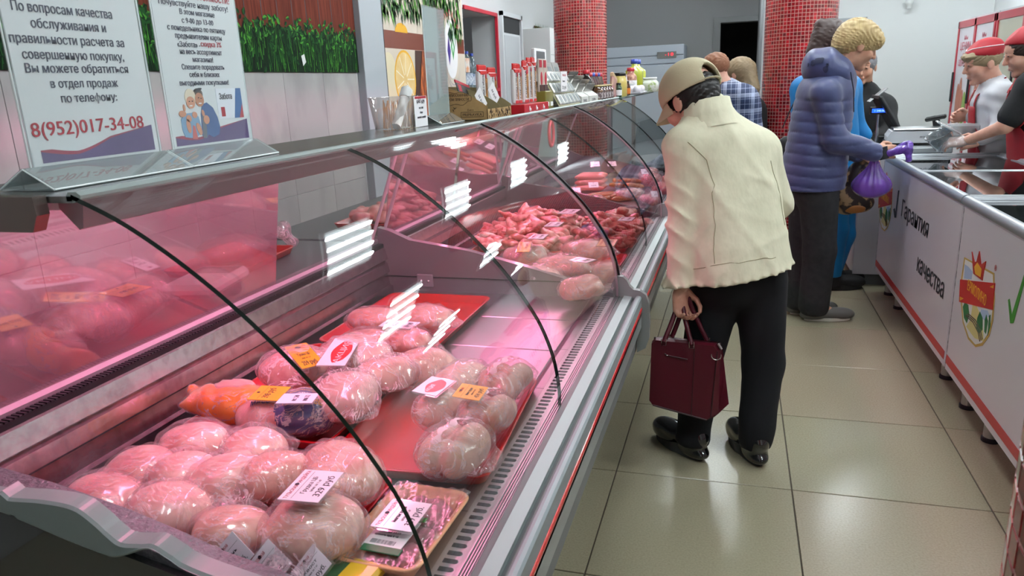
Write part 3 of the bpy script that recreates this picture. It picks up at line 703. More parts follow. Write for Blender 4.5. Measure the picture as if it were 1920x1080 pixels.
# ================================================================ GOODS IN THE COUNTERS
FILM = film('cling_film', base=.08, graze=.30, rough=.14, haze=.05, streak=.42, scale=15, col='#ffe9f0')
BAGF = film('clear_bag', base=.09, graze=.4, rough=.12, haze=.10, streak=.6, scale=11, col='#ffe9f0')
TRAYR = M('red_tray', '#b20612', .28, coat=.3)
MEATS = [M('breast_pale', '#d79a96', .4, col2='#e6bdb4', nscale=22, ncontrast=(.38, .6), sss=.15, coat=.6, coat_rough=.2, coat_bump=.5, cscale=26, cstretch=(1, 3, 1)),
         M('breast_grey', '#cc9888', .4, col2='#e0b8a6', nscale=20, ncontrast=(.38, .6), sss=.15, coat=.6, coat_rough=.2, coat_bump=.5, cscale=26, cstretch=(3, 1, 1)),
         M('breast_rose', '#cf8b80', .4, col2='#e0aea0', nscale=24, ncontrast=(.38, .6), sss=.15, coat=.6, coat_rough=.2, coat_bump=.5, cscale=26, cstretch=(1, 1, 3)),
         M('meat_red', '#a8443f', .3, col2='#cf8074', nscale=45, ncontrast=(.42,.6), coat=.7, coat_rough=.15, coat_bump=.4),
         M('meat_dark', '#95302e', .3, col2='#c46a60', nscale=50, ncontrast=(.42,.62), coat=.7, coat_rough=.15, coat_bump=.4),
         M('meat_pink', '#c0746c', .3, col2='#dda498', nscale=40, ncontrast=(.42,.6), coat=.7, coat_rough=.15, coat_bump=.4)]
def rrect(w, l, r, n=5):
    pts = []
    for cx, cy, a0 in ((w/2-r, l/2-r, 0), (-w/2+r, l/2-r, PI/2), (-w/2+r, -l/2+r, PI), (w/2-r, -l/2+r, 1.5*PI)):
        for k in range(n+1): a = a0 + PI/2*k/n; pts.append((cx+r*math.cos(a), cy+r*math.sin(a)))
    return pts
def tray(label, c, w, l, h=.022, mat=TRAYR, rot=0.0, rim=.012, name='meat_tray', cat='tray', r=.03, group=None):
    b = MB(); ring = lambda dw, z: [(x, y, z) for x, y in rrect(w+2*dw, l+2*dw, max(r+dw, .004))]
    b.rings([ring(-rim*1.6, 0), ring(-rim, .002), ring(-.003, h-.003), ring(.0, h), ring(-.001, h+.0015), ring(-rim*.7, h), ring(-rim*1.5, .006), ring(-rim*2.2, .0045)])
    o = b.build(name, mat); o.location = c; o.rotation_euler = (0, 0, rot)
    return tag(o, label, cat, group)
def lump(s, r, seed, n=3, kx=.6):
    """irregular muscle: a few overlapping ellipsoids"""
    rr = random.Random(seed); s.ell((0, 0, 0), r, k=0)
    for k in range(n):
        c = [rr.uniform(-.35, .35)*r[i] for i in range(3)]; c[2] *= .6
        q = [r[i]*rr.uniform(.55, .8) for i in range(3)]
        s.ell([c[0]*kx*2, c[1]*kx*2, c[2]], q, rot=(0, 0, rr.uniform(-.8, .8)), k=.014)
    return s
def wrapped(label, loc, r, rot, seed, mat, ears=((1, 0),), group=None, name='wrapped_breast', cat='wrapped meat', pinch=None, h=.0042, crease=None):
    m = [x + .012 for x in r]; s = SDF([-x for x in m], m, h); lump(s, [r[0]*.93, r[1]*.93, r[2]*.95], seed, 4); s.cutplane((0, 0, -1), (0, 0, -r[2]*.72))
    s.warp(lambda X, Y, Z: wob(X, Y, Z, 38, seed, .0042) + (wob(X, Y, Z, 75, seed*2, .005) if 'portion' in name or 'ham' in name else 0))
    if crease is not None:
        n_, w_ = crease; s.warp(lambda X, Y, Z: .012*np.exp(-((X*n_[0]+Y*n_[1])/w_)**2)*(Z > -.5))
    t = thing(name, label, cat, loc, 0, group); t.rotation_euler = rot
    s.mesh('meat', mat, t)
    e = .045; m = [x + .02 + e for x in r]; m[2] = r[2] + .02; s = SDF([-x for x in m], m, h*1.15); s.ell((0, 0, .001), [r[0]+.004, r[1]+.004, r[2]+.003], k=0)
    lump(s, [r[0]+.001, r[1]+.001, r[2]+.001], seed)
    rr = random.Random(seed)
    for ex, ey in ears:
        c = (ex*(r[0]+.004), ey*(r[1]+.004), -r[2]*.2); s.ell(c, (.026 if ex else r[0]*.55, .026 if ey else r[1]*.55, .007), rot=(0, 0, rr.uniform(-.3, .3)), k=.02)
    s.warp(lambda X, Y, Z: (.0016*np.sin(160*X+3*np.sin(40*Y)+seed)*np.sin(90*Y+seed) + .0012*np.sin(230*(X*.7+Y*.7)+2*np.sin(60*Z))))
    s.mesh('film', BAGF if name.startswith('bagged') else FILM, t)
    return t
NEAR = [  # centre, radii, turn, label words
 ((-0.530, -1.025, 0.790), (.066, .052, .036), .2, 'at the far left of the front row, loose film corner'),
 ((-0.401, -1.037, 0.792), (.064, .058, .040), -.5, 'second from the left in the front row, film bunched on top'),
 ((-0.286, -1.045, 0.784), (.060, .050, .034), .1, 'third in the front row, film gathered into a knot'),
 ((-0.168, -1.025, 0.790), (.078, .062, .042), -.15, 'large and round, right end of the front row'),
 ((-0.516, -0.967, 0.800), (.058, .050, .036), .5, 'at the left of the middle row by the steel wall'),
 ((-0.434, -0.962, 0.805), (.058, .052, .036), -.3, 'second in the middle row behind the bunched one'),
 ((-0.357, -0.956, 0.806), (.060, .052, .038), .3, 'in the centre of the heap, smooth and rounded'),
 ((-0.289, -0.931, 0.802), (.048, .060, .036), -.4, 'narrow one just left of the 329 price card'),
 ((-0.490, -0.870, 0.806), (.064, .050, .038), .15, 'topmost at the back of the heap'),
 ((-0.374, -0.861, 0.804), (.064, .050, .038), -.35, 'at the back of the heap beside the blue printed pack'),
 ((-0.202, -0.888, 0.796), (.100, .056, .042), -.62, 'long pale one under the 329 price card')]
tray('long red tray under the heap of film-wrapped breasts nearest the camera', (-.365, -.965, .739), .46, .28)
for i, (c, r, a, lb) in enumerate(NEAR):
    wrapped('wrapped pale poultry breast ' + lb, c, r, (R.uniform(-.1, .1), R.uniform(-.1, .1), a), i+1, MEATS[(0, 0, 1, 1, 0, 0, 0, 2, 0, 0, 1)[i]], ears=((1, 0), (-1, 0)) if i in (0, 8) else ((0, 1),) if i in (5, 9) else ((0, -1),), group='wrapped breasts heaped in the nearest tray')
tray('red tray at the far end of the first counter, by the grey end wall', (-.475, -.015, .739), .33, .46)
tray('red tray in the middle holding the poultry bags and orange packet', (-.475, -.505, .739), .33, .49)
tray('red tray nearest the glass with breasts on its right half, left half empty', (-.150, -.595, .739), .30, .43, rot=.06)
FRONT = [((-0.248, -0.447, 0.795), (.050, .062, .042), -.5, 'at the back left of the glass-side tray, bare and smooth'),
 ((-0.141, -0.493, 0.795), (.046, .064, .038), -.45, 'behind the small orange card'),
 ((-0.056, -0.477, 0.795), (.046, .066, .040), -.35, 'at the back right, touching the tray rim'),
 ((-0.138, -0.631, 0.792), (.044, .054, .036), -.5, 'at the left under the red offer card'),
 ((-0.045, -0.635, 0.795), (.046, .060, .040), -.3, 'at the right side with a white seam'),
 ((-0.052, -0.776, 0.795), (.058, .070, .044), -.35, 'largest, at the front end with a taped white seam')]
for i, (c, r, a, lb) in enumerate(FRONT):
    t = wrapped('wrapped rosy poultry breast ' + lb, c, r, (0, 0, a), i+30, MEATS[2 if i != 5 else 1], ears=((0, 1),) if i in (2, 4) else ((0, -1),) if i == 1 else ((1, 0),), group='wrapped breasts in the glass-side tray', crease=((1, .2), .012) if i in (2, 4, 5) else None)
    if i in (2, 4, 5):
        b = MB(); n = 14
        for k in range(n+1):
            y = -r[1]*.75 + 1.5*r[1]*k/n; zc = r[2]*math.sqrt(max(0, 1-(y/r[1])**2)) + .0045; w_ = .006 + .003*math.sin(k*2.1)
            for x in (-w_, w_): b.v.append((x+.004*math.sin(k*1.3), y, zc + .001*math.sin(k*3+x*900)))
        for k in range(n): b.f.append((2*k, 2*k+1, 2*k+3, 2*k+2)); b.mi.append(0); b.sm.append(True)
        b.build('film_seam', glass('white_seam', '#ffffff', refl=2, rough=.15, haze=.55, hcol='#f5e3e8', hbump=.8), t, fixn=False)
# bagged poultry in the middle tray
BAGS = [((-0.497, -0.544, 0.815), (.082, .058, .045), .3, 'under the orange 259 card', 0), ((-0.323, -0.649, 0.812), (.075, .062, .046), -.7, 'at the front of the middle tray, end loose', 0),
        ((-0.393, -0.474, 0.822), (.088, .06, .044), -.2, 'under the slanted red and white offer card', 0), ((-0.307, -0.514, 0.805), (.05, .07, .036), -.6, 'at the right edge of the middle tray', 2)]
for i, (c, r, a, lb, mi) in enumerate(BAGS):
    t = wrapped('poultry piece in a clear bag ' + lb, c, r, (0, 0, a), i+50, MEATS[mi], ears=((0, -1), (1, 0)), group='bagged poultry in the middle tray', name='bagged_poultry')
THI = [((-0.521, -0.146, 0.795), (.075, .05, .03), .2, 'left one of the far packs'), ((-0.376, -0.130, 0.800), (.075, .06, .032), -.2, 'right far pack under the small white card'), ((-0.444, -0.324, 0.800), (.06, .05, .03), .1, 'second row, left'),
       ((-0.349, -0.307, 0.800), (.07, .05, .032), -.3, 'second row, right, red at the joint')]
for i, (c, r, a, lb) in enumerate(THI):
    wrapped('wrapped chicken thighs in the far red tray, ' + lb, c, r, (0, 0, a), i+70, MEATS[5 if i > 1 else 2], ears=((1, 0),), name='wrapped_thighs', group='wrapped thighs in the far red tray')
# orange packet and blue printed packet
OR = M('orange_packet', '#f07f10', .3, col2='#f59a1c', nscale=12, coat=.6, coat_bump=.5)
c = (-0.539, -0.698, 0.795); s = SDF((-.13, -.08, -.06), (.13, .09, .06), .004)
s.ell((.02, 0, 0), (.085, .045, .038), k=0).ell((-.05, .01, .005), (.05, .035, .028), k=.02).cap((-.07, .02, 0), (-.115, .035, .012), .014, .008, .015).cap((-.06, -.01, 0), (-.11, -.012, .0), .016, .007, .015)
s.warp(lambda X, Y, Z: wob(X, Y, Z, 42, 2, .005) + .0015*np.sin(140*X+60*Y))
t = thing('orange_packet', 'bright orange shiny packet of poultry with twisted ends by the steel wall', 'food packet', c, .0); t.rotation_euler = (0, 0, .08)
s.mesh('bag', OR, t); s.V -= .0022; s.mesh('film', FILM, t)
MB().ball((-.01, .022, .030), (.045, .026, .010), 14, 8, fn=lambda p: (p[0], p[1], p[2]+.003*math.sin(p[0]*300)*math.sin(p[1]*260))).build('foil_window', glass('foil_window', '#ffe9dc', refl=2.4, rough=.12, haze=.5, hcol='#e9c7c0', hbump=1), t)
c = (-0.415, -0.703, 0.795); s = SDF((-.11, -.09, -.07), (.12, .09, .07), .004)
s.ell((0, 0, -.004), (.088, .050, .040), k=0).ell((.035, 0, -.004), (.055, .052, .041), k=.02).ell((-.06, .0, -.01), (.04, .045, .03), k=.02).warp(lambda X, Y, Z: wob(X, Y, Z, 40, 5, .004) + .0012*np.sin(150*X+40*Y))
BLUEP = M('blue_print', '#27336f', .3, col2='#39478a', nscale=30, coat=.7, coat_bump=.5)
t = thing('blue_printed_packet', 'poultry packet printed dark blue with small white lettering beside the orange packet', 'food packet', c); t.rotation_euler = (0, 0, .22)
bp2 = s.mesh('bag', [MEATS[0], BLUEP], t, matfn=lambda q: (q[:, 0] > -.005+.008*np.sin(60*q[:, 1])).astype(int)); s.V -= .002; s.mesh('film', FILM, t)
GOLD = M('gold_ink', '#c8a14a', .4); BL = M('blue_ink', '#2a3f92', .5)
def stuck(txt, mat, x, y, ang, size, width):
    """print following the bulge of the packet"""
    o = text(txt, 'lettering', mat, t, frame((x, y, .2), (math.cos(ang), math.sin(ang), 0), (-math.sin(ang), math.cos(ang), 0)), size, width, extrude=0)
    for v in o.data.vertices:
        loc, nrm, _, _ = bvh.ray_cast(V3((v.co.x, v.co.y, .2)), V3((0, 0, -1))); v.co = loc + nrm*.0032 if loc else V3((x, y, .03))
from mathutils.bvhtree import BVHTree
bvh = BVHTree.FromPolygons([tuple(v.co) for v in bp2.data.vertices], [tuple(q.vertices) for q in bp2.data.polygons])
stuck('домашнее', GOLD, .040, -.030, .1, .018, .070); stuck('мясо', BL, -.040, -.028, .1, .018, .036)
for k in range(4): stuck('натуральный продукт', GOLD if k % 2 else PAPER, .040, -.014+.011*k, .1, .007, .062)
for k in range(3): stuck('мясо птицы', BL, -.042, -.008+.010*k, .1, .006, .034)
# peach foam tray with gizzards
fo = (-.0635, -.952, .739)
t = thing('foam_tray', 'peach foam tray of poultry gizzards under glossy film with the 339 price card', 'food tray', fo, -.04)
FOAM = M('peach_foam', '#efb48c', .6); b = MB(); ring = lambda dw, z: [(x, y, z) for x, y in rrect(.130+2*dw, .205+2*dw, .025+dw)]
b.rings([ring(-.02, 0), ring(-.018, .001), ring(-.002, .024), ring(0, .027), ring(-.002, .029), ring(-.010, .026), ring(-.022, .006), ring(-.03, .005)]); b.build('foam_dish', FOAM, t)
s = SDF((-.055, -.095, .002), (.055, .095, .05), .0035); rr = random.Random(2)
for k in range(26): s.ell((rr.uniform(-.035, .035), rr.uniform(-.07, .07), rr.uniform(.010, .019)), (rr.uniform(.012, .02), rr.uniform(.010, .016), rr.uniform(.008, .012)), rot=(0, 0, rr.uniform(0, 3)), k=.003)
s.mesh('gizzards', M('gizzard_pink', '#c9788a', .3, col2='#a85a6a', nscale=50, coat=1), t)
MB().grid(lambda u, v: ((u-.5)*.124, (v-.5)*.199, .0315 + .0016*math.sin(u*9)*math.sin(v*8) + .0015*math.sin(u*40+v*22) - .003*math.sin(PI*u)*math.sin(PI*v)), 26, 36).build('film', glass('tray_film', '#fdf6f8', refl=3, rough=.06, haze=.05, hcol='#ffffff', hbump=.8), t, fixn=False)
lb = MB().box((-.032, -.070, .0325), (.026, -.002, .0335)); lb.build('product_label', PAPER, t)
MB().box((-.030, -.081, .0325), (.030, -.066, .0342), 0, bev=.003).build('green_label_end', M('label_green', '#1f6b45', .4), t)
MB().box((-.004, .0, .0325), (.030, .012, .0340), 0, bev=.003).build('green_label_top', M('label_light_green', '#3f8a3a', .4), t)
fr = lambda x, y: frame((x, y, .0336), (1, 0, 0), (0, 1, 0))
text('БАЛЛЫ', 'lettering', INK, t, fr(.006, -.010), .009, .03)
for k, s_ in enumerate(('продукт из мяса', 'масса нетто 0,476', 'годен до 03.09', 'хранить при 0 +2')): text(s_, 'small_lettering', INK, t, fr(-.008, -.020-.008*k), .0055, .036)
b = MB()
for k in range(22): x = -.024 + k*.0017; b.box((x, -.062, .0333), (x + R.choice((.0005, .0009)), -.053, .0337))
b.build('barcode', INK, t)

# price cards -------------------------------------------------
CARDW = M('card_white', '#e9e2ec', .3, coat=.5); CARDO = M('card_orange', '#f0a21c', .35, coat=.5); CARDR = M('card_red', '#c4162a', .35)
CLIP = glass('card_sleeve', '#ffffff', refl=1.6, rough=.03, haze=.04)
def card(label, TL, TR, BL, lines, mat=None, group='price cards on the meat', lift=0.0, extra=None, back=True):
    mat = mat or CARDW
    TL, TR, BL = Vector(TL), Vector(TR), Vector(BL); x = (TR-TL); W = x.length; x.normalize(); y = (TL-BL); y = y - x*y.dot(x); H = y.length; y.normalize()
    o = BL + Vector((0, 0, lift)); t = thing('price_card', label, 'price card', (0, 0, 0), 0, group); t.matrix_world = frame(o, x, y)
    MB().box((0, 0, 0), (W, H, .0008)).build('card', mat, t)
    MB().box((-.004, -.003, -.0012), (W+.003, H+.002, -.0002)).build('clear_sleeve', CLIP, t)
    for s_, yy, sz, wd, m in lines:
        text(s_, 'lettering', m, t, frame((W/2, yy*H, .0009), (1, 0, 0), (0, 1, 0)), sz*H, wd*W, extrude=.0001, bold=.0 if sz < .14 else .0003)
    if mat in (CARDW, CARDO):
        MB().box((W*.06, H*.70, .0008), (W*.94, H*.708, .00095)).build('rule', INK, t)
        MB().lathe([(H*.055, 0), (H*.055, .0002)], (W*.5, H*.86, .0008), 10).build('emblem', INK, t)
    return t
def std(name, price): return [('ТУЛЬСКАЯ', .80, .13, .36, INKR), (name, .50, .15, .55, INK), ('цена за 1 кг', .36, .10, .40, INK), (price, .10, .24, .66, INK)]
def std2(name, price):
    l = std(name, price); l[0] = ('ТУЛЬСКАЯ   ИНДЕЙКА', .80, .13, .92, INKR); return l
card('white price card reading 329 rub for Грудка ЦБ on the nearest heap', (-0.204, -1.020, 0.845), (-0.210, -0.940, 0.845), (-0.142, -1.045, 0.845), std2('Грудка ЦБ', '329 руб'))
card('white price card reading 339 rub on the peach foam tray', (-0.096, -0.960, 0.785), (-0.095, -0.888, 0.785), (-0.034, -0.997, 0.785), std2('Мышечные желудки', '339 руб.'))
card('orange price card reading 259 rub on the bagged poultry', (-0.515, -0.551, 0.862), (-0.485, -0.516, 0.862), (-0.427, -0.626, 0.850), std2('Тушка ЦБ', '259 руб.'), CARDO)
t = card('white and red offer card АКЦИЯ slanted on the bagged poultry', (-0.397, -0.604, 0.865), (-0.441, -0.455, 0.865), (-0.334, -0.622, 0.862), [('АКЦИЯ', .30, .3, .8, CARDW)], M('card_pink_white', '#e6dbe6', .3), group=None)
t = card('small white price card on the far chicken thighs', (-0.419, -0.251, 0.835), (-0.418, -0.202, 0.835), (-0.339, -0.313, 0.833), std('Бедро', '284 руб'))
t = card('white offer card with red АКЦИЯ patch on the glass-side breasts', (-0.174, -0.679, 0.843), (-0.165, -0.606, 0.843), (-0.124, -0.677, 0.840), [], M('card_pink_white', '#e6dbe6', .3), group=None)
t = card('small orange price card reading 424 rub on the glass-side breasts', (-0.091, -0.670, 0.845), (-0.093, -0.611, 0.845), (-0.041, -0.681, 0.840), std('Филе грудки', '424 руб'), CARDO)
card('yellow price card lying on the orange packet', (-0.464, -0.755, 0.838), (-0.476, -0.693, 0.838), (-0.408, -0.742, 0.835), [('398 руб', .4, .3, .7, INK)], CARDO)
card('white printed label stuck on the blue printed packet', (-0.402, -0.733, 0.842), (-0.411, -0.692, 0.842), (-0.330, -0.752, 0.842), [('вес 1,240', .5, .2, .6, INK), ('цена 312', .2, .2, .6, INK)], M('label_white', '#d9d2e6', .4), group=None)
card('white price card at the lower left edge, first of three in a row', (-0.295, -1.113, 0.759), (-0.261, -1.095, 0.800), (-0.248, -1.113, 0.748), std('Печень', '198 руб.'), group='three cards at the near end wall')
card('white price card in the middle of the three at the near end', (-0.238, -1.112, 0.755), (-0.210, -1.092, 0.792), (-0.187, -1.112, 0.746), std('Фарш куриный', '217 руб.'), group='three cards at the near end wall')
card('white price card at the right of the three at the near end', (-0.174, -1.111, 0.752), (-0.149, -1.090, 0.786), (-0.127, -1.111, 0.756), std('Хвост', '169 руб.'), group='three cards at the near end wall')
# the red patches on the two offer cards
def offer(TL, TR, BL, tp):
    TL, TR, BL = Vector(TL), Vector(TR), Vector(BL); x = (TR-TL); W = x.length; x.normalize(); y = (TL-BL); y = y - x*y.dot(x); H = y.length; y.normalize()
    pts = [(W*(.5+.40*math.cos(a)*(1+.06*math.sin(5*a))), H*(.42+.33*math.sin(a)*(1+.06*math.cos(4*a)))) for a in (2*PI*k/22 for k in range(22))]
    MB().prism(pts, .0008, .0010, 'z').build('red_patch', CARDR, tp)
offs_ = [o for o in bpy.data.objects if o.name.startswith('price_card') and 'offer card' in o['label']]
offer((-0.397, -0.604, 0.865), (-0.441, -0.455, 0.865), (-0.334, -0.622, 0.862), offs_[0]); offer((-0.174, -0.679, 0.843), (-0.165, -0.606, 0.843), (-0.124, -0.677, 0.840), offs_[1])
text('АКЦИЯ', 'lettering', CARDW, offs_[1], frame((.026, .022, .0011), (1, 0, 0), (0, 1, 0)), .012, .03)
# a small yellow-green pack at the near end
t = thing('cheese_pack', 'yellow and green pack at the lower edge below the heap of breasts', 'food packet', (-0.104, -1.068, 0.760), -.1)
MB().box((-.05, -.03, -.012), (.05, .03, .006), bev=.006).build('pack', M('pack_green', '#2f5a3a', .35, coat=.5), t); MB().box((.0, -.031, -.010), (.051, .031, .0068), bev=.005).build('yellow_band', M('pack_yellow', '#e0b32a', .35, coat=.5), t)

# ------------------------------------------------ second counter: heaps of cut meat
protos = []
def chunk(seed, r, mat, name='meat_piece'):
    m = [x*1.6 + .014 for x in r]; s = SDF([-x for x in m], m, .0035); lump(s, r, seed, 4, 1.1); s.warp(lambda X, Y, Z: wob(X, Y, Z, 80, seed, .006) + wob(X, Y, Z, 150, seed+3, .002)); return s.mesh(name, mat)
def heap(n, cx, cy, lx, ly, z0, zh, mats, label, group, rmin, rmax, seed):
    rr = random.Random(seed); ps = [chunk(seed*10+k, [rr.uniform(rmin, rmax)*1.6, rr.uniform(rmin, rmax)*.85, rr.uniform(rmin, rmax)*.55], mats[k % len(mats)]) for k in range(8)]
    for k in range(n):
        o = ps[k] if k < 8 else dup(ps[k % 8])
        while True:
            u, v = rr.uniform(-1, 1), rr.uniform(-1, 1)
            if u*u + v*v < 1.3: break
        o.location = (cx+u*lx, cy+v*ly, z0 + zh*max(0, 1-.6*(u*u+v*v))*rr.uniform(.3, 1)); o.rotation_euler = (rr.uniform(-.5, .5), rr.uniform(-.5, .5), rr.uniform(0, 6.3))
        tag(o, label, 'piece of meat', group)
tray('red tray under the left heap of diced meat in the second counter', (-.42, 1.12, .739), .36, .62)
tray('red tray under the dark heap in the second counter, beside the glass', (-.12, 1.18, .739), .26, .56, rot=-.05)
tray('red tray under the large wrapped pieces at the near end of the second counter', (-.19, .62, .739), .40, .42, rot=-.04)
heap(175, -.42, 1.10, .165, .32, .762, .10, [MEATS[5], MEATS[3]], 'pale pink chunk of diced meat in the left heap of the second counter', 'diced meat in the left heap', .016, .029, 4)
heap(130, -.10, 1.19, .11, .27, .762, .085, [MEATS[4], MEATS[3]], 'dark red chunk of meat in the right heap of the second counter', 'dark meat in the right heap', .015, .027, 6)
for i, (px, r, a, lb) in enumerate([((-0.309, 0.584, 0.800), (.085, .055, .036), .3, 'under the orange card'), ((-0.138, 0.450, 0.800), (.10, .06, .04), -.3, 'the largest, in the middle'), ((-0.114, 0.688, 0.800), (.09, .07, .036), .1, 'in front of the dark heap'),
        ((-0.044, 0.241, 0.790), (.07, .05, .032), .5, 'at the near right corner'), ((-0.208, 0.377, 0.790), (.08, .05, .034), -.2, 'at the near left behind the grey wall'), ((-0.006, 0.436, 0.790), (.045, .05, .032), 0, 'at the glass side, bluish bag')]):
    wrapped('wrapped poultry portion in the second counter, ' + lb, px, r, (0, 0, a), i+90, MEATS[(0, 2, 5, 2, 0, 1)[i]], ears=((1, 0),), name='wrapped_portion', group='wrapped portions in the second counter', h=.0055)
for lb, a, b_, c_, z, mt in (('white price card in the second counter, standing at the back of the left heap', (-0.306, 1.145, 0.860), (-0.298, 1.252, 0.860), (-0.244, 1.084, 0.860), .86, CARDW), ('white price card on top of the left heap', (-0.277, 0.804, 0.875), (-0.274, 0.892, 0.875), (-0.227, 0.735, 0.875), .875, CARDW),
        ('white price card on the front of the left heap', (-0.292, 0.635, 0.865), (-0.292, 0.712, 0.865), (-0.240, 0.567, 0.865), .865, CARDW), ('orange price card on the wrapped portions in the second counter', (-0.313, 0.510, 0.850), (-0.345, 0.657, 0.850), (-0.253, 0.436, 0.850), .85, CARDO),
        ('white price card lying on the near portions beside the glass joint', (-0.101, 0.362, 0.845), (-0.080, 0.407, 0.845), (-0.044, 0.326, 0.845), .845, CARDW), ('brownish price card on the dark heap', (-0.052, 0.613, 0.855), (-0.055, 0.722, 0.855), (0.007, 0.518, 0.855), .855, M('card_olive', '#b58f4a', .4)),
        ('white price card at the right end of the dark heap', (-0.040, 1.010, 0.860), (-0.035, 1.081, 0.860), (0.008, 0.945, 0.860), .86, CARDW)):
    card(lb, a, b_, c_, [('210 руб', .2, .3, .6, INK), ('ТУЛЬСКАЯ', .75, .15, .7, INKR)], mt, group='price cards in the second counter')
# ------------------------------------------------ third counter: sausages and packs
SAUS = [M('sausage_pink', '#d98476', .35, coat=.6), M('sausage_brown', '#a35a34', .35, coat=.6), M('ham_red', '#c3484a', .35, col2='#d9807a', nscale=20, coat=.7), M('sausage_orange', '#c9702c', .35, coat=.6)]
def sausage(L, r, mat, bend=.02):
    pts = [(-L/2+L*k/10, bend*math.sin(PI*k/10), 0) for k in range(11)]; rad = [r*(.35 if k in (0, 10) else .85 if k in (1, 9) else 1) for k in range(11)]
    return MB().tube(pts, rad, 10).build('sausage', mat)
MB3 = MB().box((-.58, 1.74, .7445), (-.045, 3.05, .757)); tag(MB3.build('display_step', M('step_steel', '#b3a5ab', .3, .8)), 'steel display step under the sausages in the farthest counter', 'display step')
g = 'sausages in the farthest counter'
sp = sausage(.17, .016, SAUS[0]); sb = sausage(.20, .015, SAUS[1]); so = sausage(.14, .014, SAUS[3])
k = 0
for j in range(3):
    for i in range(4):
        o = sp if k == 0 else dup(sp); o.location = (-.42+.0*i, 2.35+.035*i+.008*j, .785+.030*j); o.rotation_euler = (0, 0, .05*j+.03*i); k += 1
        tag(o, 'pink boiled sausage in the stacked bundle behind the price cards', 'sausage', g)
for i in range(7):
    o = sb if i == 0 else dup(sb); o.location = (-.33+.03*i, 2.05+.02*(i % 3), .775+.012*(i % 2)); o.rotation_euler = (0, 0, .5+.2*(i % 3)); tag(o, 'brown smoked sausage lying in front of the pink bundle', 'sausage', g)
for i in range(8):
    o = so if i == 0 else dup(so); o.location = (-.27+.035*(i % 4), 2.45+.05*(i//4), .785+.02*(i//4)); o.rotation_euler = (0, .2, 1.0+.3*(i % 3)); tag(o, 'short orange smoked sausage right of the pink bundle', 'sausage', g)
for i, (p_, r, mi, lb) in enumerate([((-.10, 2.60, .80), (.07, .07, .045), 2, 'round red ham by the glass joint'), ((.0, 2.30, .79), (.05, .08, .035), 2, 'red ham pieces nearest the glass'), ((-.16, 2.10, .79), (.09, .05, .03), 0, 'pale packs in the middle'),
        ((-.03, 1.95, .785), (.05, .07, .026), 0, 'small pale pack at the near glass side'), ((-.50, 2.15, .79), (.07, .06, .03), 2, 'dark red piece at the back left'), ((-.14, 2.85, .80), (.08, .06, .04), 5, 'pink roll at the far end'), ((-.30, 1.90, .785), (.08, .05, .026), 4, 'flat red pack at the near edge'), ((.01, 2.65, .79), (.03, .06, .04), 4, 'bright red piece at the far glass side')]):
    wrapped('wrapped meat in the farthest counter, ' + lb, p_, r, (0, 0, .3*i), i+120, SAUS[2] if mi == 2 else MEATS[mi], ears=((0, 1),), name='wrapped_ham', group='packs in the farthest counter', h=.006)
for i, (p_, lb) in enumerate([((-.42, 2.50, .90), 'on top of the pink sausages, left'), ((-.33, 2.55, .895), 'on top of the pink sausages, right'), ((-.36, 2.12, .83), 'in front of the pink sausages'), ((-.43, 1.98, .82), 'at the near left corner'), ((-.12, 2.45, .86), 'on the ham packs'), ((.0, 1.86, .82), 'at the near right by the end wall')]):
    p = Vector(p_); card('small white price card in the farthest counter ' + lb, p + Vector((-.03, .0, .018)), p + Vector((.02, .015, .018)), p + Vector((-.01, -.035, -.005)), [('254', .25, .35, .5, INK)], CARDW, group='price cards in the farthest counter')
# hanging ring and bags behind the farthest counters, on the rear worktop
t = tag(MB().tube([(-.70+.0*k, 2.62+.055*math.cos(2*PI*k/22), 1.08+.075*math.sin(2*PI*k/22)) for k in range(23)], .010, 10, caps=False).build('sausage_ring', SAUS[0]), 'pale ring sausage hanging on a string behind the counters', 'sausage')
MB().tube([(-.70, 2.62, 1.258), (-.70, 2.62, 1.155)], .0015, 5).build('string', PAPER, t)
tray('red tray of pale chicken pieces on the rear worktop behind the glass joint', (-.90, .66, .8955), .22, .30)
heap(22, -.90, .66, .065, .10, .925, .03, [MEATS[0], MEATS[2]], 'small pale chicken piece in the tray on the rear worktop', 'chicken pieces on the rear worktop', .018, .028, 11)
wrapped('tied clear bag of pink meat on the rear worktop behind the second counter', (-.90, 1.02, .955), (.09, .13, .055), (0, 0, .2), 140, MEATS[5], ears=((0, 1), (0, -1)), name='bagged_meat', h=.006)
wrapped('bag of pink sausages standing on the rear worktop near the hanging ring', (-.90, 1.75, .96), (.07, .12, .06), (0, 0, -.2), 141, MEATS[5], ears=((0, 1),), name='bagged_meat', h=.006)

# goods on the rear worktop behind the first acrylic screen
tray('red tray on the rear worktop behind the first clear screen', (-1.03, -.02, .8955), .24, .34, rot=.1)
wrapped('wrapped chicken on the red tray behind the first clear screen', (-1.03, -.02, .945), (.08, .12, .04), (0, 0, .1), 150, MEATS[0], ears=((0, 1),), name='wrapped_chicken', h=.006)
s = SDF((-.06, -.06, -.06), (.06, .06, .06), .005); s.ell((0, 0, .01), (.028, .024, .030), k=0).ell((.02, .01, -.03), (.022, .016, .02), k=.01).warp(lambda X, Y, Z: wob(X, Y, Z, 110, 3, .005))
o = s.mesh('bag_knot', BAGF); o.location = (-.97, .16, .955); tag(o, 'pink knotted bag end at the edge of the first clear screen', 'bag')
t = thing('printed_pack', 'pale printed paper pack lying on the rear worktop left of the red tray', 'food packet', (-.93, -.26, .895), .2)
MB().box((-.07, -.11, 0), (.07, .11, .035), bev=.012).build('pack', M('pack_pale', '#d6c6cc', .4), t); MB().box((-.055, .02, .035), (.055, .09, .0358)).build('dark_band', M('pack_band', '#5c4450', .5), t)
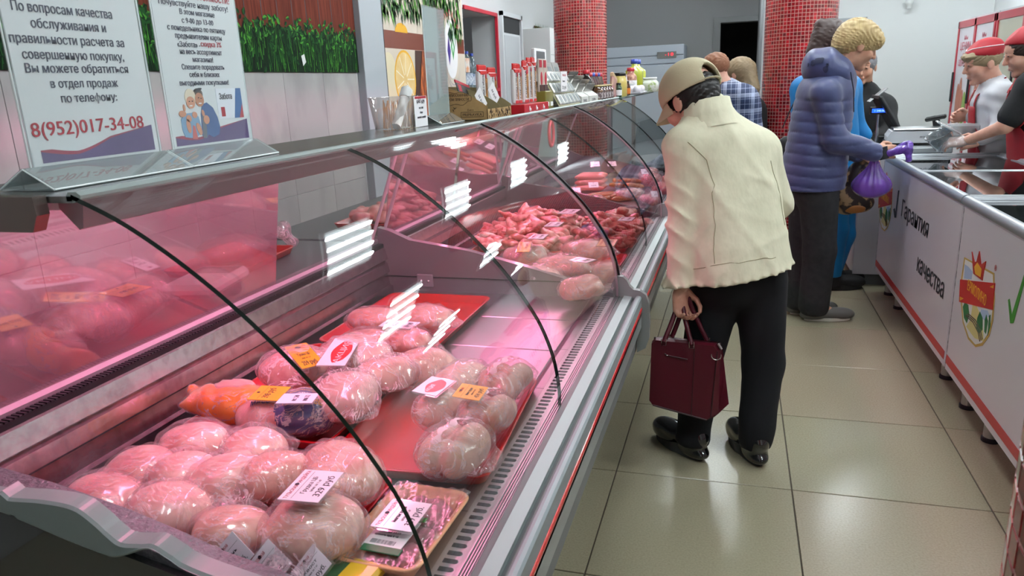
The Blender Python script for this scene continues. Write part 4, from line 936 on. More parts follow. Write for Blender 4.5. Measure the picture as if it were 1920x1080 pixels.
wrapped('wrapped dark-topped poultry on the rear worktop, nearest the camera', (-.90, -.62, .94), (.08, .14, .042), (0, 0, -.2), 152, MEATS[1], ears=((0, 1),), name='wrapped_chicken', h=.006)
card('orange price card on the nearest wrapped poultry of the rear worktop', (-.88, -.64, .99), (-.88, -.56, .99), (-.82, -.64, .985), [('398 руб', .3, .3, .6, INK)], CARDO, group=None)

# ================================================================ ON TOP OF THE COUNTERS
ACR = glass('acrylic_sign', '#f8fbfb', refl=.8, rough=.02, haze=.03, hcol='#dfe8e8')
def lfr(o, lift=.0): return frame((o[0]+lift, o[1], o[2]), (0, 1, 0), (0, 0, 1))
def holder(label, x, y0, y1, z1, cat='sign holder', w=.045):
    t = thing('sign_holder', label, cat, (0, 0, 0))
    MB().box((x-.0035, y0, 1.292), (x-.0015, y1, z1)).box((x+.0015, y0, 1.292), (x+.0035, y1, z1)).build('acrylic_sleeve', ACR, t)
    b = MB(); p = [(x, 1.293), (x+w, 1.2695), (x+w, 1.2665), (x-w, 1.2665), (x-w, 1.2695)]; q = [(x, 1.288), (x+w-.006, 1.2695), (x-w+.006, 1.2695)]
    for a, c in ((0, 1), (4, 0), (2, 3)): pass
    for (ax, az), (bx, bz) in (((x+.002, 1.2935), (x+w, 1.2690)), ((x-.002, 1.2935), (x-w, 1.2690)), ((x-w, 1.2680), (x+w, 1.2680))):
        dx, dz = bx-ax, bz-az; L = math.hypot(dx, dz); nx, nz = -dz/L*.0012, dx/L*.0012
        b.prism([(ax+nx, az+nz), (bx+nx, bz+nz), (bx-nx, bz-nz), (ax-nx, az-nz)], y0-.012, y1+.012)
    b.build('acrylic_foot', glass('acrylic_foot', '#eef6f6', refl=2.6, rough=.03, haze=.12, hcol='#e6eeee'), t)
    eg = MB()
    for yy in (y0-.012, y1+.012):
        eg.tube([(x+w, yy, 1.268), (x, yy, 1.2935), (x-w, yy, 1.268)], .0012, 6)
    eg.tube([(x, y0, 1.294), (x, y0, z1)], .0014, 6).tube([(x, y1, 1.294), (x, y1, z1)], .0014, 6).tube([(x+w, y0-.012, 1.2685), (x+w, y1+.012, 1.2685)], .0013, 6)
    eg.build('bright_edges', M('acrylic_edge', '#e8f0f0', .15, spec=.8), t)
    return t
xs = -.485; DEEP = M('ink_slate', '#2b2c44', .5)
s1 = holder('left acrylic sign with the telephone number 8(952)017-34-08, nearest on the counter', xs, -1.068, -.840, 1.575)
MB().box((xs-.001, -1.064, 1.2945), (xs+.001, -.844, 1.572)).build('paper', PAPER, s1)
F = .0016
for s_, o, w_, sz in (('По вопросам качества', (-0.485, -0.971, 1.485), .157, .0170), ('обслуживания и', (-0.485, -0.967, 1.466), .119, .0165), ('правильности расчета за', (-0.485, -0.970, 1.447), .182, .0165),
        ('совершенную покупку,', (-0.485, -0.966, 1.428), .164, .0160), ('Вы можете обратиться', (-0.485, -0.964, 1.411), .168, .0160), ('в отдел продаж', (-0.485, -0.960, 1.392), .112, .0155), ('по телефону:', (-0.485, -0.957, 1.373), .094, .0155)):
    text(s_, 'lettering', DEEP, s1, lfr(o, F), sz, w_, bold=.00035)
text('8(952)017-34-08', 'phone_number', INKR, s1, lfr((-0.485, -0.963, 1.332), F), .0255, .190, bold=.0007)
PUR = M('wave_purple', '#5b3d78', .5); WR = M('wave_red', '#a4284a', .5)
def wave(parent, y0, y1, z0, h):
    n = 24; W = y1-y0
    for nm, mt, add, dx in (('red_wave', WR, .006, .0012), ('purple_wave', PUR, 0, .0014)):
        b = MB()
        for k in range(n+1):
            u = k/n; t_ = z0 + h*(.42 - .22*math.sin(PI*min(u*1.7, 1)) + .65*max(0, u-.3)/.7*(1 if u < .85 else 1)) + add*(1-u)*min(1, u*8+.3)
            b.v += [(xs+dx, y0+W*u, z0), (xs+dx, y0+W*u, t_)]
        for k in range(n): b.f.append((2*k, 2*k+2, 2*k+3, 2*k+1)); b.mi.append(0); b.sm.append(False)
        b.build(nm, mt, parent)
wave(s1, -1.050, -.852, 1.298, .035)
s2 = holder('second acrylic sign with a discount notice and a printed photo of an elderly couple', xs, -.812, -.607, 1.585)
MB().box((xs-.001, -.810, 1.2945), (xs+.001, -.609, 1.582)).build('paper', PAPER, s2)
for s_, o, w_, sz, m in (('стоимости!', (-0.485, -0.665, 1.527), .085, .017, INKR), ('Почувствуйте нашу заботу!', (-0.485, -0.712, 1.514), .166, .0125, DEEP), ('В этом магазине', (-0.485, -0.709, 1.502), .084, .0118, DEEP), ('с 9-00 до 13-00', (-0.485, -0.711, 1.489), .076, .0118, DEEP),
        ('с понедельника по пятницу', (-0.485, -0.714, 1.477), .140, .0120, DEEP), ('предъявителям карты', (-0.485, -0.713, 1.465), .113, .0120, DEEP), ('на весь ассортимент', (-0.485, -0.713, 1.441), .103, .0118, DEEP),
        ('магазина!', (-0.485, -0.712, 1.429), .050, .0118, DEEP), ('Спешите порадовать', (-0.485, -0.713, 1.417), .105, .0118, DEEP), ('себя и близких', (-0.485, -0.713, 1.405), .075, .0118, DEEP), ('выгодными покупками!', (-0.485, -0.715, 1.392), .122, .0118, DEEP)):
    text(s_, 'lettering', m, s2, lfr(o, F), sz, w_, bold=.0002)
text('«Забота» -', 'lettering', DEEP, s2, lfr((-0.485, -0.741, 1.452), F), .0118, .054, bold=.0002)
text('скидка 3%', 'lettering', INKR, s2, lfr((-0.485, -0.686, 1.454), F), .0118, .052, bold=.0002)
wave(s2, -.804, -.616, 1.298, .032)
def flat(parent, name, mat, c, ry, rz, dx, n=20, a=0):
    pts = []
    for k in range(n):
        t = 2*PI*k/n; y, z = ry*math.cos(t), rz*math.sin(t); pts.append((c[1]+y*math.cos(a)-z*math.sin(a), c[2]+y*math.sin(a)+z*math.cos(a)))
    return MB().prism(pts, xs+.001, xs+dx, 'x').build(name, mat, parent)
SK = M('print_skin', '#c98f74', .5); DEN = M('print_denim', '#7d9dbb', .5); DEN2 = M('print_blue', '#46608f', .5); HA = M('print_hair', '#d9cdb8', .5)
def pp(L, name, mat, dx): return MB().prism([(p[1], p[2]) for p in L], xs+.001, xs+dx, 'x').build(name, mat, s2)
pp([(-0.485, -0.731, 1.361), (-0.485, -0.719, 1.364), (-0.485, -0.705, 1.355), (-0.485, -0.696, 1.338), (-0.485, -0.693, 1.322), (-0.485, -0.698, 1.310), (-0.485, -0.713, 1.306), (-0.485, -0.725, 1.311), (-0.485, -0.733, 1.305), (-0.485, -0.741, 1.311), (-0.485, -0.737, 1.346)], 'printed_jacket', DEN2, .0017)
pp([(-0.485, -0.735, 1.346), (-0.485, -0.729, 1.348), (-0.485, -0.727, 1.329), (-0.485, -0.730, 1.306), (-0.485, -0.740, 1.307)], 'printed_shirt', M('print_grey', '#6b6f78', .5), .0018)
pp([(-0.485, -0.786, 1.339), (-0.485, -0.776, 1.348), (-0.485, -0.756, 1.349), (-0.485, -0.744, 1.342), (-0.485, -0.741, 1.327), (-0.485, -0.743, 1.316), (-0.485, -0.750, 1.312), (-0.485, -0.757, 1.307), (-0.485, -0.782, 1.311), (-0.485, -0.786, 1.322)], 'printed_jacket', DEN, .0019)
pp([(-0.485, -0.761, 1.329), (-0.485, -0.756, 1.327), (-0.485, -0.753, 1.306), (-0.485, -0.766, 1.307)], 'printed_top', M('print_coral', '#c46a68', .5), .0020)
flat(s2, 'printed_hair', HA, (-0.485, -0.757, 1.373), 0.0129, 0.0139, 0.0019, a=0)
flat(s2, 'printed_face', SK, (-0.485, -0.758, 1.365), 0.0101, 0.0097, 0.0021, a=0)
flat(s2, 'printed_hair', M('print_dark_hair', '#4a3b34', .5), (-0.485, -0.738, 1.377), 0.0121, 0.0103, 0.0018, a=0.2)
flat(s2, 'printed_face', M('print_skin_dark', '#b67c5e', .5), (-0.485, -0.736, 1.369), 0.0105, 0.0113, 0.0022, a=0.2)
flat(s2, 'printed_hand', SK, (-0.485, -0.781, 1.348), 0.0081, 0.0051, 0.0024, a=0)
flat(s2, 'printed_hand', SK, (-0.485, -0.775, 1.357), 0.0024, 0.0056, 0.0024, a=0)
flat(s2, 'printed_hand', SK, (-0.485, -0.768, 1.340), 0.0060, 0.0056, 0.0024, a=0)
flat(s2, 'printed_hand', SK, (-0.485, -0.771, 1.328), 0.0048, 0.0113, 0.0024, a=0.1)
flat(s2, 'printed_hand', SK, (-0.485, -0.753, 1.345), 0.0060, 0.0051, 0.0024, a=0)
flat(s2, 'printed_hand', SK, (-0.485, -0.747, 1.322), 0.0052, 0.0108, 0.0024, a=0.4)
flat(s2, 'printed_hand', SK, (-0.485, -0.732, 1.347), 0.0032, 0.0056, 0.0024, a=0.2)
flat(s2, 'printed_hand', SK, (-0.485, -0.726, 1.336), 0.0073, 0.0072, 0.0024, a=0.5)
flat(s2, 'printed_eye', INK, (-0.485, -0.761, 1.367), 0.0016, 0.0008, 0.0026, a=0)
flat(s2, 'printed_eye', INK, (-0.485, -0.754, 1.367), 0.0016, 0.0008, 0.0026, a=0)
flat(s2, 'printed_eye', INK, (-0.485, -0.738, 1.372), 0.0016, 0.0008, 0.0026, a=0)
flat(s2, 'printed_eye', INK, (-0.485, -0.732, 1.371), 0.0016, 0.0008, 0.0026, a=0)
flat(s2, 'printed_smile', PAPER, (-0.485, -0.759, 1.360), 0.0040, 0.0010, 0.0026, a=0)
flat(s2, 'printed_smile', PAPER, (-0.485, -0.736, 1.363), 0.0040, 0.0010, 0.0026, a=0)
flat(s2, 'sunglasses', INK, (-0.485, -0.736, 1.385), 0.0089, 0.0023, 0.0026, a=0.2)
a_ = (-0.485, -0.692, 1.386); c_ = (-0.485, -0.624, 1.333)
MB().box((xs+.001, a_[1], c_[2]+.002), (xs+.0016, c_[1], a_[2])).build('printed_card', M('print_card', '#dfe2ea', .5), s2)
MB().prism([(c_[1]-.026, c_[2]+.002), (c_[1]-.014, a_[2]), (c_[1], a_[2]), (c_[1], c_[2]+.002)], xs+.001, xs+.0018, 'x').build('blue_corner', M('print_card_blue', '#2f5f96', .5), s2)
MB().prism([(c_[1]-.012, c_[2]+.002), (c_[1]-.001, c_[2]+.026), (c_[1], c_[2]+.002)], xs+.001, xs+.002, 'x').build('red_corner', M('print_card_red', '#a83038', .5), s2)
MB().box((xs+.001, a_[1]+.008, c_[2]+.006), (xs+.0019, a_[1]+.018, c_[2]+.022)).build('red_patch', INKR, s2)
text('Забота', 'lettering', INK, s2, lfr((xs, a_[1]+.024, a_[2]-.018), F+.0006), .014, .034)
s3 = holder('tall narrow empty acrylic holder between the skewer tub and the cardboard spice box', -.50, .275, .440, 1.603)
MB().box((-.5008, .278, 1.294), (-.4998, .437, 1.600)).build('plastic_sheet', M('frosted_sheet', '#b9c4c4', .12, coat=.6, coat_bump=.5, cscale=9), s3)
# tub of wooden skewers
t = thing('skewer_tub', 'clear ribbed plastic tub of thin sticks with a price card, left of the empty holder', 'tub', (-.545, .135, 1.266))
b = MB(); n = 72
b.rings([[((.052+.0012*(k % 2))*sc*math.cos(2*PI*k/n), (.115+.0012*(k % 2))*sc*math.sin(2*PI*k/n), z) for k in range(n)] for sc, z in ((.80, .001), (.82, .012), (.98, .085), (1.04, .088))], caps=False)
b.build('tub_wall', glass('tub_plastic', '#f4f2f0', refl=2.2, rough=.05, haze=.25, hcol='#e8e4e2'), t, fixn=False)
b = MB(); rr = random.Random(3)
for k in range(46):
    y = rr.uniform(-.07, .085); x = rr.uniform(-.028, .028); b.tube([(x, y, .003), (x+rr.uniform(-.01, .01), y*1.1, rr.uniform(.06, .08))], .0014, 5)
b.build('thin_sticks', M('orange_stick', '#d3893f', .5), t, kind='stuff')
rl = thing('bag_roll', 'white plastic dispenser tube with a ring cap leaning in the skewer tub', 'tube', (-.515, .075, 1.275), 0); rl.rotation_euler = (-.75, 0, 0)
MB().tube([(0, 0, 0), (0, 0, .105)], .013, 16).build('roll', M('roll_white', '#d9d3cd', .5), rl); MB().lathe([(.015, .100), (.0165, .102), (.0165, .130), (.014, .132), (.0001, .132)], n=18).build('cap', WHITE, rl)
MB().tube([(.0, .006*math.cos(a), .138+.006*math.sin(a)) for a in (2*PI*k/14 for k in range(15))], .0016, 6).build('ring', WHITE, rl)
t = thing('price_card', 'white price card reading 609 rub upside down in front of the skewer tub', 'price card', (0, 0, 0)); tl = (-.487, .150, 1.345)
MB().box((-.489, .145, 1.268), (-.4875, .232, 1.352)).build('card', PAPER, t)
text('609 руб', 'lettering', INK, t, frame((-.4870, .189, 1.342), (0, -1, 0), (0, 0, -1)), .016, .055, bold=.0003)
for k, s_ in enumerate(('цена за 1 шт', 'яйцо', 'куриное в упаковке')): text(s_, 'lettering', INK, t, frame((-.4870, .189, 1.322-.013*k), (0, -1, 0), (0, 0, -1)), .009, (.03, .02, .06)[k])
MB().box((-.488, .150, 1.345), (-.4868, .228, 1.3515)).build('red_header', INKR, t)
# cardboard boxes
CB = M('cardboard', '#9a7b4f', .8, col2='#a8885a', nscale=30); CI = M('cardboard_ink', '#3b2a1a', .8); CBI = M('cardboard_inside', '#8f8360', .8)
t = thing('spice_box', 'brown cardboard display box printed with spices between the empty holder and mustard tubes', 'box', (0, 0, 0)); z = 1.2665; w_ = .002; xa, xb, ya, yb = -.575, -.392, .50, .765
def side_(y, th): return MB().prism([(xa, z), (xb, z), (xb, 1.308), (xb-.02, 1.322), (-.46, 1.350), (-.52, 1.368), (xa, 1.374)], y, y+th)
side_(ya, w_).build('side_panel', CB, t); side_(yb-w_, w_).build('side_panel', CBI, t); side_((ya+yb)/2, w_).build('divider', CBI, t)
MB().box((xb-w_, ya, z), (xb, yb, 1.300)).build('front_panel', CB, t); MB().box((xa, ya, z), (xa+w_, yb, 1.374)).build('back_panel', CBI, t); MB().box((xa, ya, z), (xb, yb, z+.002)).build('bottom', CBI, t)
FY = .4997
for s_, x, zz, sz, w2 in (('СТЕРИЛИЗОВАННЫЕ', -.500, 1.342, .012, .088), ('ПАРОМ ПРЯНОСТИ', -.495, 1.329, .012, .082)): text(s_, 'lettering', CI, t, frame((x, FY, zz), (1, 0, 0), (0, 0, 1)), sz, w2, bold=.0004)
text('PRIPRAVKA', 'lettering', CI, t, frame((-.445, FY, 1.280), (1, 0, 0), (0, 0, 1)), .0125, .066, bold=.0005); text('Без', 'lettering', CI, t, frame((-.45, FY, 1.296), (1, 0, 0), (0, 0, 1)), .009, .02)
b = MB(); q = [(-.483, 1.277), (-.407, 1.277), (-.407, 1.2925), (-.483, 1.2925)]
for k in range(4): b.tube([(q[k][0], FY, q[k][1]), (q[(k+1) % 4][0], FY, q[(k+1) % 4][1])], .0008, 5)
q = [(-.500+.055*math.cos(a), 1.336+.020*math.sin(a)+.003*math.sin(7*a)) for a in (2*PI*k/40 for k in range(41))]; b.tube([(p[0], FY, p[1]) for p in q], .0007, 5)
rr = random.Random(8)
for k in range(30):
    x, zz = rr.uniform(-.565, -.40), rr.uniform(1.270, 1.312); L = rr.uniform(.003, .007); a = rr.uniform(0, 3.1)
    if 1.274 < zz < 1.304 and x > -.49: continue
    b.tube([(x-L*math.cos(a), FY, zz-L*math.sin(a)), (x, FY, zz), (x+L*math.cos(a), FY, zz+L*math.sin(a))], [.0004, .0014, .0004], 5)
for k in range(70):
    y, zz = rr.uniform(.505, .76), rr.uniform(1.270, 1.297); a = rr.uniform(.8, 2.3); L = rr.uniform(.003, .006); b.tube([(xb+.0003, y-L*math.cos(a), zz-L*math.sin(a)), (xb+.0003, y+L*math.cos(a), zz+L*math.sin(a))], .0011, 5)
b.build('printed_pattern', CI, t, kind='stuff')
BK = M('black_sachet', '#202124', .35, coat=.4)
t = thing('spice_sachet', 'black spice sachet with a red mark standing in the large cardboard box', 'sachet', (-.50, .60, 1.340), 0); t.rotation_euler = (-.2, -.35, 0)
MB().box((-.002, -.055, -.05), (.002, .06, .048), bev=.002).build('pouch', BK, t); MB().box((.002, -.045, .012), (.0026, -.02, .036)).build('red_mark', INKR, t); MB().box((-.0022, -.055, .040), (.0024, .06, .050)).build('red_top_seal', INKR, t)
text('КЛАССИКА', 'lettering', PAPER, t, frame((.0024, .015, -.012), (0, 1, 0), (0, 0, 1)), .016, .08)
for i, (y, z, lb) in enumerate(((.69, 1.345, 'slanting white price card stuck in the large cardboard box'), (.55, 1.33, 'white price card tucked in the front of the cardboard box'))):
    t = thing('price_card', lb, 'price card', (-.43, y, z)); t.rotation_euler = (-.9, 0, -.2)
    MB().box((0, -.035, -.022), (.001, .035, .022)).build('card', PAPER, t); text('64 руб', 'lettering', INK, t, frame((.0012, 0, -.006), (0, 1, 0), (0, 0, 1)), .014, .04)
# mustard pouches in red display trays
WP = M('pouch_white', '#dcdcdc', .3, coat=.5, coat_bump=.4); OP = M('pouch_food', '#c7893f', .35, col2='#5a3a1c', nscale=60)
md = thing('display_tray', 'red cardboard display tray under the white mustard tubes', 'display tray', (0, 0, 0))
MB().box((-.455, .868, 1.2665), (-.372, 1.235, 1.300), bev=.001).build('tray_body', M('display_red', '#b21522', .4), md)
for yy in (.94, 1.04, 1.15):
    MB().lathe([(.004, 0), (.006, .003), (.006, .009), (.002, .012), (.002, .017), (.0001, .018)], (-.3715, yy, 1.275), 10).build('printed_bottle', PAPER, md)
for yy in (.98, 1.16): text('настоящая русская горчица', 'lettering', PAPER, md, lfr((-.3715, yy, 1.2695)), .005, .08)
words_ = ['ГОРЧИЦА С МЁДОМ', 'ГОРЧИЦА С МЁДОМ', 'ГОРЧИЦА С ПЕРЦЕМ', 'ГОРЧИЦА', 'ГОРЧИЦА', 'ГОРЧИЦА-ХРЕН', 'ГОРЧИЦА ДИЖОН', 'ГОРЧИЦА РУССКАЯ']
spots = [(-.475, .700, 1.298, .14, 'farthest left behind the cardboard box'), (-.470, .790, 1.290, .14, 'second from left behind the cardboard box'), (-.415, .897, 1.302, .14, 'first in the red tray'), (-.415, .944, 1.302, .14, 'second in the red tray'),
         (-.405, .991, 1.302, .15, 'third in the red tray'), (-.415, 1.040, 1.302, .155, 'fourth in the red tray'), (-.415, 1.095, 1.302, .165, 'fifth in the red tray'), (-.415, 1.160, 1.302, .168, 'last in the red tray')]
for i, (x, y, z, h, lb) in enumerate(spots):
    t = thing('mustard_tube', 'white mustard tube pouch with red top, ' + lb, 'mustard pouch', (x, y, z), 0, 'mustard pouches on the counter top'); w_ = .0225 if i > 1 else .042
    MB().box((-.009, -w_, 0), (.009, w_, h-.012), bev=.006).build('pouch', WP, t)
    MB().box((-.0025, -w_, h-.016), (.0045, w_, h+.003), bev=.0015).prism([(-w_, h-.016), (w_, h-.016), (w_*.8, h-.028), (-w_*.8, h-.028)], .0, .0096, 'x').build('red_top', M('pouch_red', '#cf1f1f', .3, coat=.5), t)
    MB().box((.008, -w_*.85, .002), (.0098, w_*.85, .014), bev=.001).build('red_base', M('pouch_red', '#cf1f1f', .3, coat=.5), t)
    o = MB()
    for k in range(9): o.box((-.002, -w_+k*w_*.22, h+.0025), (.002, -w_+k*w_*.22+w_*.11, h+.005))
    o.build('crimp', M('pouch_red', '#cf1f1f', .3, coat=.5), t)
    text(words_[i], 'lettering', INK, t, frame((.0094, w_*.12 if i > 1 else -w_*.05, h*.47), (0, 0, 1), (0, -1, 0)), .020, h*.66, bold=.0005)
    MB().box((.0085, w_*.28, h*.12), (.0095, w_*.85, h*.72)).build('food_picture', OP, t)
    MB().lathe([(.009, 0), (.009, .001), (.0001, .001)], (0, 0, 0), 12).xf(Matrix.Translation((.0088, w_*.5, h*.76)) @ Matrix.Rotation(PI/2, 4, 'Y')).build('red_seal', INKR, t)
# striped sachet strips, sauce packs, pouch racks
t = thing('sauce_pack', 'tall upright sauce pack of two sachets with red corners above an olive box', 'sauce pack', (-.42, 1.33, 1.267))
MB().box((-.02, -.06, 0), (.03, .07, .075), bev=.004).build('olive_box', M('olive_box', '#7a7428', .35, coat=.6), t)
for yy in (-.03, .04):
    MB().box((-.006, yy-.032, .07), (.006, yy+.032, .205), bev=.004).build('sachet', M('cream_sachet', '#c9c0b4', .3, coat=.5), t); MB().box((.0055, yy-.03, .17), (.0070, yy+.01, .20)).build('red_corner', INKR, t)
    MB().ball((.006, yy, .125), (.002, .018, .028), 12, 8).build('red_berry_print', INKR, t)
    MB().box((.030, yy-.025, .012), (.0312, yy+.02, .030)).build('white_sticker', PAPER, t)
    MB().box((.0055, yy-.031, .075), (.0072, yy+.031, .10)).build('dark_band', M('dark_brown_print', '#3a1a14', .4), t)
t = thing('price_card', 'white price card on a string in front of the sachet rack', 'price card', (-.375, 1.55, 1.375))
MB().box((0, -.062, -.04), (.001, .062, .045)).build('card', PAPER, t); text('ТУЛЬСКАЯ', 'lettering', INKR, t, lfr((.0012, 0, .025)), .012, .07); text('Лимон', 'lettering', INK, t, lfr((.0012, -.01, 0)), .012, .05); text('20 руб', 'lettering', INK, t, lfr((.0012, 0, -.03)), .02, .08)
def rack(name, label, y0, y1, mat, n, cols, xb=-.45, xf=-.365, z1=1.42):
    t = thing(name, label, 'sachet rack', (0, 0, 0))
    a = Vector((xf, 0, 1.270)); b_ = Vector((xb, 0, z1)); d = (b_-a); L = d.length; d.normalize(); nn = Vector((d.z, 0, -d.x))
    m = frame((xf, y0, 1.272), (0, 1, 0), d)
    MB().box((0, 0, -.004), (y1-y0, L, 0)).xf(m).build('card_back', M('rack_card', '#d3cfae', .5), t)
    k = 0
    for r in range(n):
        for c in range(cols):
            w_ = (y1-y0)/cols; h = L/n
            MB().box((c*w_+.002, r*h+.004, .001), ((c+1)*w_-.002, (r+1)*h-.001, .012), bev=.005).xf(m).build('sachet', mat, t)
            MB().box((c*w_+w_*.25, r*h+h*.25, .012), ((c+1)*w_-w_*.3, r*h+h*.75, .0128), bev=.001).xf(m).build('sachet_print', M('sachet_print', '#5c6566', .4), t)
    return t
rack('sachet_rack', 'leaning card rack of small silver-white sachets in rows by the canopy edge', 1.42, 1.86, M('sachet_silver', '#c9cbc6', .25, .3, coat=.6), 3, 6)
t = rack('sachet_rack', 'taller dark rack of zigzag patterned sachets behind the silver ones', 1.62, 2.05, M('sachet_grey', '#85827c', .35, coat=.4), 2, 3, xb=-.53, xf=-.47, z1=1.47)
MB().box((-.535, 1.60, 1.45), (-.52, 1.82, 1.53), bev=.003).box((-.5195, 1.63, 1.462), (-.519, 1.79, 1.518), 1).build('framed_header', [PAPER, M('header_grey', '#55575a', .5)], t)
def wbox(label, y0, y1, txt):
    t = thing('spice_carton', label, 'carton', (0, 0, 0))
    MB().prism([(-.52, 1.2665), (-.365, 1.2665), (-.365, 1.300), (-.50, 1.395), (-.52, 1.395)], y0, y1).build('carton', M('carton_white', '#c4c4bd', .5), t)
    for k in range(4):
        MB().box((-.50, y0+.02, 0), (-.495, y1-.02, .05)).xf(Matrix.Translation((.03*k+.005, 0, 1.385-.022*k)) @ Matrix.Translation((-.5, 0, 0)) @ Matrix.Rotation(.5, 4, 'Y') @ Matrix.Translation((.5, 0, 0))).build('foil_sachet', M('foil_sachet', '#9b9a95', .25, .6), t)
    text(txt, 'lettering', INK, t, lfr((-.3645, (y0+y1)/2, 1.275)), .022, min(.1, (y1-y0)*.6), bold=.0008)
wbox('white spice carton lettered in black next to the silver sachet rack', 1.90, 2.08, 'тес')
wbox('second white carton of foil sachets, right of the lettered one', 2.10, 2.36, 'соль')
# jars and bottles
def jar(name, label, c, r, h, body, cap, cat='jar', label_m=None, group=None, neck=.7, sh=.85):
    t = thing(name, label, cat, c, 0, group)
    MB().lathe([(r*.92, 0), (r, .004), (r, h*.62), (r*.95, h*.68), (r*neck, h*sh), (r*neck, h*.9)], n=16).build('glass_body', body, t)
    MB().lathe([(r*(neck+.06), h*.87), (r*(neck+.08), h*.875), (r*(neck+.08), h), (r*neck, h*1.005), (.0001, h*1.005)], n=16).build('lid', cap, t)
    if label_m: MB().lathe([(r*1.01, h*.12), (r*1.012, h*.13), (r*1.012, h*.5), (r*1.01, h*.51)], n=16).build('paper_label', label_m, t)
    return t
JB = M('jar_brown', '#4a2a12', .12, coat=1); JR = M('jar_maroon', '#3c0d14', .12, coat=1); JD = M('jar_dark', '#17110f', .1, coat=1); LR = M('lid_red', '#b3182a', .3, coat=.5); LBL = M('jar_label', '#a89f9c', .5, col2='#5a4a4e', nscale=70, ncontrast=(.45, .55))
LBU = M('lid_blue', '#28409a', .3, coat=.5); YEL = M('mayo_yellow', '#d4c06a', .3, coat=.6)
g = 'jars on the counter top by the red pillar'
jar('sauce_bottle', 'dark soy sauce bottle with a red cap, first by the cartons', (-.45, 2.46, 1.2665), .036, .17, JD, LR, 'bottle', None, g, .5, .8)
for k in range(5):
    jar('sauce_jar', 'tall brown sauce jar with a ' + ('red lid, ' if k % 2 == 0 else 'blue lid, ') + ('nearest', 'second', 'third', 'fourth', 'farthest')[k] + ' of the back row', (-.47, 2.62+.085*k, 1.2665), .036, .155, (JB, JR, JR, JB, JB)[k], (LR, LBU)[k % 2], 'jar', None, g)
for k in range(5):
    jar('adjika_jar', 'low labelled glass jar of spice paste, ' + ('nearest', 'second', 'third', 'fourth', 'farthest')[k] + ' of the front row', (-.395, 2.50+.095*k, 1.2665), .034, .085, JR if k % 2 else JB, M('lid_gold', '#a8946a', .3, .6), 'jar', LBL, g)
MB_ = MB().box((-.44, 2.44, 1.2665), (-.362, 2.98, 1.2800)); 
t = thing('hanging_pouch', 'beige doypack pouch of pink spice leaning by the jars', 'pouch', (-.40, 3.10, 1.2665), 0); t.rotation_euler = (-.25, 0, 0)
MB().box((-.012, -.07, 0), (.012, .09, .15), bev=.010).build('pouch', M('pouch_beige', '#b79a7c', .4, col2='#b0707c', nscale=30), t); MB().box((-.012, -.07, .12), (.0125, .09, .145), bev=.003).build('top_band', M('pouch_tan', '#c9ab84', .4), t)
jar('green_bottle', 'small dark green bottle between the pouch and the yellow jar', (-.375, 3.18, 1.2665), .022, .09, M('bottle_green', '#0f3a1e', .1, coat=1), M('lid_dark', '#141414', .4), 'bottle', PAPER)
jar('mayonnaise_bottle', 'tall pale yellow bottle with a black cap', (-.40, 3.40, 1.2665), .05, .155, YEL, M('lid_dark', '#141414', .4), 'bottle', None, None, .75, .88)
jar('honey_jar', 'small brown jar with an orange label beside the pale yellow bottle', (-.39, 3.60, 1.2665), .036, .10, JB, M('lid_dark', '#141414', .4), 'jar', M('label_orange', '#d1762c', .4))
t = thing('price_card', 'white price card on a stick above the small brown jar', 'price card', (-.39, 3.66, 1.375)); t.rotation_euler = (-.7, 0, 0); MB().box((0, -.03, -.02), (.002, .05, .02)).tube([(0, -.02, -.02), (0, -.03, -.09)], .0015, 5).build('card', PAPER, t)
for k, (yy, zz) in enumerate(((3.95, 0), (4.18, 0), (4.06, .0))):
    t = thing('egg_box', 'clear plastic box of white eggs, ' + ('left in front', 'right in front', 'stacked on top, empty grey')[k], 'egg box', (-.37 - (.10 if k == 2 else 0), yy, 1.2665), 0, 'egg boxes at the far end of the counters')
    if k < 2:
        b = MB()
        for i in range(2):
            for j in range(3): b.ball((-.03+.05*i, -.06+.06*j, .035), (.024, .026, .03), 10, 8)
        b.build('eggs', M('egg_white', '#d9d6dc', .4), t, kind='stuff')
    b = MB().box((-.06, -.10, .0), (.06, .10, .02), bev=.01)
    if k == 2: b.box((-.06, -.22, .05), (.06, .22, .10), bev=.02)
    b.build('plastic_tray', glass('egg_plastic', '#e9e9ec', refl=2, rough=.1, haze=.45, hcol='#cfcfd6'), t)
OIL = M('oil_yellow', '#aab23a', .12, coat=1)
for k in range(2):
    jar('oil_bottle', 'yellow-green oil bottle with a blue cap, ' + ('left', 'right') [k] + ' one of the pair', (-.46, 4.62+.20*k, 1.2665), .075, .27, OIL, LBU, 'bottle', None, 'oil bottles at the far end of the counters', .32, .80)
jar('white_jug', 'round white jar with leaf print in front of the oil bottles', (-.36, 4.80, 1.2665), .085, .12, M('jug_white', '#cfd3cb', .3, col2='#8fa06a', nscale=30, ncontrast=(.55, .62)), M('jug_cap', '#d9dcdc', .3), 'jar', None, None, .75, .85)
jar('ketchup_bottle', 'small red and cream sauce pouch standing left of the oil bottles', (-.46, 4.40, 1.2665), .05, .20, M('ketchup', '#7a2a20', .3, col2='#c9a08a', nscale=40), LR, 'bottle', PAPER, None, .55, .8)
tag(MB().box((-.66, 3.10, 1.2545), (-.34, 5.02, 1.2660), bev=.003).build('glass_shelf', glass('shelf_glass', '#cfe3dc', refl=1.6, rough=.02, haze=.2, hcol='#9fb0ac')), 'glass shelf plate beyond the counters carrying eggs and oil bottles', 'shelf')
sp_ = tag(MB().tube([(-.5, 3.6, 0), (-.5, 3.6, 1.254)], .018, 10).tube([(-.5, 4.9, 0), (-.5, 4.9, 1.254)], .018, 10).box((-.62, 3.5, 0), (-.38, 5.0, .02)).build('shelf_stand', STEEL), 'steel stand carrying the far glass shelf', 'stand')
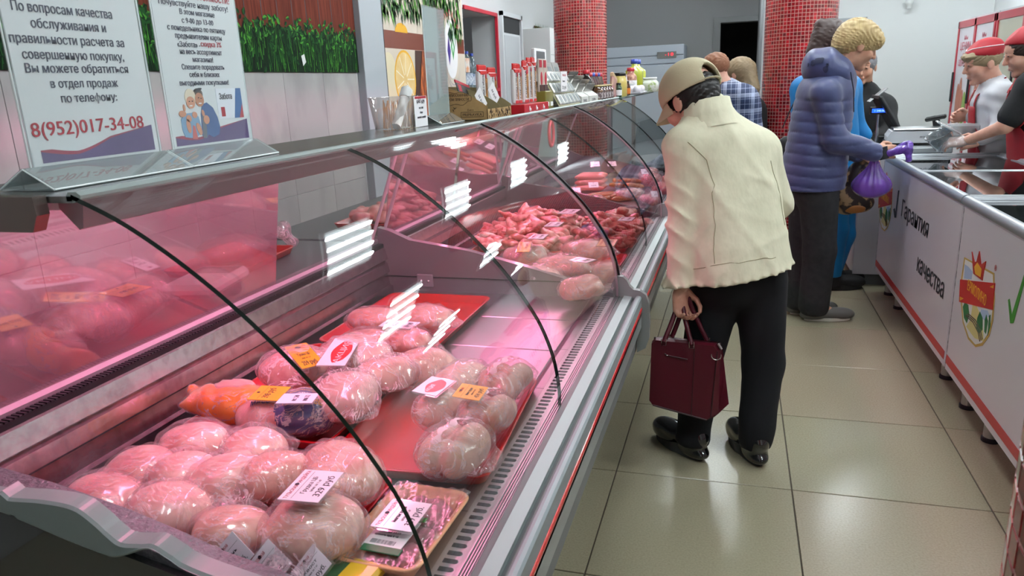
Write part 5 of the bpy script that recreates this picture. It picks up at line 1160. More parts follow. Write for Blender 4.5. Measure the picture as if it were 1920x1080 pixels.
# bottles in the niche
def pbottle(label, c, r, h, body, cap, lab):
    t = thing('drink_bottle', label, 'bottle', c, 0, 'drink bottles in the wall niche')
    MB().lathe([(r*.9, 0), (r, .006), (r, h*.55), (r*.96, h*.62), (r*.55, h*.82), (r*.3, h*.9), (r*.3, h*.94)], n=14).build('bottle_body', body, t)
    MB().lathe([(r*.36, h*.93), (r*.36, h), (.0001, h)], n=12).build('cap', cap, t); MB().lathe([(r*1.01, h*.12), (r*1.015, h*.13), (r*1.015, h*.42), (r*1.01, h*.43)], n=14).build('paper_label', lab, t)
CB1 = glass('bottle_clear', '#c3d3d8', refl=2, rough=.03, haze=.25, hcol='#8fa3aa'); GB1 = M('bottle_olive', '#5a5a2a', .15, coat=1)
LB1 = M('bottle_label', '#c9d0d6', .5, col2='#5f7390', nscale=40)
for lb, y, x, b_, c_, l_, h in (('clear bottle with a white cap at the left end of the niche', 4.42, -2.0, GB1, WHITE, M('label_fruit', '#c98a3a', .5, col2='#3c7a3a', nscale=25), .31), ('green bottle with a dark cap, second in the niche', 4.55, -2.0, M('bottle_green2', '#1e3a26', .15, coat=1), M('lid_navy', '#1a2140', .4), M('label_green2', '#4c8a4a', .5, col2='#d9c27a', nscale=30), .31),
        ('olive bottle with a white cap in the middle of the niche', 4.68, -1.99, GB1, WHITE, LB1, .34), ('clear bottle with a blue cap, fourth in the niche', 4.80, -2.0, CB1, LBU, LB1, .335), ('clear water bottle with a blue cap at the right end of the niche', 4.93, -2.0, CB1, LBU, LB1, .32)):
    pbottle(lb, (x, y, 1.351), .048, h, b_, c_, l_)
for i, (y, lb) in enumerate(((4.42, 'white card on the first bottles of the niche'), (4.62, 'orange tilted card leaning on the niche bottles'))):
    t = tag(MB().box((-1.935, y-.05, 1.50), (-1.930, y+.05, 1.62)).build('price_card', PAPER if i == 0 else M('card_orange_white', '#d98a4a', .5, col2='#d9d6cf', nscale=20)), lb, 'price card')
for i in range(4):
    jar('small_can', 'small red and grey can on the lower niche shelf, ' + ('leftmost', 'second', 'third', 'rightmost')[i], (-1.95, 4.35+.15*i, .9005), .04, .14, (M('can_red', '#9a2430', .35), M('can_grey', '#8d8a8c', .35))[i % 2], WHITE, 'can', None, 'cans on the lower niche shelf', .9, .95)
for i in range(3):
    t = thing('snack_bag', 'shiny yellow-brown snack bag under the white wall cupboard, ' + ('left', 'middle', 'right')[i], 'snack bag', (-1.70, 6.06+.13*i, 1.03), 0, 'snack bags under the wall cupboard')
    MB().ball((0, 0, .17), (.05, .075, .17), 14, 10, fn=lambda p: (p[0]+.006*math.sin(p[2]*90), p[1], p[2])).build('bag', M('snack_bag', '#7d6a24', .25, col2='#a8a292', nscale=9, coat=.8), t)
tag(MB().box((XW, 5.98, .98), (XW+.28, 6.42, 1.03), bev=.004).build('wall_shelf', WHITE), 'white wall shelf carrying the yellow-brown snack bags', 'shelf')

# ================================================================ FREEZERS, CHECKOUT, BACKGROUND
FW = M('freezer_white', '#cfccd2', .35, coat=.4, coat_rough=.12); FG = M('freezer_rim', '#a9adb2', .3, .5); FIN = M('freezer_inner', '#c9ccd0', .5)
FGL = glass('freezer_glass', '#dfe9ea', refl=1.5, rough=.01)
FR = M('freezer_stripe', '#b32a2e', .35)
X0, X1 = 1.25, 1.88
def freezer(label, y0, y1, far):
    t = thing('chest_freezer', label, 'freezer', (0, 0, 0))
    MB().box((X0, y0, .145), (X0+.04, y1, .835), bev=.004).box((X1-.04, y0, .145), (X1, y1, .835)).box((X0+.04, y0, .145), (X1-.04, y0+.04, .835)).box((X0+.04, y1-.04, .145), (X1-.04, y1, .835)).box((X0+.04, y0+.04, .145), (X1-.04, y1-.04, .20)).build('cabinet', FW, t)
    MB().box((X0+.04, y0+.04, .20), (X1-.04, y1-.04, .45)).build('inner_floor', FIN, t)
    MB().box((X0-.0015, y0+.01, .176), (X0-.0002, y1-.01, .213)).build('red_stripe', FR, t)
    b = MB()
    for ya, yb in ((y0, y1),):
        b.tube([(X0+.012, ya, .855), (X0+.012, yb, .855)], .022, 14)
        b.box((X0+.0, ya, .83), (X0+.035, yb, .872), bev=.01).box((X1-.035, ya, .83), (X1, yb, .872), bev=.01).box((X0, ya, .83), (X1, ya+.035, .872), bev=.008).box((X0, yb-.035, .83), (X1, yb, .872), bev=.008)
    b.build('rim', FG, t)
    ym = (y0+y1)/2
    for k, (a, c, z) in enumerate(((y0+.03, ym+.03, .862), (ym-.03, y1-.03, .853))):
        g_ = MB().box((X0+.03, a, z), (X1-.03, c, z+.004)).build('sliding_glass', FGL, t)
        MB().box((X0+.03, a, z-.004), (X1-.03, a+.022, z+.008), bev=.003).box((X0+.03, c-.022, z-.004), (X1-.03, c, z+.008), bev=.003).box((X1-.05, a, z-.004), (X1-.03, c, z+.008)).build('glass_frame', FG, g_)
    for yy in (y0+.25, y1-.06, y1-.36):
        MB().lathe([(.026, .012), (.026, .15)], (X0+.085, yy, 0), 16).lathe([(.031, 0), (.031, .014), (.027, .018)], (X0+.085, yy, 0), 16, 1).build('foot', [STEEL, BLACK], t)
    MB().lathe([(.026, 0), (.026, .15)], (X1-.085, y0+.2, 0), 14).lathe([(.026, 0), (.026, .15)], (X1-.085, y1-.2, 0), 14).build('foot', STEEL, t)
    MB().box((X0-.001, y1-.008, .15), (X0+.0005, y1-.003, .83)).build('seam_strip', M('seam_strip', '#3a3a3c', .8, col2='#b5b5b8', nscale=40), t)  # thin mottled dark strip down the far end of the front
    return t
fz1 = freezer('nearer white chest freezer with the oval food emblem and green tick on its side', -.21, 1.478, False)
fz2 = freezer('farther white chest freezer lettered Гарантия качества', 1.494, 3.19, True)
def xfr(o, lift=.0): return frame((X0-.0016-lift, o[1], o[2]), (0, -1, 0), (0, 0, 1))
TXI = M('freezer_ink', '#2a2a30', .5)
text('Гарантия', 'lettering', TXI, fz2, frame(V3((1.248, 2.282, 0.599)), (0, -1, 0), (0, 0, 1)), .125, .60, bold=.002)
text('качества', 'lettering', TXI, fz2, frame(V3((1.248, 1.869, 0.409)), (0, -1, 0), (0, 0, 1)), .125, .50, bold=.002)
def pts_x(L, x): return [(p[1], p[2]) for p in L]
def face_poly(L, x, name, mat, parent, th=.0008): return MB().prism(pts_x(L, x), X0-.0006-th, X0-.0006, 'x').build(name, mat, parent)
face_poly([(1.249, 2.801, 0.598), (1.249, 2.761, 0.611), (1.249, 2.736, 0.591), (1.249, 2.722, 0.717), (1.249, 2.694, 0.720), (1.249, 2.708, 0.566), (1.249, 2.750, 0.558)], 0, 'tick_mark', TXI, fz2)
GRN = M('tick_green', '#3a8a2a', .5); EMR = M('emblem_red', '#b01a1c', .45); EMG = M('emblem_gold', '#b89a4a', .5); EMW = M('emblem_white', '#d3d5d2', .5); EMY = M('emblem_yellow', '#d8a32a', .5)
face_poly([(1.249, 0.877, 0.623), (1.249, 0.865, 0.630), (1.249, 0.827, 0.587), (1.249, 0.775, 0.734), (1.249, 0.753, 0.749), (1.249, 0.804, 0.566), (1.249, 0.830, 0.557)], 0, 'tick_mark', GRN, fz1)
def emblem(parent, ty, tz, s_=1.0, words_='ЕРМОЛИНО', ref=(1.249,)):
    def Q(L): return [((p[1]-E0[1])*s_ + ty, (p[2]-E0[2])*s_ + tz) for p in L]
    def P(L, name, mat, d): return MB().prism(Q(L), X0-.0008-d, X0-.0004, 'x').build(name, mat, parent)
    P([(1.249, 1.394, 0.646), (1.249, 1.039, 0.672), (1.249, 1.000, 0.591), (1.249, 0.987, 0.518), (1.249, 1.002, 0.454), (1.249, 1.058, 0.398), (1.249, 1.128, 0.367), (1.249, 1.223, 0.365), (1.249, 1.311, 0.402), (1.249, 1.375, 0.481), (1.249, 1.401, 0.540)], 'emblem_border', EMG, .0004)
    P([(1.249, 1.377, 0.641), (1.249, 1.048, 0.664), (1.249, 1.010, 0.588), (1.249, 1.003, 0.513), (1.249, 1.020, 0.454), (1.249, 1.067, 0.405), (1.249, 1.132, 0.376), (1.249, 1.214, 0.376), (1.249, 1.301, 0.412), (1.249, 1.355, 0.487), (1.249, 1.380, 0.546)], 'emblem_shield', EMW, .0008)
    P([(1.249, 1.376, 0.622), (1.249, 1.326, 0.624), (1.249, 1.268, 0.618), (1.249, 1.269, 0.588), (1.249, 1.360, 0.568)], 'emblem_sky', M('emblem_sky', '#9fb3cf', .5), .0010)
    P([(1.249, 1.120, 0.516), (1.249, 1.052, 0.532), (1.249, 1.024, 0.521), (1.249, 1.071, 0.490), (1.249, 1.122, 0.491)], 'emblem_sky', M('emblem_sky', '#9fb3cf', .5), .0010)
    P([(1.249, 1.219, 0.502), (1.249, 1.170, 0.513), (1.249, 1.093, 0.483), (1.249, 1.047, 0.418), (1.249, 1.147, 0.395), (1.249, 1.261, 0.403), (1.249, 1.221, 0.442)], 'emblem_field', M('emblem_field', '#c9c07c', .5), .0012)
    for k in range(3):
        a = [(1.249, 1.255, 0.457), (1.249, 1.162, 0.461), (1.249, 1.090, 0.444), (1.249, 1.061, 0.421)]; q = Q(a)
        MB().tube([(X0-.0022, p[0]+.012*k, p[1]-.008*k) for p in q], .0022, 5).build('field_furrow', M('furrow', '#4a3420', .6), parent)
    for cx, cz, r_ in ((1812, 582, .022), (1817, 598, .018), (1808, 572, .014)):
        pass
    for L in ([(1.249, 1.330, 0.462), (1.249, 1.311, 0.487), (1.249, 1.268, 0.487), (1.249, 1.241, 0.457), (1.249, 1.259, 0.417), (1.249, 1.299, 0.426)], [(1.249, 1.147, 0.474), (1.249, 1.128, 0.505), (1.249, 1.091, 0.492), (1.249, 1.075, 0.453), (1.249, 1.102, 0.428), (1.249, 1.145, 0.438)], [(1.249, 1.066, 0.492), (1.249, 1.057, 0.515), (1.249, 1.032, 0.499), (1.249, 1.036, 0.450), (1.249, 1.055, 0.452)], [(1.249, 1.029, 0.520), (1.249, 1.015, 0.528), (1.249, 1.004, 0.489), (1.249, 1.018, 0.449)]):
        P(L, 'emblem_tree', M('emblem_tree', '#1e6a35', .5), .0016)
    P([(1.249, 1.406, 0.552), (1.249, 1.016, 0.642), (1.249, 1.001, 0.550), (1.249, 1.384, 0.466)], 'emblem_band', EMR, .0022)
    for k in range(3):
        P([(1.249, 1.019, 0.635), (1.249, 1.058, 0.617), (1.249, 1.019, 0.622)], 'emblem_spike', EMY, .0026); P([(1.249, 1.379, 0.489), (1.249, 1.329, 0.495), (1.249, 1.372, 0.473)], 'emblem_spike', EMY, .0026); break
    P([(1.249, 1.304, 0.688), (1.249, 1.258, 0.657), (1.249, 1.235, 0.667), (1.249, 1.220, 0.709), (1.249, 1.182, 0.666), (1.249, 1.136, 0.691), (1.249, 1.143, 0.617), (1.249, 1.253, 0.615)], 'emblem_crown', M('crown_red', '#a8231c', .45), .0026)
    P([(1.249, 1.251, 0.642), (1.249, 1.221, 0.666), (1.249, 1.165, 0.654), (1.249, 1.165, 0.624), (1.249, 1.228, 0.620)], 'crown_gold', EMY, .0030)
    c_ = Q([(1.249, 1.188, 0.540)])[0]
    text(words_, 'lettering', EMY, parent, frame((X0-.0034, c_[0], c_[1]), (0, -1, 0), (0, 0, 1)), .056*s_, .225*s_, bold=.0006)
E0 = (1.249, 1.187, 0.536)
emblem(fz1, E0[1], E0[2]); E2 = (1.249, 3.078, 0.519); emblem(fz2, 3.05, .60)
text('®', 'lettering', EMR, fz1, frame(V3((1.248, 1.029, 0.682)), (0, -1, 0), (0, 0, 1)), .03)
text('С', 'lettering', TXI, fz1, frame(V3((1.248, 0.666, 0.604)), (0, -1, 0), (0, 0, 1)), .16, bold=.003)
# frozen packs inside
rr = random.Random(12); pk0 = []
for nm, mt in (('red', M('pack_red', '#a3131f', .3, coat=.6)), ('white', M('pack_white', '#d2cfd2', .3, coat=.6)), ('brown', M('pack_brown', '#4a2620', .35, coat=.6)), ('green', M('pack_dark_green', '#2f4a34', .35, coat=.6))):
    t = thing('frozen_pack', nm, 'frozen food', (0, 0, 0)); MB().ball((0, 0, 0), (.085, .11, .03), 16, 8, fn=lambda p: (max(-.078, min(.078, p[0]*1.25)), max(-.10, min(.10, p[1]*1.25)), p[2])).build('bag', mt, t)
    MB().ball((0, 0, .026), (.045, .06, .006), 14, 6).build('printed_panel', M('pack_print', '#b5a27a', .4, col2='#7a2a22', nscale=30), t); pk0.append((t, nm))
k = 0
for fy0, fy1, fn_ in ((-.10, 1.42, 'nearer'), (1.60, 3.12, 'farther')):
    for i in range(3):
        for j in range(7):
            q = rr.randrange(4); t, nm = pk0[q]
            if t.get('used'): t = dup(t)
            else: t['used'] = 1
            t.location = (X0+.14+i*.175, fy0+.11+j*(fy1-fy0-.2)/6, .50+rr.uniform(0, .10)); t.rotation_euler = (rr.uniform(-.2, .2), rr.uniform(-.2, .2), rr.uniform(-.4, .4))
            tag(t, '%s frozen food bag in the %s freezer, %s row, %s from the near end' % (nm, fn_, ('aisle side', 'middle', 'rear')[i], ('first', 'second', 'third', 'fourth', 'fifth', 'sixth', 'seventh')[j]), 'frozen food', 'frozen packs in the freezers')
for t, nm in pk0:
    if 'used' in t: del t['used']
    else:
        for ch in list(t.children): bpy.data.objects.remove(ch)
        bpy.data.objects.remove(t)
# checkout counter
ck = thing('checkout_counter', 'white checkout counter beyond the freezers carrying scale and cash register', 'counter', (0, 0, 0))
MB().box((1.14, 3.32, .08), (1.62, 4.02, .86)).build('cabinet', M('checkout_white', '#b9b5ba', .45), ck); MB().box((1.12, 3.30, .86), (1.64, 4.05, .895), bev=.005).build('top', M('checkout_top', '#a9b0b2', .3, coat=.3), ck)
MB().box((1.18, 3.36, 0), (1.58, 3.98, .08)).build('plinth', M('plinth_grey', '#55585a', .6), ck)
t = thing('shop_scale', 'white counter scale with flat steel pan next to the cash register', 'scale', (1.58-.12, 3.50, .895), -.1)
MB().prism([(-.16, 0), (.19, 0), (.19, .075), (.16, .095), (-.14, .095), (-.16, .06)], -.13, .13).build('body', M('scale_white', '#c2c4c6', .4), t); MB().box((-.17, -.13, .0), (.20, .13, .03), bev=.006).build('base', BLACK, t)
MB().box((-.13, -.12, .100), (.17, .12, .110), bev=.004).build('pan', STEEL, t); text('весы торговые 15кг', 'lettering', INK, t, frame((.08, -.1305, .055), (1, 0, 0), (0, 0, 1)), .018, .12)
MB().box((-.30, -.12, .03), (-.17, .06, .05), bev=.005).xf(Matrix.Rotation(-.25, 4, 'Y')).build('keypad', M('keypad_black', '#1b1c1e', .4), t)
t = thing('cash_register', 'black cash register screen seen from behind on the checkout counter', 'cash register', (1.40, 3.78, .895))
MB().box((-.015, -.16, 0), (.015, .16, .26), bev=.012).xf(Matrix.Translation((.0, 0, .085)) @ Matrix.Rotation(-.55, 4, 'Y') @ Matrix.Translation((0, 0, 0))).build('screen', M('pos_black', '#131416', .4), t)
MB().box((-.12, -.13, 0), (.14, .13, .05), bev=.008).tube([(.02, 0, .04), (-.02, 0, .13)], .022, 10).build('stand', M('pos_black', '#131416', .4), t)
t = thing('customer_display', 'small customer display glowing blue on a pole', 'display', (1.277, 3.700, 1.107))
MB().box((-.055, -.02, -.024), (.055, .02, .024), bev=.004).build('housing', M('pos_black', '#131416', .4), t); MB().box((-.045, -.0215, -.013), (.045, -.020, .013)).build('blue_screen', M('blue_screen', '#1b57e8', .4, emit=1.6, ecol='#1f5cff'), t)
MB().tube([(0, 0, -.02), (0, 0, t.location[2]*-1 + .895)], .010, 8).build('pole', STEEL, t)
text('1 240.00', 'digits', M('digit_light', '#9cc4ff', .4, emit=2), t, frame((.0, -.0222, -.006), (1, 0, 0), (0, 0, 1)), .016, .06)
t = thing('card_terminal', 'black card terminal on a small stand right of the scale', 'card terminal', (1.602, 3.620, 1.050)); t.rotation_euler = (0, -.2, -.3)
MB().box((-.06, -.035, -.01), (.06, .035, .018), bev=.008).build('terminal', M('pos_black', '#131416', .4), t); MB().box((-.05, -.028, .018), (.0, .028, .0195)).build('screen', M('term_screen', '#5a5f62', .2), t)
MB().box((-.02, -.02, -.01), (.02, .02, -(t.location[2]-.896))).build('stand', BLACK, t)
t = thing('tablet_holder', 'small silver tablet on a bracket behind the customer display', 'tablet', (1.291, 3.900, 1.202)); t.rotation_euler = (0, -.7, 0)
MB().box((-.07, -.06, -.004), (.07, .06, .004), bev=.003).build('tablet', M('tablet_silver', '#aeb2b4', .3, .5), t); 
MB().tube([(1.315, 3.920, 1.186), ((1.315, 3.920, 1.186)[0], 3.92, .895)], .010, 8).build('pole', STEEL, t).matrix_parent_inverse = Matrix.Identity(4)
for o in t.children:
    if o.name.startswith('pole'): o.matrix_world = Matrix.Identity(4)
# red framed glass-door fridges along the right wall
RF = M('fridge_red', '#a01d30', .35, coat=.3); DG = M('fridge_print_white', '#cfcbd2', .4)
for k, (y0, y1, lb) in enumerate(((7.35, 8.75, 'red framed display fridge with a printed sausage picture on its door, farther one'), (5.7, 7.32, 'red framed display fridge behind the person in the black shirt, nearer one'))):
    t = thing('display_fridge', lb, 'fridge', (0, 0, 0)); x = 2.90
    MB().box((x+.03, y0, .0), (x+.62, y1, 1.90)).build('cabinet', M('fridge_grey', '#b7babd', .4), t)
    b = MB(); ym = (y0+y1)/2
    for a, c, e, f in ((y0, y0+.05, .1, 1.88), (y1-.05, y1, .1, 1.88), (ym-.035, ym+.035, .1, 1.88)): b.box((x, a, e), (x+.04, c, f), bev=.005)
    b.box((x, y0, 1.80), (x+.04, y1, 1.88), bev=.005).box((x, y0, .06), (x+.04, y1, .16), bev=.005); b.build('red_frame', RF, t)
    for a, c in ((y0+.05, ym-.035), (ym+.035, y1-.05)):
        dr = MB().box((x+.012, a, .16), (x+.026, c, 1.80)).build('door', DG if k == 0 else M('fridge_cream_glass', '#a9a48c', .15, coat=1), t)
        MB().box((x-.03, c-.05 if k == 0 else a+.02, .95), (x-.012, c-.015 if k == 0 else a+.055, 1.30), bev=.006).build('door_handle', BLACK, dr)
    if k == 0:
        for a, c in ((y0+.05, ym-.035), (ym+.035, y1-.05)):
            yc = (a+c)/2
            for s_, zz, sz in (('Мы', 1.66, .07), ('ЦЕНИМ', 1.55, .12), ('ваше', 1.48, .06), ('ЗДОРОВЬЕ', 1.37, .10)): text(s_, 'lettering', M('print_red_text', '#b5485c', .5), t, frame((x+.010, yc, zz), (0, -1, 0), (0, 0, 1)), sz, .42 if len(s_) > 4 else .14, bold=.002)
            b = MB()
            for dy, z_, r_, h_ in ((.10, .95, .06, .22), (0, .98, .06, .26), (-.09, .90, .05, .20)): b.ball((x+.008, yc+dy, z_), (.006, r_, h_), 16, 10)
            b.build('sausage_print', M('print_sausage', '#a86a58', .5), t)
            b = MB(); b.ball((x+.006, yc-.20, .86), (.006, .07, .22), 14, 10); b.build('leaf_print', M('print_leaf', '#7d9a4a', .5), t)
# white double-door refrigerator in the background
t = thing('refrigerator', 'white double-door upright refrigerator with a red digital readout by the grey wall', 'refrigerator', (0, 0, 0))
ya = 9.3; L_ = (-1.602, 9.300, 1.827)[0]; R_ = (-0.370, 9.300, 1.833)[0]; T_ = (-0.874, 9.300, 1.832)[2]
MB().box((L_, ya, .1), (R_, ya+.65, T_), bev=.01).build('cabinet', M('refrig_white', '#aab2bd', .4), t)
S_ = (-0.873, 9.300, 1.701)[2]; D_ = (-0.872, 9.300, 1.570)[2]; X_ = (-1.092, 9.300, 1.298)[0]
MB().box((L_, ya-.02, S_-.01), (R_, ya, T_-.0), bev=.006).box((L_, ya-.02, D_+.01), (R_, ya, S_-.02), bev=.006).build('top_panel', M('refrig_white', '#aab2bd', .4), t)
for a, c in ((L_+.005, X_-.006), (X_+.006, R_-.005)): MB().box((a, ya-.035, .15), (c, ya, D_-.004), bev=.008).build('door', M('refrig_door', '#aeb6c0', .35), t)
a = (-0.742, 9.270, 1.737); c = (-0.474, 9.270, 1.651); MB().box((a[0], ya-.03, c[2]), (c[0], ya-.02, a[2])).build('control_panel', M('panel_grey', '#6a6a68', .5), t)
text('-18', 'red_digits', M('red_digits', '#e02a3a', .4, emit=2.0), t, frame((c[0]-.10, ya-.032, c[2]+.03), (1, 0, 0), (0, 0, 1)), .06, .12)
a = (-0.513, 9.250, 1.436); b = MB().prism([(a[0]-.08, a[2]), (a[0]-.02, a[2]+.08), (a[0]+.03, a[2]+.01), (a[0]-.01, a[2]-.07)], ya-.04, ya-.035).prism([(a[0]+.01, a[2]+.04), (a[0]+.07, a[2]+.09), (a[0]+.09, a[2]+.01), (a[0]+.03, a[2]-.04)], ya-.041, ya-.036, mi=1)
b.build('leaf_sticker', [M('emblem_violet', '#3b2a7a', .4), M('emblem_green', '#1f8a3a', .4)], t)
tag(MB().lathe([(.035, 0), (.035, .05), (.05, .06), (.05, .12), (.0001, .13)], (2.554, 9.900, 2.147), 14).build('alarm_sensor', WHITE), 'small white sensor on the far white wall above the cash register', 'sensor')

# ================================================================ PEOPLE
V3 = Vector
SKIN = M('skin', '#c99a82', .5, col2='#bd8a72', nscale=20, sss=.1); SKIN2 = M('skin_pale', '#cf9f8a', .5, col2='#c08c78', nscale=20, sss=.1)
DARKEYE = M('eye_dark', '#2a1c18', .3); BROW = M('brow', '#6b5040', .8)
def headmtx(c, face, pitch=0.0, roll=0.0):
    f = V3((face[0], face[1], 0)).normalized(); r = V3((f.y, -f.x, 0)); m = Matrix(((r.x, f.x, 0, c[0]), (r.y, f.y, 0, c[1]), (0, 0, 1, c[2]), (0, 0, 0, 1)))
    return m @ Matrix.Rotation(-pitch, 4, 'X') @ Matrix.Rotation(roll, 4, 'Y')
def head_sdf(h=.0055, s_=1.0):
    s = SDF((-.11, -.125, -.17), (.11, .135, .135), h)
    s.ell((0, -.012, .032), (.074, .092, .086), k=0).ell((0, .022, -.038), (.057, .066, .074), k=.03).ell((0, .062, .038), (.050, .026, .030), k=.02)
    s.ell((0, .070, -.094), (.023, .021, .019), k=.02)
    for q in (-1, 1):
        s.ell((q*.036, .055, -.028), (.026, .030, .028), k=.02).ell((q*.076, -.008, -.012), (.009, .020, .031), rot=(.15, 0, 0), k=.006)
        s.ell((q*.030, .096, .014), (.017, .013, .009), cut=True).ell((q*.030, .080, .014), (.013, .011, .008), k=.004)
    s.cap((0, .088, .018), (0, .108, -.020), .007, .011, .010).ell((-.009, .100, -.024), (.008, .009, .007), k=.006).ell((.009, .100, -.024), (.008, .009, .007), k=.006)
    s.ell((0, .088, -.052), (.021, .009, .006), k=.006).ell((0, .087, -.063), (.019, .009, .006), k=.006)
    s.cap((0, -.02, -.07), (0, -.045, -.16), .054, .056, .03)
    return s
def hand_arr(wrist, dirn, palm, side=1, curl=.5, h=.004, sc=1.0, fist=False):
    """local frame: y along the fingers, z out of the back of the hand, x to the thumb side"""
    y = V3(dirn).normalized(); z = -V3(palm); z = (z - y*z.dot(y)).normalized(); x = y.cross(z)*side
    m = Matrix(((x.x, y.x, z.x, wrist[0]), (x.y, y.y, z.y, wrist[1]), (x.z, y.z, z.z, wrist[2]), (0, 0, 0, 1)))
    s = SDF((-.065, -.05, -.085), (.085, .20, .04), h)
    s.cap((0, -.04, 0), (0, .01, 0), .026, .027, .01, sc=(1, 1, 1.35)).cap((-.016, .03, 0), (-.020, .078, 0), .019, .018, .02, sc=(1, 1, 1.5)).cap((.012, .03, 0), (.022, .078, 0), .021, .018, .02, sc=(1, 1, 1.5)).ell((0, .045, -.002), (.038, .045, .014), k=.01)
    for i, (fx, L) in enumerate(((.029, .072), (.009, .080), (-.011, .075), (-.030, .060))):
        p = V3((fx, .082 - abs(i-1.2)*.004, 0)); a = 0
        for k, (fr, rr_) in enumerate(((.45, .0088), (.30, .0080), (.25, .0072))):
            a += curl*(.9, 1.2, .8)[k]; d = V3((fx*.12*(1-curl), math.cos(a), -math.sin(a))).normalized(); q = p + d*L*fr
            s.cap(p, q, rr_, rr_*.92, .003); p = q
    p = V3((.030, .022, -.006)); d = V3((.62, .72, -.25-.3*curl)).normalized()
    q = p + d*.040; s.cap(p, q, .013, .0100, .012); d2 = V3((.35-.5*curl, .85, -.25-.5*curl)).normalized(); s.cap(q, q + d2*.028, .0100, .0085, .003); q2 = q + d2*.028; s.cap(q2, q2 + V3((-.1-.4*curl, .9, -.4)).normalized()*.020, .0085, .0075, .003)
    return s.arr(1, m @ Matrix.Scale(sc, 4))
def cols(s, A, B, r, hwA, hwB, rA, rB, k=.05, dA=1.0):
    """torso as side-by-side tapered columns between two levels"""
    r = V3(r)
    for t in (-1, -.4, .4, 1):
        a = V3(A) + r*t*(hwA-rA); b = V3(B) + r*t*(hwB-rB); s.cap(a, b, rA, rB, k)
def lim(s, pts, rad, k=.03):
    for i in range(len(pts)-1): s.cap(pts[i], pts[i+1], rad[i], rad[i+1], k)
def bbox(pts, m):
    a = np.array([list(p) for p in pts]); return a.min(0)-m, a.max(0)+m
def eyes(root, m):
    for q in (-1, 1):
        o = MB().ball((0, 0, 0), (.0085, .004, .0032), 10, 6).build('eye', DARKEYE, root); o.matrix_world = m @ Matrix.Translation((q*.030, .0905, .0145))
        o = MB().tube([(-.014, 0, -.002), (0, .004, .002), (.013, 0, -.001)], [.001, .0024, .001], 6).build('eyebrow', BROW, root); o.matrix_world = m @ Matrix.Translation((q*.030, .0925, .033))
    o = MB().ball((0, 0, 0), (.019, .004, .0022), 10, 6).build('lips', M('lips', '#9c5a54', .45), root); o.matrix_world = m @ Matrix.Translation((0, .0955, -.0575))
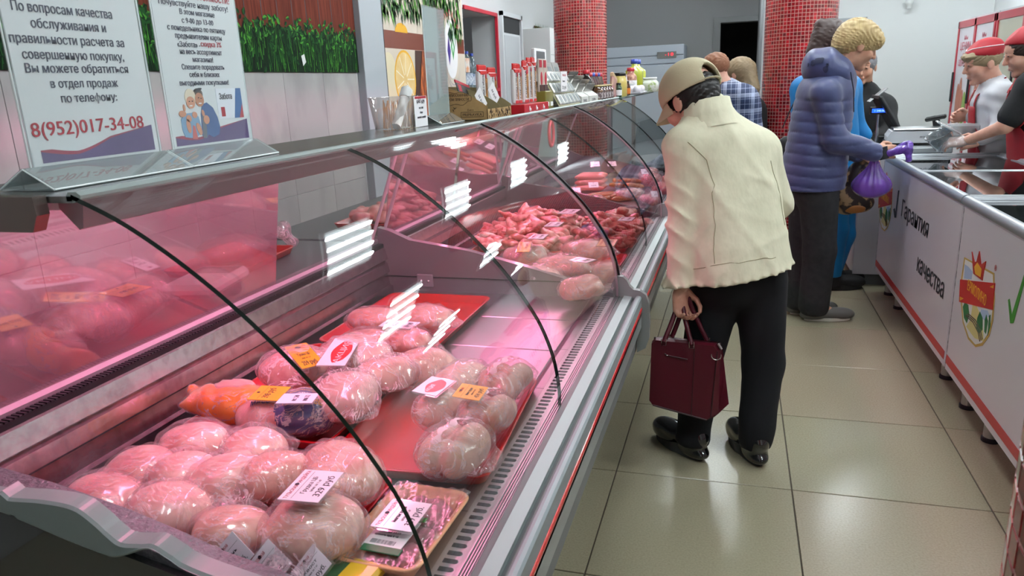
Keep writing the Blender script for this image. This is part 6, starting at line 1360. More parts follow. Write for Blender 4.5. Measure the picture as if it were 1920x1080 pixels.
def person(name, label, J, top, pants, shoe, skin=SKIN, h=.012, hands=True, eyes_=True, group=None, noleg=False):
    base = (J['pelvis'][0], J['pelvis'][1], 0)
    root = thing(name, label, 'person', (0, 0, 0), 0, group)
    r = (V3(J['shR']) - V3(J['shL'])).normalized(); hm = headmtx(J['head'], J['face'], J.get('pitch', 0), J.get('roll', 0)); hw = (V3(J['shR']) - V3(J['shL'])).length/2
    allp = [J[k] for k in ('head', 'shL', 'shR', 'elL', 'elR', 'wrL', 'wrR', 'pelvis')] + ([J['anL'], J['anR']] if not noleg else [])
    lo, hi = bbox(allp, .16); s = SDF(lo, hi, h)
    cols(s, V3(J['chest']), V3(J['pelvis']), r, hw*.75, .11, .07, .075)
    nb = hm @ V3((0, -.045, -.155)); s.cap(nb, V3(J['neck']), .054, .062, .03).cap(J['neck'], J['shL'], .038, .042, .03).cap(J['neck'], J['shR'], .038, .042, .03).cap(J['neck'], J['chest'], .052, .07, .03)
    for q in 'LR':
        lim(s, [J['sh'+q], J['el'+q], J['wr'+q]], [.046, .036, .026])
        if not noleg: lim(s, [J['hip'+q], J['kn'+q], J['an'+q]], [.080, .050, .036]); s.cap(J['an'+q], J['toe'+q], .035, .026, .02)
    parts = [s.arr(1), head_sdf().arr(1, hm)]
    for q, sd in (('L', 1), ('R', -1)):
        if hands and 'hd'+q in J: d, pl, cu = J['hd'+q]; parts.append(hand_arr(J['wr'+q], d, pl, sd*J.get('flip'+q, 1), cu, sc=J.get('hs', .95)))
    arr_mesh(parts, 'body', skin, root)
    if eyes_: eyes(root, hm)
    # upper garment
    lo, hi = bbox(allp[1:] + [J['neck']], .20); s = SDF(lo, hi, top.get('h', h)); e = top.get('puff', 0)
    hemp = V3(top['hem']); cols(s, V3(J['chest']) + V3((0, 0, .02)), hemp, r, top['w'][0], top['w'][1], top['d'][0], top['d'][1], .06)
    for q in 'LR':
        a, b, c, = top['slv']; s.cap(V3(J['chest'])*.5 + V3(J['sh'+q])*.5, J['sh'+q], a*1.2, a*1.02, .06)
        if top.get('short'): s.cap(J['sh'+q], V3(J['sh'+q]).lerp(V3(J['el'+q]), top['short']), a, b, .03)
        else: lim(s, [J['sh'+q], J['el'+q], V3(J['wr'+q]) + (V3(J['wr'+q])-V3(J['el'+q])).normalized()*-.01], [a, b, c], .02)
    s.cap(J['neck'], V3(J['shL'])*.35 + V3(J['neck'])*.65, top['nk'], top['nk'], .04).cap(J['neck'], V3(J['shR'])*.35 + V3(J['neck'])*.65, top['nk'], top['nk'], .04)
    if top.get('closed'): s.cap(V3(J['neck']) + V3((0, 0, .02)), V3(J['neck']) + V3((.01, -.01, -.06)), .078, .105, .04)
    if 'fold' in top: s.warp(top['fold'])
    s.cutplane(top.get('hn', (0, 0, -1)), hemp)
    if not top.get('closed'): s.ell(hm @ V3((0, -.03, -.13)), (.062, .062, .055), k=0, cut=True)
    tp = s.mesh(top['name'], top['mat'], root, matfn=top.get('matfn'))
    if noleg: return root, hm, tp
    lo, hi = bbox([J[k] for k in ('pelvis', 'hipL', 'hipR', 'knL', 'knR', 'anL', 'anR')], .17); s = SDF(lo, hi, pants.get('h', h))
    cols(s, V3(J['pelvis']) + V3((0, 0, .05)), V3(J['hipL'])*.5 + V3(J['hipR'])*.5, r, .15, .16, .085, .095, .05)
    for q in 'LR': lim(s, [J['hip'+q], J['kn'+q], J['an'+q]], pants['r'], .025)
    if 'fold' in pants: s.warp(pants['fold'])
    s.cutplane((0, 0, -1), (0, 0, pants.get('z', .05))); s.cutplane((0, 0, 1), (0, 0, hemp.z + .05))
    s.mesh('trousers', pants['mat'], root)
    for q in 'LR': shoe(root, J['an'+q], J['toe'+q])
    return root, hm, tp
def hairmesh(root, hm, fn, mat, lo=(-.13, -.15, -.20), hi=(.13, .15, .16), h=.0055, name='hair', warp=None):
    s = SDF(lo, hi, h); fn(s); s.warp(warp or (lambda X, Y, Z: .0022*np.sin(150*X+30*np.sin(18*Z)+8*np.sin(30*Y)) + .0018*np.sin(170*Y+20*np.sin(22*Z))))
    return arr_mesh([s.arr(0, hm)], name, mat, root)
BAREH = 0
# ---- shoes
SHB = M('black_leather', '#101113', .14, coat=1.0, coat_rough=.06); SOLE = M('dark_sole', '#3a3b3a', .7); SNE = M('sneaker_grey', '#5d5c58', .7); SOLW = M('white_sole', '#d6d2c8', .6)
def shoe_fn(up, sole, L=.25, heel=.0, W=.085, hgt=.08):
    def f(root, an, toe):
        a = V3(an); t = V3(toe); d = V3((t.x-a.x, t.y-a.y, 0)).normalized(); x = V3((d.y, -d.x, 0)); m = Matrix(((x.x, d.x, 0, a.x), (x.y, d.y, 0, a.y), (0, 0, 1, 0), (0, 0, 0, 1)))
        s = SDF((-.07, -.10, .0), (.07, .24, hgt+.08), .005); z0 = .02 + heel
        s.ell((0, .10, z0+.022), (W/2*.98, .105, .032), k=0).ell((0, .0, z0+.035+heel*.2), (W/2*.85, .065, .042), k=.03).cap((0, -.01, z0+.03), (0, -.01, hgt+.03), .040, .038, .03).ell((0, .165, z0+.016-heel*.25), (W/2*.86, .055, .026), k=.02)
        s.ell((0, .125, .034), (W/2*.93, .098, .026), k=.02).ell((0, .0, .03), (W/2*.88, .075, .03), k=.02); s.cutplane((0, 0, -1), (0, 0, .012)); v, F = s.arr(1); v[:, 2] += heel*.0
        o = arr_mesh([(v, F)], 'shoe', up, root); o.matrix_world = m
        pts = [(W/2*math.cos(q)*(.84 if math.sin(q) < 0 else 1.0)*.98, (.075 + (.130 if math.sin(q) > 0 else .125)*math.sin(q))) for q in (2*PI*k/28 for k in range(28))]
        top_ = lambda y: (.020 + heel*(1.15 if y < .02 else max(.15, 1.15-(y-.02)*8)))
        b = MB(); n = 28; b.v = [(p[0]*.96, p[1], .0015) for p in pts] + [(p[0], p[1], top_(p[1])) for p in pts]
        b.f = [(i, (i+1) % n, (i+1) % n + n, i+n) for i in range(n)] + [tuple(range(n))[::-1], tuple(range(n, 2*n))]; b.mi = [0]*len(b.f); b.sm = [False]*len(b.f)
        o = b.build('sole', sole, root); o.matrix_world = m
    return f
# ---------------- woman in the cream jacket and cap
CREAM = M('cream_cotton', '#dedabf', .75, col2='#d3d0b4', nscale=14, bump=2.6, bscale=9, bstretch=(1, 1, .6))
NAVY = M('navy_trousers', '#07090e', .9, bump=.2, bscale=30)
J = dict(head=(0.216, 0.900, 1.294), face=(-.78, .62), pitch=.50, neck=(0.276, 0.890, 1.224), chest=(0.332, 0.900, 1.087), pelvis=(0.415, 0.820, 0.763), shL=(0.206, 0.800, 1.144), elL=(0.220, 0.770, 0.883), wrL=(0.209, 0.730, 0.664),
         shR=(0.452, 0.980, 1.105), elR=(0.516, 1.020, 0.918), wrR=(0.387, 1.200, 0.783), hipL=(0.329, 0.830, 0.661), knL=(0.276, 0.840, 0.327), anL=(.262, .770, .085), hipR=(0.474, 0.860, 0.668), knR=(0.499, 0.860, 0.356), anR=(.482, .785, .085),
         toeL=(.150, .885, .03), toeR=(.412, .955, .03), hdL=((.05, -.1, -1), (.6, -.6, 0), .75), hdR=((-.8, .5, 0), (0, 0, -1), .4))
def fold1(X, Y, Z):
    rdg = lambda t, p=2.0: (1-np.abs(np.sin(t)))**p
    sl = np.clip((.255-X)/.05, 0, 1); el = np.exp(-((Z-.92)/.11)**2) + .8*np.exp(-((Z-.72)/.05)**2) + .35
    f = -.011*sl*el*rdg(30*Z + 16*X + 1.2*np.sin(14*X+11*Y+9*Z)) + .003*sl
    bk = 1-sl
    f = f - bk*.0055*rdg(11*X + 6*Z + 1.6*np.sin(5*Z+4*X), 3) - bk*.0045*rdg(17*Z - 13*X + 2*np.sin(6*X+3*Z), 4)*np.clip((1.05-Z)/.2, 0, 1) - bk*.005*np.exp(-((X-.47)/.09)**2)*rdg(26*Z+10*X, 3)*np.exp(-((Z-.98)/.12)**2)
    hem = np.exp(-((Z-(.690+.14*(X-.3)))/.016)**2); f = f + hem*.006*np.sin(170*X+60*Y) - hem*.006
    cuff = np.exp(-((Z-.675)/.022)**2)*(X < .26); f = f + cuff*(.004*np.sin(190*X+130*Y)) - cuff*.004
    return f
wr, hm1, jk = person('person', 'person in a cream jacket and beige cap bending towards the meat counter', J,
    dict(name='jacket', mat=CREAM, w=(.175, .185), d=(.105, .112), slv=(.072, .062, .054), hem=(0.412, 0.800, 0.707), hn=(.16, 0, -1), nk=.066, fold=fold1, h=.0075, closed=1), dict(mat=NAVY, r=(.094, .072, .063), z=.058, h=.009,
    fold=lambda X, Y, Z: .004*np.sin(40*Z+10*X)*np.clip((.25-Z)/.2, 0, 1)), shoe_fn(SHB, SOLE, heel=.026, W=.096), SKIN2, h=.011)
def hair1(s): s.ell((0, -.020, .010), (.081, .097, .080), k=0).cap((0, -.055, -.01), (0, -.050, -.070), .048, .042, .03).ell((0, .085, -.03), (.066, .075, .11), cut=True).ell((0, 0, .125), (.12, .16, .07), cut=True)
hairmesh(wr, hm1, hair1, M('hair_black', '#15100f', .45))
CAPM = M('cap_beige', '#bcb293', .8, bump=.15, bscale=160)
s = SDF((-.12, -.14, -.06), (.12, .22, .17), .005)
s.ell((0, -.014, .030), (.0965, .1185, .107), k=0).ell((0, -.014, .024), (.0865, .108, .095), cut=True).cutplane((0, 0, -1), (0, 0, .010)).ell((0, -.125, .030), (.040, .05, .044), cut=True)
o = arr_mesh([s.arr(1, hm1)], 'cap', CAPM, wr)
b = MB().grid(lambda u, v: (.082*(2*u-1)*(1-.15*v), .075*math.sqrt(max(0, 1-(2*u-1)**2*.95)) + v*.082*math.sqrt(max(0, 1-(2*u-1)**2)) + .012, .030 - .035*v - .022*(2*u-1)**2), 16, 6).grid(lambda u, v: (.082*(2*u-1)*(1-.15*v), .075*math.sqrt(max(0, 1-(2*u-1)**2*.95)) + v*.082*math.sqrt(max(0, 1-(2*u-1)**2)) + .012, .026 - .035*v - .022*(2*u-1)**2), 16, 6)
b.xf(hm1); b.build('cap_brim', CAPM, o)
MB().tube([(.086*math.sin(a), -.014-.114*math.cos(a), .016) for a in (PI*(-.36+.72*k/12) for k in range(13))], .007, 8, flat=.35).xf(hm1).build('cap_strap', CAPM, o)
# ruffled stand collar
b = MB(); C0 = V3(J['neck']) + V3((-.004, -.006, .030)); n = 44; rs = []
ax = (hm1.to_3x3() @ V3((0, 0, 1))); ax = (ax + V3((0, 0, 1.1))).normalized(); ux = ax.cross(V3((0, 1, 0))).normalized(); vx = ax.cross(ux)
for lv, (rr_, hh) in enumerate(((.104, -.062), (.090, -.015), (.084, .034), (.078, .036), (.074, -.01))):
    rs.append([C0 + (ux*math.cos(a) + vx*math.sin(a))*(rr_ + .0022*math.sin(a*19)*(lv > 0)) + ax*hh for a in (2*PI*k/n for k in range(n))])
b.rings(rs, caps=False); b.build('collar', CREAM, wr, fixn=False)
def on_surface(obj, pts, out=.001):
    q = []
    for p in pts:
        ok, loc, nrm, _ = obj.closest_point_on_mesh(V3(p)); q.append(loc + nrm*out)
    return q
SEAM = M('cream_seam', '#a29c7c', .8)
for pts in (((0.223, 0.720, 1.168), (0.283, 0.740, 1.105), (0.308, 0.740, 1.016), (0.320, 0.730, 0.910), (0.327, 0.710, 0.805), (0.336, 0.690, 0.699)), ((0.498, 0.860, 1.089), (0.510, 0.860, 1.017), (0.526, 0.850, 0.927), (0.549, 0.830, 0.857)), ((0.251, 0.690, 0.743), (0.338, 0.680, 0.763), (0.422, 0.680, 0.778), (0.505, 0.680, 0.794), (0.571, 0.700, 0.806))):
    pp = []
    for i in range(len(pts)-1):
        for k in range(5): pp.append(V3(pts[i]).lerp(V3(pts[i+1]), k/5))
    MB().tube(on_surface(jk, pp, .0006), .0013, 5).build('seam', SEAM, jk, fixn=False)
# burgundy bag
BUR = M('burgundy_leather', '#4a0a1a', .4, spec=.3, coat=.15, coat_rough=.3, bump=.1, bscale=90); BUR2 = M('burgundy_dark', '#2c0a12', .35, coat=.4)
bg = thing('handbag', 'burgundy leather handbag held low by the person in the cream jacket', 'handbag', (0, 0, 0))
a, b_, c_, d_ = [V3(p) for p in ((0.117, 0.660, 0.492), (0.340, 0.660, 0.481), (0.324, 0.640, 0.210), (0.112, 0.640, 0.256))]
bk = V3((.035, .10, 0)); b = MB(); top_in = V3((.012, .045, .0))
F0 = [d_, c_, b_, a]; F1 = [d_ + bk, c_ + V3((.062, .10, .012)), b_ + top_in, a + top_in]
def loop(P, ex):
    cen = sum(P, V3())/4; out = []
    for i in range(4):
        p, q = P[i], P[(i+1) % 4]
        for t in (.06, .5, .94): out.append(p.lerp(q, t))
    return out
L0 = loop(F0, 0); L1 = loop(F1, 0); nrm_ = V3((-.25, -1, 0)).normalized()
mid = [p.lerp(q, .35) + (p-(a+b_+c_+d_)/4)*.04 for p, q in zip(L0, L1)]
b.rings([[p for p in L0], mid, [p for p in L1]], smooth=False)
b.build('bag_body', BUR, bg)
b = MB(); b.tube([a + top_in*.5, b_ + top_in*.5 + V3((.004, 0, .002))], .004, 8); b.build('zip_edge', BUR2, bg)
b = MB(); b.tube([a.lerp(b_, .66) + nrm_*.004, c_.lerp(d_, .30) + nrm_*.006], .0016, 6).tube([d_.lerp(c_, .06) + V3((0, -.001, .001)), d_.lerp(c_, .94) + V3((0, -.001, .001))], .003, 6).tube([b_.lerp(c_, .06), b_.lerp(c_, .94)], .0025, 6); b.build('piping', BUR2, bg)
hd = V3((0.220, 0.735, 0.632))
for k, (t0, t1, off, hx) in enumerate(((.20, .62, nrm_*.008, -.012), (.24, .78, top_in + V3((0, .004, 0)), .008))):
    p = a.lerp(b_, t0) + off; q = a.lerp(b_, t1) + off; tp_ = hd + V3((hx, 0, .008*k)); n = 16; pts = []
    for i in range(n+1):
        u = i/n; base_ = p.lerp(q, u); z = (1-abs(2*u-1)**2.2); pts.append(base_.lerp(tp_, z*.0) + (tp_ - (p+q)/2)*z + ((p+q)/2 - base_)*z*.75)
    MB().tube(pts, .0085, 10).build('handle', BUR, bg)
    for e in (p, q):
        MB().tube([e + V3((-.008, -.003, .012)), e + V3((-.008, -.004, -.012)), e + V3((.008, -.004, -.012)), e + V3((.008, -.003, .012))], .0018, 6).build('handle_ring', CHROME, bg)
e = b_ + V3((-.004, -.004, -.03)); MB().tube([e + V3((.016*math.sin(t), -.004, -.016*math.cos(t))) for t in (PI*(-.6+1.2*k/12) for k in range(13))], .002, 6).build('side_ring', CHROME, bg)
MB().tube([b_ + V3((.0, .01, .008)), b_ + V3((.012, .008, -.012))], .006, 8).build('zip_end', CHROME, bg)
p = a.lerp(b_, .25).lerp(d_.lerp(c_, .25), .20) + nrm_*.003; MB().tube([p + V3((-.008, 0, .006)), p, p + V3((.07, -.006, -.008))], .0022, 6).build('front_zip', BUR2, bg); MB().lathe([(.004, 0), (.005, .002), (.0001, .003)], p, 10).build('zip_pull', CHROME, bg)
# ---------------- woman in the blue padded coat
BLUEC = M('blue_padded', '#323962', .45, col2='#3a416a', nscale=12, bump=.25, bscale=30, sheen=.2); BLUED = M('blue_dark_print', '#1d2240', .6)
DEN_ = M('black_denim', '#1c1d20', .8, col2='#26272a', nscale=30, bump=.2, bscale=160)
J = dict(head=(0.967, 2.600, 1.496), face=(1, .25), pitch=.45, neck=(0.878, 2.580, 1.325), chest=(0.820, 2.580, 1.217), pelvis=(0.792, 2.550, 0.763), shL=(0.808, 2.760, 1.241), elL=(0.928, 2.800, 0.970), wrL=(1.041, 2.780, 0.911),
         shR=(0.806, 2.400, 1.263), elR=(0.863, 2.380, 1.029), wrR=(1.075, 2.460, 0.952), hipL=(0.772, 2.620, 0.738), knL=(0.774, 2.630, 0.383), anL=(.765, 2.64, .085), hipR=(0.814, 2.480, 0.743), knR=(0.842, 2.500, 0.414), anR=(.835, 2.53, .085),
         toeL=(.90, 2.68, .03), toeR=(.965, 2.555, .03), hdR=((1, .1, .05), (0, 1, -.2), .65), hdL=((1, 0, -.2), (0, 0, -1), .5))
quilt = lambda X, Y, Z: .0085*(1-np.abs(np.sin(PI*(Z+.012*np.sin(9*X))/.056)))**3.5*(Z < 1.24) + .0015*np.sin(40*X+20*Z)
wb, hm2, ct = person('person', 'person in a blue padded hooded coat and black jeans standing at the freezers', J,
    dict(name='padded_coat', mat=BLUEC, w=(.175, .20), d=(.125, .150), slv=(.068, .064, .050), hem=(0.780, 2.560, 0.755), nk=.085, fold=quilt, h=.0085), dict(mat=DEN_, r=(.105, .085, .082), z=.035), shoe_fn(SNE, SOLW), SKIN, h=.012)
def hair2(s): s.ell((0, -.012, .040), (.095, .112, .092), k=0).ell((0, .060, .050), (.078, .048, .042), k=.03).ell((0, -.07, -.01), (.085, .06, .075), k=.04).ell((0, .125, -.055), (.075, .090, .085), cut=True).ell((0, 0.02, -.13), (.12, .13, .06), cut=True)
hairmesh(wb, hm2, hair2, M('hair_blonde', '#a48a5c', .5, col2='#bda676', nscale=20, stretch=(6, 1, 1)))
s = SDF((-.2, -.30, -.27), (.2, .16, .12), .008); s.ell((0, -.125, -.145), (.145, .135, .095), rot=(-.25, 0, 0), k=0).ell((0, -.165, -.100), (.120, .095, .080), k=.05).ell((0, -.0, -.055), (.090, .105, .10), cut=True).warp(lambda X, Y, Z: .004*np.sin(60*Y+20*X))
hood = arr_mesh([s.arr(1, headmtx(J['head'], (1, .25), .1))], 'hood', BLUEC, ct)
for p, rr_ in (((0.724, 2.420, 1.424), .024), ((0.751, 2.400, 1.446), .026), ((0.784, 2.380, 1.379), .024), ((0.661, 2.420, 1.414), .02), ((0.792, 2.360, 1.412), .018)):
    cen = V3(p); b = MB(); n = 18; o_ = []
    for ring_ in (0, .4, .75, 1):
        for k in range(n):
            q = cen + V3((math.cos(2*PI*k/n)*rr_*ring_, 0, math.sin(2*PI*k/n)*rr_*ring_)); ok, loc, nrm, _ = hood.closest_point_on_mesh(q); b.v.append(tuple(loc + nrm*.004))
    for j_ in range(3):
        for k in range(n): b.f.append((j_*n+k, j_*n+(k+1) % n, (j_+1)*n+(k+1) % n, (j_+1)*n+k)); b.mi.append(0); b.sm.append(True)
    b.build('dark_dot', BLUED, hood, fixn=False)
MB().tube([(0.912, 2.360, 1.363), (0.933, 2.360, 1.272), (0.941, 2.360, 1.167)], .003, 6).build('drawcord', M('cord', '#1b2038', .6), ct)
MB().tube([(1.098, 2.460, 0.979), (1.113, 2.460, 0.919)], .030, 12).build('cuff', M('cuff_black', '#14151c', .7), ct)
# purple bags
PURB = glass('purple_bag', '#b58ae6', refl=2.0, rough=.15, haze=.36, hcol='#9468cf', hbump=1)
t = thing('carrier_bag', 'translucent purple carrier bag with white boxes held by the person in blue', 'bag', (0, 0, 0))
c = V3((1.075, 2.500, 0.783)); s = SDF(c - V3((.14, .12, .12)), c + V3((.14, .12, .20)), .006)
s.ell(c + V3((0, 0, -.01)), (.098, .07, .060), k=0).cap(c + V3((0, 0, .01)), c + V3((.005, -.01, .145)), .065, .012, .05).warp(lambda X, Y, Z: .004*np.sin(np.arctan2(Y-c.y, X-c.x)*14)*np.clip((Z-c.z+.05)/.1, 0, 1))
s.mesh('bag', PURB, t); MB().box(c + V3((-.065, -.04, -.05)), c + V3((-.005, .04, .035)), bev=.006).box(c + V3((.005, -.04, -.05)), c + V3((.065, .04, .02)), bev=.006).build('white_box', PAPER, t)
t = thing('crumpled_bag', 'crumpled dark purple bag gripped in the fingers of the person in blue', 'bag', (0, 0, 0))
c = V3((1.188, 2.450, 0.960)); s = SDF(c - V3((.09, .06, .08)), c + V3((.09, .06, .08)), .004); s.cap(c + V3((-.055, 0, -.015)), c + V3((.03, 0, .02)), .018, .030, .01).cap(c + V3((.03, 0, .02)), c + V3((.045, 0, -.045)), .026, .014, .01).warp(lambda X, Y, Z: wob(X, Y, Z, 150, 3, .004))
s.mesh('bag', M('purple_film', '#43217a', .3, col2='#6a3fb0', nscale=60, coat=.8), t)
# ---------------- person in bright blue behind her, with a patterned shopping bag
BRB = M('bright_blue', '#0a74b4', .5, bump=.2, bscale=30)
J = dict(head=(0.893, 3.150, 1.547), face=(.9, .4), pitch=.35, neck=(0.884, 3.150, 1.426), chest=(0.896, 3.180, 1.195), pelvis=(0.959, 3.220, 0.769), shL=(1.032, 3.350, 1.266), elL=(1.087, 3.400, 1.034), wrL=(1.157, 3.380, 0.967),
         shR=(0.754, 3.050, 1.272), elR=(0.754, 3.000, 1.051), wrR=(0.845, 3.050, 0.855), hipL=(1.021, 3.300, 0.691), knL=(1.055, 3.300, 0.345), anL=(1.02, 3.32, .10), hipR=(0.959, 3.180, 0.708), knR=(0.996, 3.180, 0.403), anR=(1.0, 3.20, .10), toeL=(1.13, 3.36, .03), toeR=(1.12, 3.24, .03))
pb, hm3, o = person('person', 'person in bright blue mostly hidden behind the one in the padded coat', J,
    dict(name='blue_jacket', mat=BRB, w=(.19, .20), d=(.12, .13), slv=(.08, .068, .05), hem=(0.964, 3.220, 0.702), nk=.08, h=.014), dict(mat=BRB, r=(.10, .08, .060), z=.09, h=.014), shoe_fn(M('boot_black', '#17181a', .7), M('boot_sole', '#1c1c1c', .7), heel=.02, W=.10, hgt=.16), SKIN, h=.014, hands=False)
hairmesh(pb, hm3, lambda s: s.ell((0, -.015, .025), (.088, .105, .098), k=0).ell((0, -.085, .055), (.05, .045, .045), k=.01).cap((0, -.05, -.02), (0, -.06, -.09), .07, .06, .03).ell((0, .1, -.06), (.08, .085, .09), cut=True), M('hair_brown', '#3a2a26', .5), h=.008)
MB().tube([(0.635, 2.920, 1.059), (0.669, 2.920, 1.151), (0.723, 2.950, 1.269)], .012, 6, flat=.3).build('bag_strap', BLACK, pb)
MB().ball((0.660, 2.950, 0.900), (.06, .04, .11), 14, 10).build('shoulder_bag', M('black_bag', '#141416', .5), pb)
SHP = M('shopper_print', '#2b211c', .4, col2='#a58a62', nscale=16, ncontrast=(.5, .56), coat=.5)
t = thing('shopping_bag', 'glossy shopping bag printed with food, hanging behind the purple carrier bag', 'shopping bag', (0, 0, 0)); c = V3((1.051, 2.850, 0.720))
s = SDF(c - V3((.17, .10, .22)), c + V3((.20, .10, .25)), .009); s.cap(c + V3((-.06, 0, -.06)), c + V3((.05, 0, .12)), .085, .07, .04, sc=(1, 1.5, 1)).ell(c + V3((-.02, 0, -.09)), (.13, .05, .07), k=.03).warp(lambda X, Y, Z: .003*np.sin(50*X+20*Z))
o = s.mesh('bag', SHP, t); ok, loc, nrm, _ = o.closest_point_on_mesh(V3((1.052, 2.780, 0.585))); MB().ball(loc, (.060, .012, .026), 16, 8).build('bread_print', M('bread_print', '#b5763a', .4), t)
MB().tube([c + V3((-.05, 0, .15)), c + V3((-.03, 0, .24)), c + V3((.03, 0, .24)), c + V3((.05, 0, .15))], .008, 6).build('handle', BLACK, t)
# ---------------- grey-haired person in black beyond
J = dict(head=(1.255, 4.330, 1.394), face=(-.3, -1), pitch=.3, neck=(1.282, 4.380, 1.221), chest=(1.318, 4.380, 1.046), pelvis=(1.370, 4.430, 0.581), shL=(1.412, 4.380, 1.101), elL=(1.447, 4.230, 0.935), wrL=(1.331, 4.100, 0.883), shR=(1.174, 4.380, 1.109), elR=(1.175, 4.280, 0.919), wrR=(1.230, 4.130, 0.883),
         hipL=(1.25, 4.48, .8), knL=(1.25, 4.48, .45), anL=(1.25, 4.48, .1), hipR=(1.1, 4.48, .8), knR=(1.1, 4.48, .45), anR=(1.1, 4.48, .1), toeL=(1.24, 4.36, .03), toeR=(1.1, 4.36, .03))
pk, hm4, o = person('person', 'person in a black coat standing beyond the checkout counter', J, dict(name='black_coat', mat=M('black_coat', '#101012', .8, bump=.3, bscale=40), w=(.19, .20), d=(.12, .13), slv=(.08, .07, .05), hem=(1.376, 4.430, 0.499), nk=.075, h=.016),
    dict(mat=NAVY, r=(.09, .07, .06), z=.05, h=.016), shoe_fn(SHB, SOLE), SKIN, h=.016, hands=False)
hairmesh(pk, hm4, lambda s: s.ell((0, -.015, .03), (.084, .102, .085), k=0).ell((0, .1, -.05), (.08, .085, .09), cut=True), M('hair_grey', '#77757a', .6), h=.008)
# ---------------- man in the plaid shirt and blonde woman beyond
PL = M('plaid', '#2c3f66', .7)
def plaid():
    m = PL; nt = m.node_tree; N = nt.nodes; L = nt.links; b = N['Principled BSDF']; tc = N.new('ShaderNodeTexCoord'); sx = N.new('ShaderNodeSeparateXYZ'); L.new(tc.outputs['Object'], sx.inputs[0])
    outs = []
    for ax, fr in (('X', 70.0), ('Z', 62.0)):
        for mult, ph in ((1.0, 0.0), (3.0, 1.0)):
            a = N.new('ShaderNodeMath'); a.operation = 'MULTIPLY_ADD'; a.inputs[1].default_value = fr*mult; a.inputs[2].default_value = ph; L.new(sx.outputs[ax], a.inputs[0])
            s_ = N.new('ShaderNodeMath'); s_.operation = 'SINE'; L.new(a.outputs[0], s_.inputs[0]); g_ = N.new('ShaderNodeMath'); g_.operation = 'GREATER_THAN'; g_.inputs[1].default_value = .72 if mult == 1 else .93; L.new(s_.outputs[0], g_.inputs[0]); outs.append(g_.outputs[0])
    acc = outs[0]
    for o_ in outs[1:]:
        a = N.new('ShaderNodeMath'); a.operation = 'ADD'; L.new(acc, a.inputs[0]); L.new(o_, a.inputs[1]); acc = a.outputs[0]
    mx = N.new('ShaderNodeMapRange'); mx.inputs[1].default_value = 0; mx.inputs[2].default_value = 2; L.new(acc, mx.inputs[0])
    r = N.new('ShaderNodeValToRGB'); r.color_ramp.elements[0].color = lin('#243252') + (1,); r.color_ramp.elements[1].color = lin('#aab2c8') + (1,); L.new(mx.outputs[0], r.inputs[0]); L.new(r.outputs[0], b.inputs['Base Color'])
plaid()
J = dict(head=(0.218, 3.600, 1.407), face=(-.95, .2), pitch=.35, neck=(0.299, 3.620, 1.280), chest=(0.384, 3.620, 1.164), pelvis=(0.437, 3.660, 0.722), shL=(0.323, 3.450, 1.241), elL=(0.269, 3.400, 1.055), wrL=(0.133, 3.400, 0.970), shR=(0.408, 3.850, 1.210), elR=(0.409, 3.950, 0.999), wrR=(0.222, 3.950, 0.926),
         hipL=(.33, 3.6, .8), knL=(.33, 3.6, .45), anL=(.33, 3.6, .09), hipR=(.36, 3.78, .8), knR=(.36, 3.8, .45), anR=(.36, 3.8, .09), toeL=(.21, 3.6, .03), toeR=(.24, 3.8, .03))
pm, hm5, o = person('person', 'person in a blue and white plaid shirt bending over the far counter', J, dict(name='plaid_shirt', mat=PL, w=(.19, .19), d=(.12, .12), slv=(.085, .07, .055), hem=(0.438, 3.660, 0.684), nk=.075, h=.012, fold=lambda X, Y, Z: .002*np.sin(50*Z+30*X)),
    dict(mat=NAVY, r=(.10, .075, .065), z=.05, h=.016), shoe_fn(SHB, SOLE), SKIN2, h=.014, hands=False)
hairmesh(pm, hm5, lambda s: s.ell((0, -.012, .032), (.079, .099, .087), k=0).ell((0, .095, -.035), (.08, .072, .085), cut=True).ell((0, .02, -.12), (.1, .12, .07), cut=True), M('hair_red', '#7a4d33', .6), h=.007)
J = dict(head=(0.376, 4.070, 1.384), face=(-.8, .5), pitch=.2, neck=(0.418, 4.090, 1.253), chest=(0.463, 4.100, 1.085), pelvis=(0.481, 4.120, 0.667), shL=(0.384, 3.970, 1.170), elL=(0.410, 3.920, 0.962), wrL=(0.338, 3.870, 0.891), shR=(0.435, 4.220, 1.139), elR=(0.453, 4.270, 0.916), wrR=(0.437, 4.220, 0.819),
         hipL=(.42, 4.06, .8), knL=(.42, 4.06, .45), anL=(.42, 4.06, .09), hipR=(.46, 4.2, .8), knR=(.46, 4.2, .45), anR=(.46, 4.2, .09), toeL=(.32, 4.1, .03), toeR=(.36, 4.24, .03))
pw, hm6, o = person('person', 'person in a black top behind the one in the plaid shirt', J, dict(name='black_top', mat=M('black_cloth', '#0e0f11', .8), w=(.15, .16), d=(.10, .11), slv=(.06, .05, .04), hem=(0.482, 4.120, 0.626), nk=.06, h=.016),
    dict(mat=NAVY, r=(.09, .07, .06), z=.05, h=.016), shoe_fn(SHB, SOLE), SKIN2, h=.016, hands=False)
hairmesh(pw, hm6, lambda s: s.ell((0, -.015, .03), (.086, .105, .087), k=0).cap((0, -.06, .0), (0, -.085, -.13), .075, .06, .04).ell((0, .1, -.04), (.075, .08, .09), cut=True), M('hair_fair', '#7d6a50', .6), h=.008)
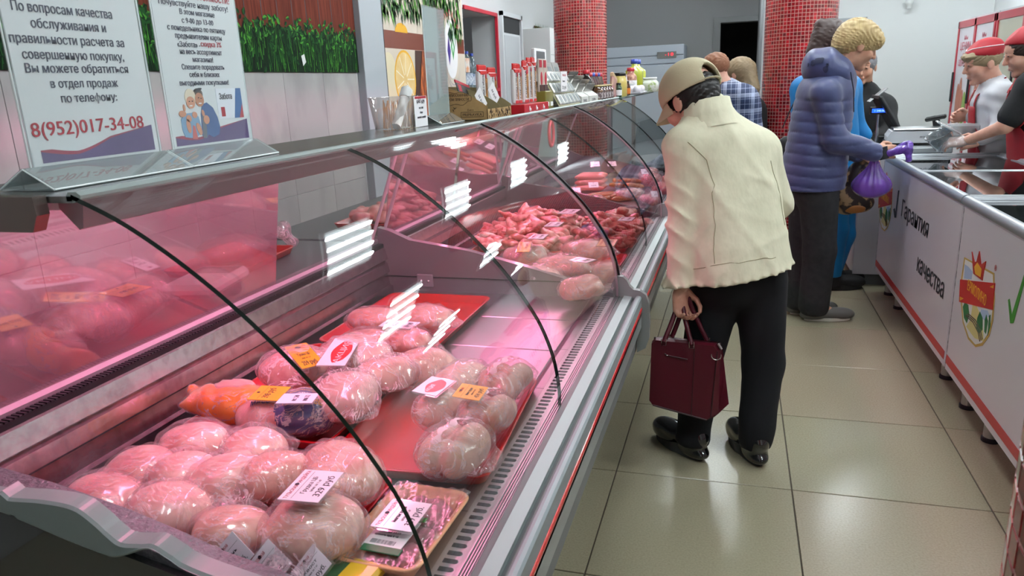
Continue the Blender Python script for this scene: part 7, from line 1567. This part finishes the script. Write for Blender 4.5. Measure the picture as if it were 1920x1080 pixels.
# ---------------- saleswomen
APR = M('red_apron', '#8c0c1b', .6); WTOP = M('white_top', '#c2c2c6', .7, bump=.2, bscale=40)
def apron(root, J, y0, y1, w0, w1, dirn, shirt, zt, zb):
    """bib apron wrapped on the front of the shirt"""
    d = V3(dirn).normalized(); r = d.cross(V3((0, 0, 1))); cen = V3(J['chest']); n = 12; m_ = 12; b = MB()
    for j in range(m_+1):
        z = zt + (zb-zt)*j/m_; w_ = w0 if z > zt-.12 else w1
        for i in range(n+1):
            u = -1 + 2*i/n; p = V3((cen.x, cen.y, z)) + r*u*w_ + d*.25
            ok, loc, nrm, _ = shirt.closest_point_on_mesh(V3((cen.x, cen.y, z)) + r*u*w_*1.0 + d*.16); b.v.append(tuple(loc + nrm*.009))
    b.f = [(j*(n+1)+i, j*(n+1)+i+1, (j+1)*(n+1)+i+1, (j+1)*(n+1)+i) for j in range(m_) for i in range(n)]; b.mi = [0]*len(b.f); b.sm = [True]*len(b.f)
    o = b.build('apron', APR, root)
    md_ = o.modifiers.new('s', 'SOLIDIFY'); md_.thickness = .003
    for q in (-1, 1):
        pts = []
        for k in range(9):
            t_ = k/8; a_ = V3((cen.x, cen.y, zt)) + r*q*w0*.8 + d*.14; b2 = V3(J['neck']) + r*q*.06 - d*.03 + V3((0, 0, .03)); ok, loc, nrm, _ = shirt.closest_point_on_mesh(a_.lerp(b2, t_)); pts.append(loc + nrm*.008)
        MB().tube(pts, .013, 6, flat=.3).build('apron_strap', APR, root)
    return o
def side_cap(root, hm, mat):
    s = SDF((-.12, -.15, -.02), (.12, .14, .19), .006); s.ell((0, -.020, .058), (.086, .108, .078), rot=(-.12, 0, 0), k=0).cutplane((0, .42, -1), (0, 0, .040)).cutplane((0, .55, 1), (0, .02, .122))
    o = arr_mesh([s.arr(1, hm)], 'side_cap', mat, root)
    return o
J = dict(head=(1.757, 3.350, 1.380), face=(-1, -.15), pitch=.30, neck=(1.828, 3.360, 1.250), chest=(1.859, 3.360, 1.125), pelvis=(1.920, 3.380, 0.742), shL=(1.806, 3.200, 1.193), elL=(1.789, 3.120, 1.002), wrL=(1.647, 3.120, 1.063), shR=(1.894, 3.520, 1.207), elR=(1.892, 3.620, 1.016), wrR=(1.764, 3.550, 1.069),
         hdL=((-1, 0, -.25), (.1, .9, -.3), .55), hdR=((-1, -.2, -.1), (0, -.9, -.2), .55))
J['shL'] = (1.832, 3.220, 1.197); J['elL'] = (1.847, 3.160, 1.013); J['wrL'] = (1.735, 3.140, 0.951)
for q in 'LR': J['hip'+q] = (1.84, 3.38 + (.09 if q == 'R' else -.09), .80); J['kn'+q] = (1.85, J['hip'+q][1], .45); J['an'+q] = (1.86, J['hip'+q][1], .09); J['toe'+q] = (1.75, J['hip'+q][1], .03)
sa, hm7, sh7 = person('person', 'person in a red cap, white top and red apron behind the freezers', J, dict(name='white_top', mat=WTOP, w=(.165, .175), d=(.11, .125), slv=(.068, .056, .040), hem=(1.924, 3.380, 0.709), nk=.062, h=.009, fold=lambda X, Y, Z: .002*np.sin(90*Z+30*X)),
    dict(mat=M('grey_trousers', '#4d4f57', .8), r=(.10, .07, .06), z=.05, h=.016), shoe_fn(SHB, SOLE), SKIN2, h=.012)
hairmesh(sa, hm7, lambda s: s.ell((0, -.012, .028), (.082, .100, .082), k=0).ell((0, .066, .062), (.062, .034, .024), k=.02).ell((0, .11, -.045), (.08, .078, .085), cut=True).ell((0, 0, -.12), (.12, .13, .065), cut=True), M('hair_ash', '#8a7a5e', .6), h=.006)
cp = side_cap(sa, hm7, M('cap_red', '#930a1b', .6)); WPI = M('white_piping', '#e3d6d6', .6)
pts = [hm7 @ V3((.086*math.sin(a), -.015+.105*math.cos(a), .095+.030*math.cos(a*1.0))) for a in (2*PI*k/30 for k in range(31))]
MB().tube(on_surface(cp, pts, .001), .0028, 6).build('white_piping', WPI, cp, fixn=False)
apron(sa, J, 0, 0, .075, .15, (-1, -.1, 0), sh7, 1.13, .80)
J = dict(head=(1.838, 2.920, 1.424), face=(-1, .0), pitch=.35, neck=(1.909, 2.940, 1.307), chest=(1.938, 2.940, 1.153), pelvis=(2.020, 2.980, 0.759), shL=(1.840, 2.780, 1.256), elL=(1.751, 2.800, 1.050), wrL=(1.623, 2.980, 0.960), shR=(1.964, 3.120, 1.247), elR=(1.992, 3.200, 1.022), wrR=(1.937, 3.250, 0.938),
         hdL=((-1, .3, -.1), (.1, .6, -.8), .5), hdR=((-1, .2, -.1), (0, 0, -1), .5))
for q in 'LR': J['hip'+q] = (2.02, 2.98 + (.09 if q == 'R' else -.09), .80); J['kn'+q] = (2.03, J['hip'+q][1], .45); J['an'+q] = (2.04, J['hip'+q][1], .09); J['toe'+q] = (1.94, J['hip'+q][1], .03)
sb_, hm8, sh8 = person('person', 'person in a black shirt, red cap and apron reaching out with a gloved hand', J, dict(name='black_shirt', mat=M('black_shirt', '#121214', .8), w=(.18, .19), d=(.12, .13), slv=(.070, .066, .058), short=.75, hem=(2.021, 2.980, 0.744), nk=.065, h=.010),
    dict(mat=NAVY, r=(.10, .07, .06), z=.05, h=.016), shoe_fn(SHB, SOLE), SKIN2, h=.010)
hairmesh(sb_, hm8, lambda s: s.ell((0, -.014, .03), (.082, .102, .086), k=0).ell((0, -.10, .01), (.04, .04, .045), k=.02).ell((0, .1, -.05), (.08, .075, .09), cut=True).ell((0, 0.03, -.12), (.12, .12, .07), cut=True), M('hair_dark_brown', '#2a1a16', .5), h=.006)
side_cap(sb_, hm8, M('cap_red', '#930a1b', .6))
apron(sb_, J, 0, 0, .10, .17, (-1, -.25, 0), sh8, 1.22, .80)
o = text('Вкусно', 'lettering', M('apron_print', '#d8c9c9', .6), sb_, frame(V3((1.859, 2.800, 1.114)), (1, -.1, 0), (0, 0, 1)), .05, .12)
# glove and the clear container in her hand
GLV = glass('plastic_glove', '#eef0f2', refl=2.2, rough=.12, haze=.25, hcol='#d8dade', hbump=1)
w_ = V3(J['wrL']); v, F = hand_arr(w_, (-1, .3, -.1), (.1, .6, -.8), 1, .5, h=.005, sc=1.08); arr_mesh([(v, F)], 'glove', GLV, sb_)
t = thing('plastic_container', 'clear round plastic container held by the gloved hand over the freezer', 'container', (1.520, 3.080, 0.960)); t.rotation_euler = (.2, -.5, 0)
MB().lathe([(.045, -.05), (.050, -.048), (.068, .02), (.074, .04), (.078, .042), (.072, .044), (.064, .02), (.046, -.044), (.001, -.044)], n=26).build('tub', glass('tub_clear', '#dfe3e4', refl=2.4, rough=.05, haze=.35, hcol='#8f9496'), t)
MB().lathe([(.078, .0), (.080, .004), (.07, .010), (.0001, .012)], n=26).xf(Matrix.Translation((.05, -.02, .055)) @ Matrix.Rotation(1.0, 4, 'Y')).build('lid', glass('lid_clear', '#e6eaea', refl=2.4, rough=.05, haze=.3, hcol='#c9cdd0'), t)
t = thing('plastic_container', 'clear plastic punnet with dark contents between the hands of the two persons in red caps', 'container', (1.666, 3.300, 0.990))
MB().box((-.09, -.05, -.03), (.10, .05, .045), bev=.012).build('punnet', glass('punnet', '#eceff0', refl=2.2, rough=.08, haze=.35, hcol='#c9cdd0', hbump=.6), t)
for q in (0, 1): MB().ball((.03+.05*q, 0, 0), (.020, .03, .026), 12, 8).build('dark_prune', M('prune', '#2a2226', .4), t)
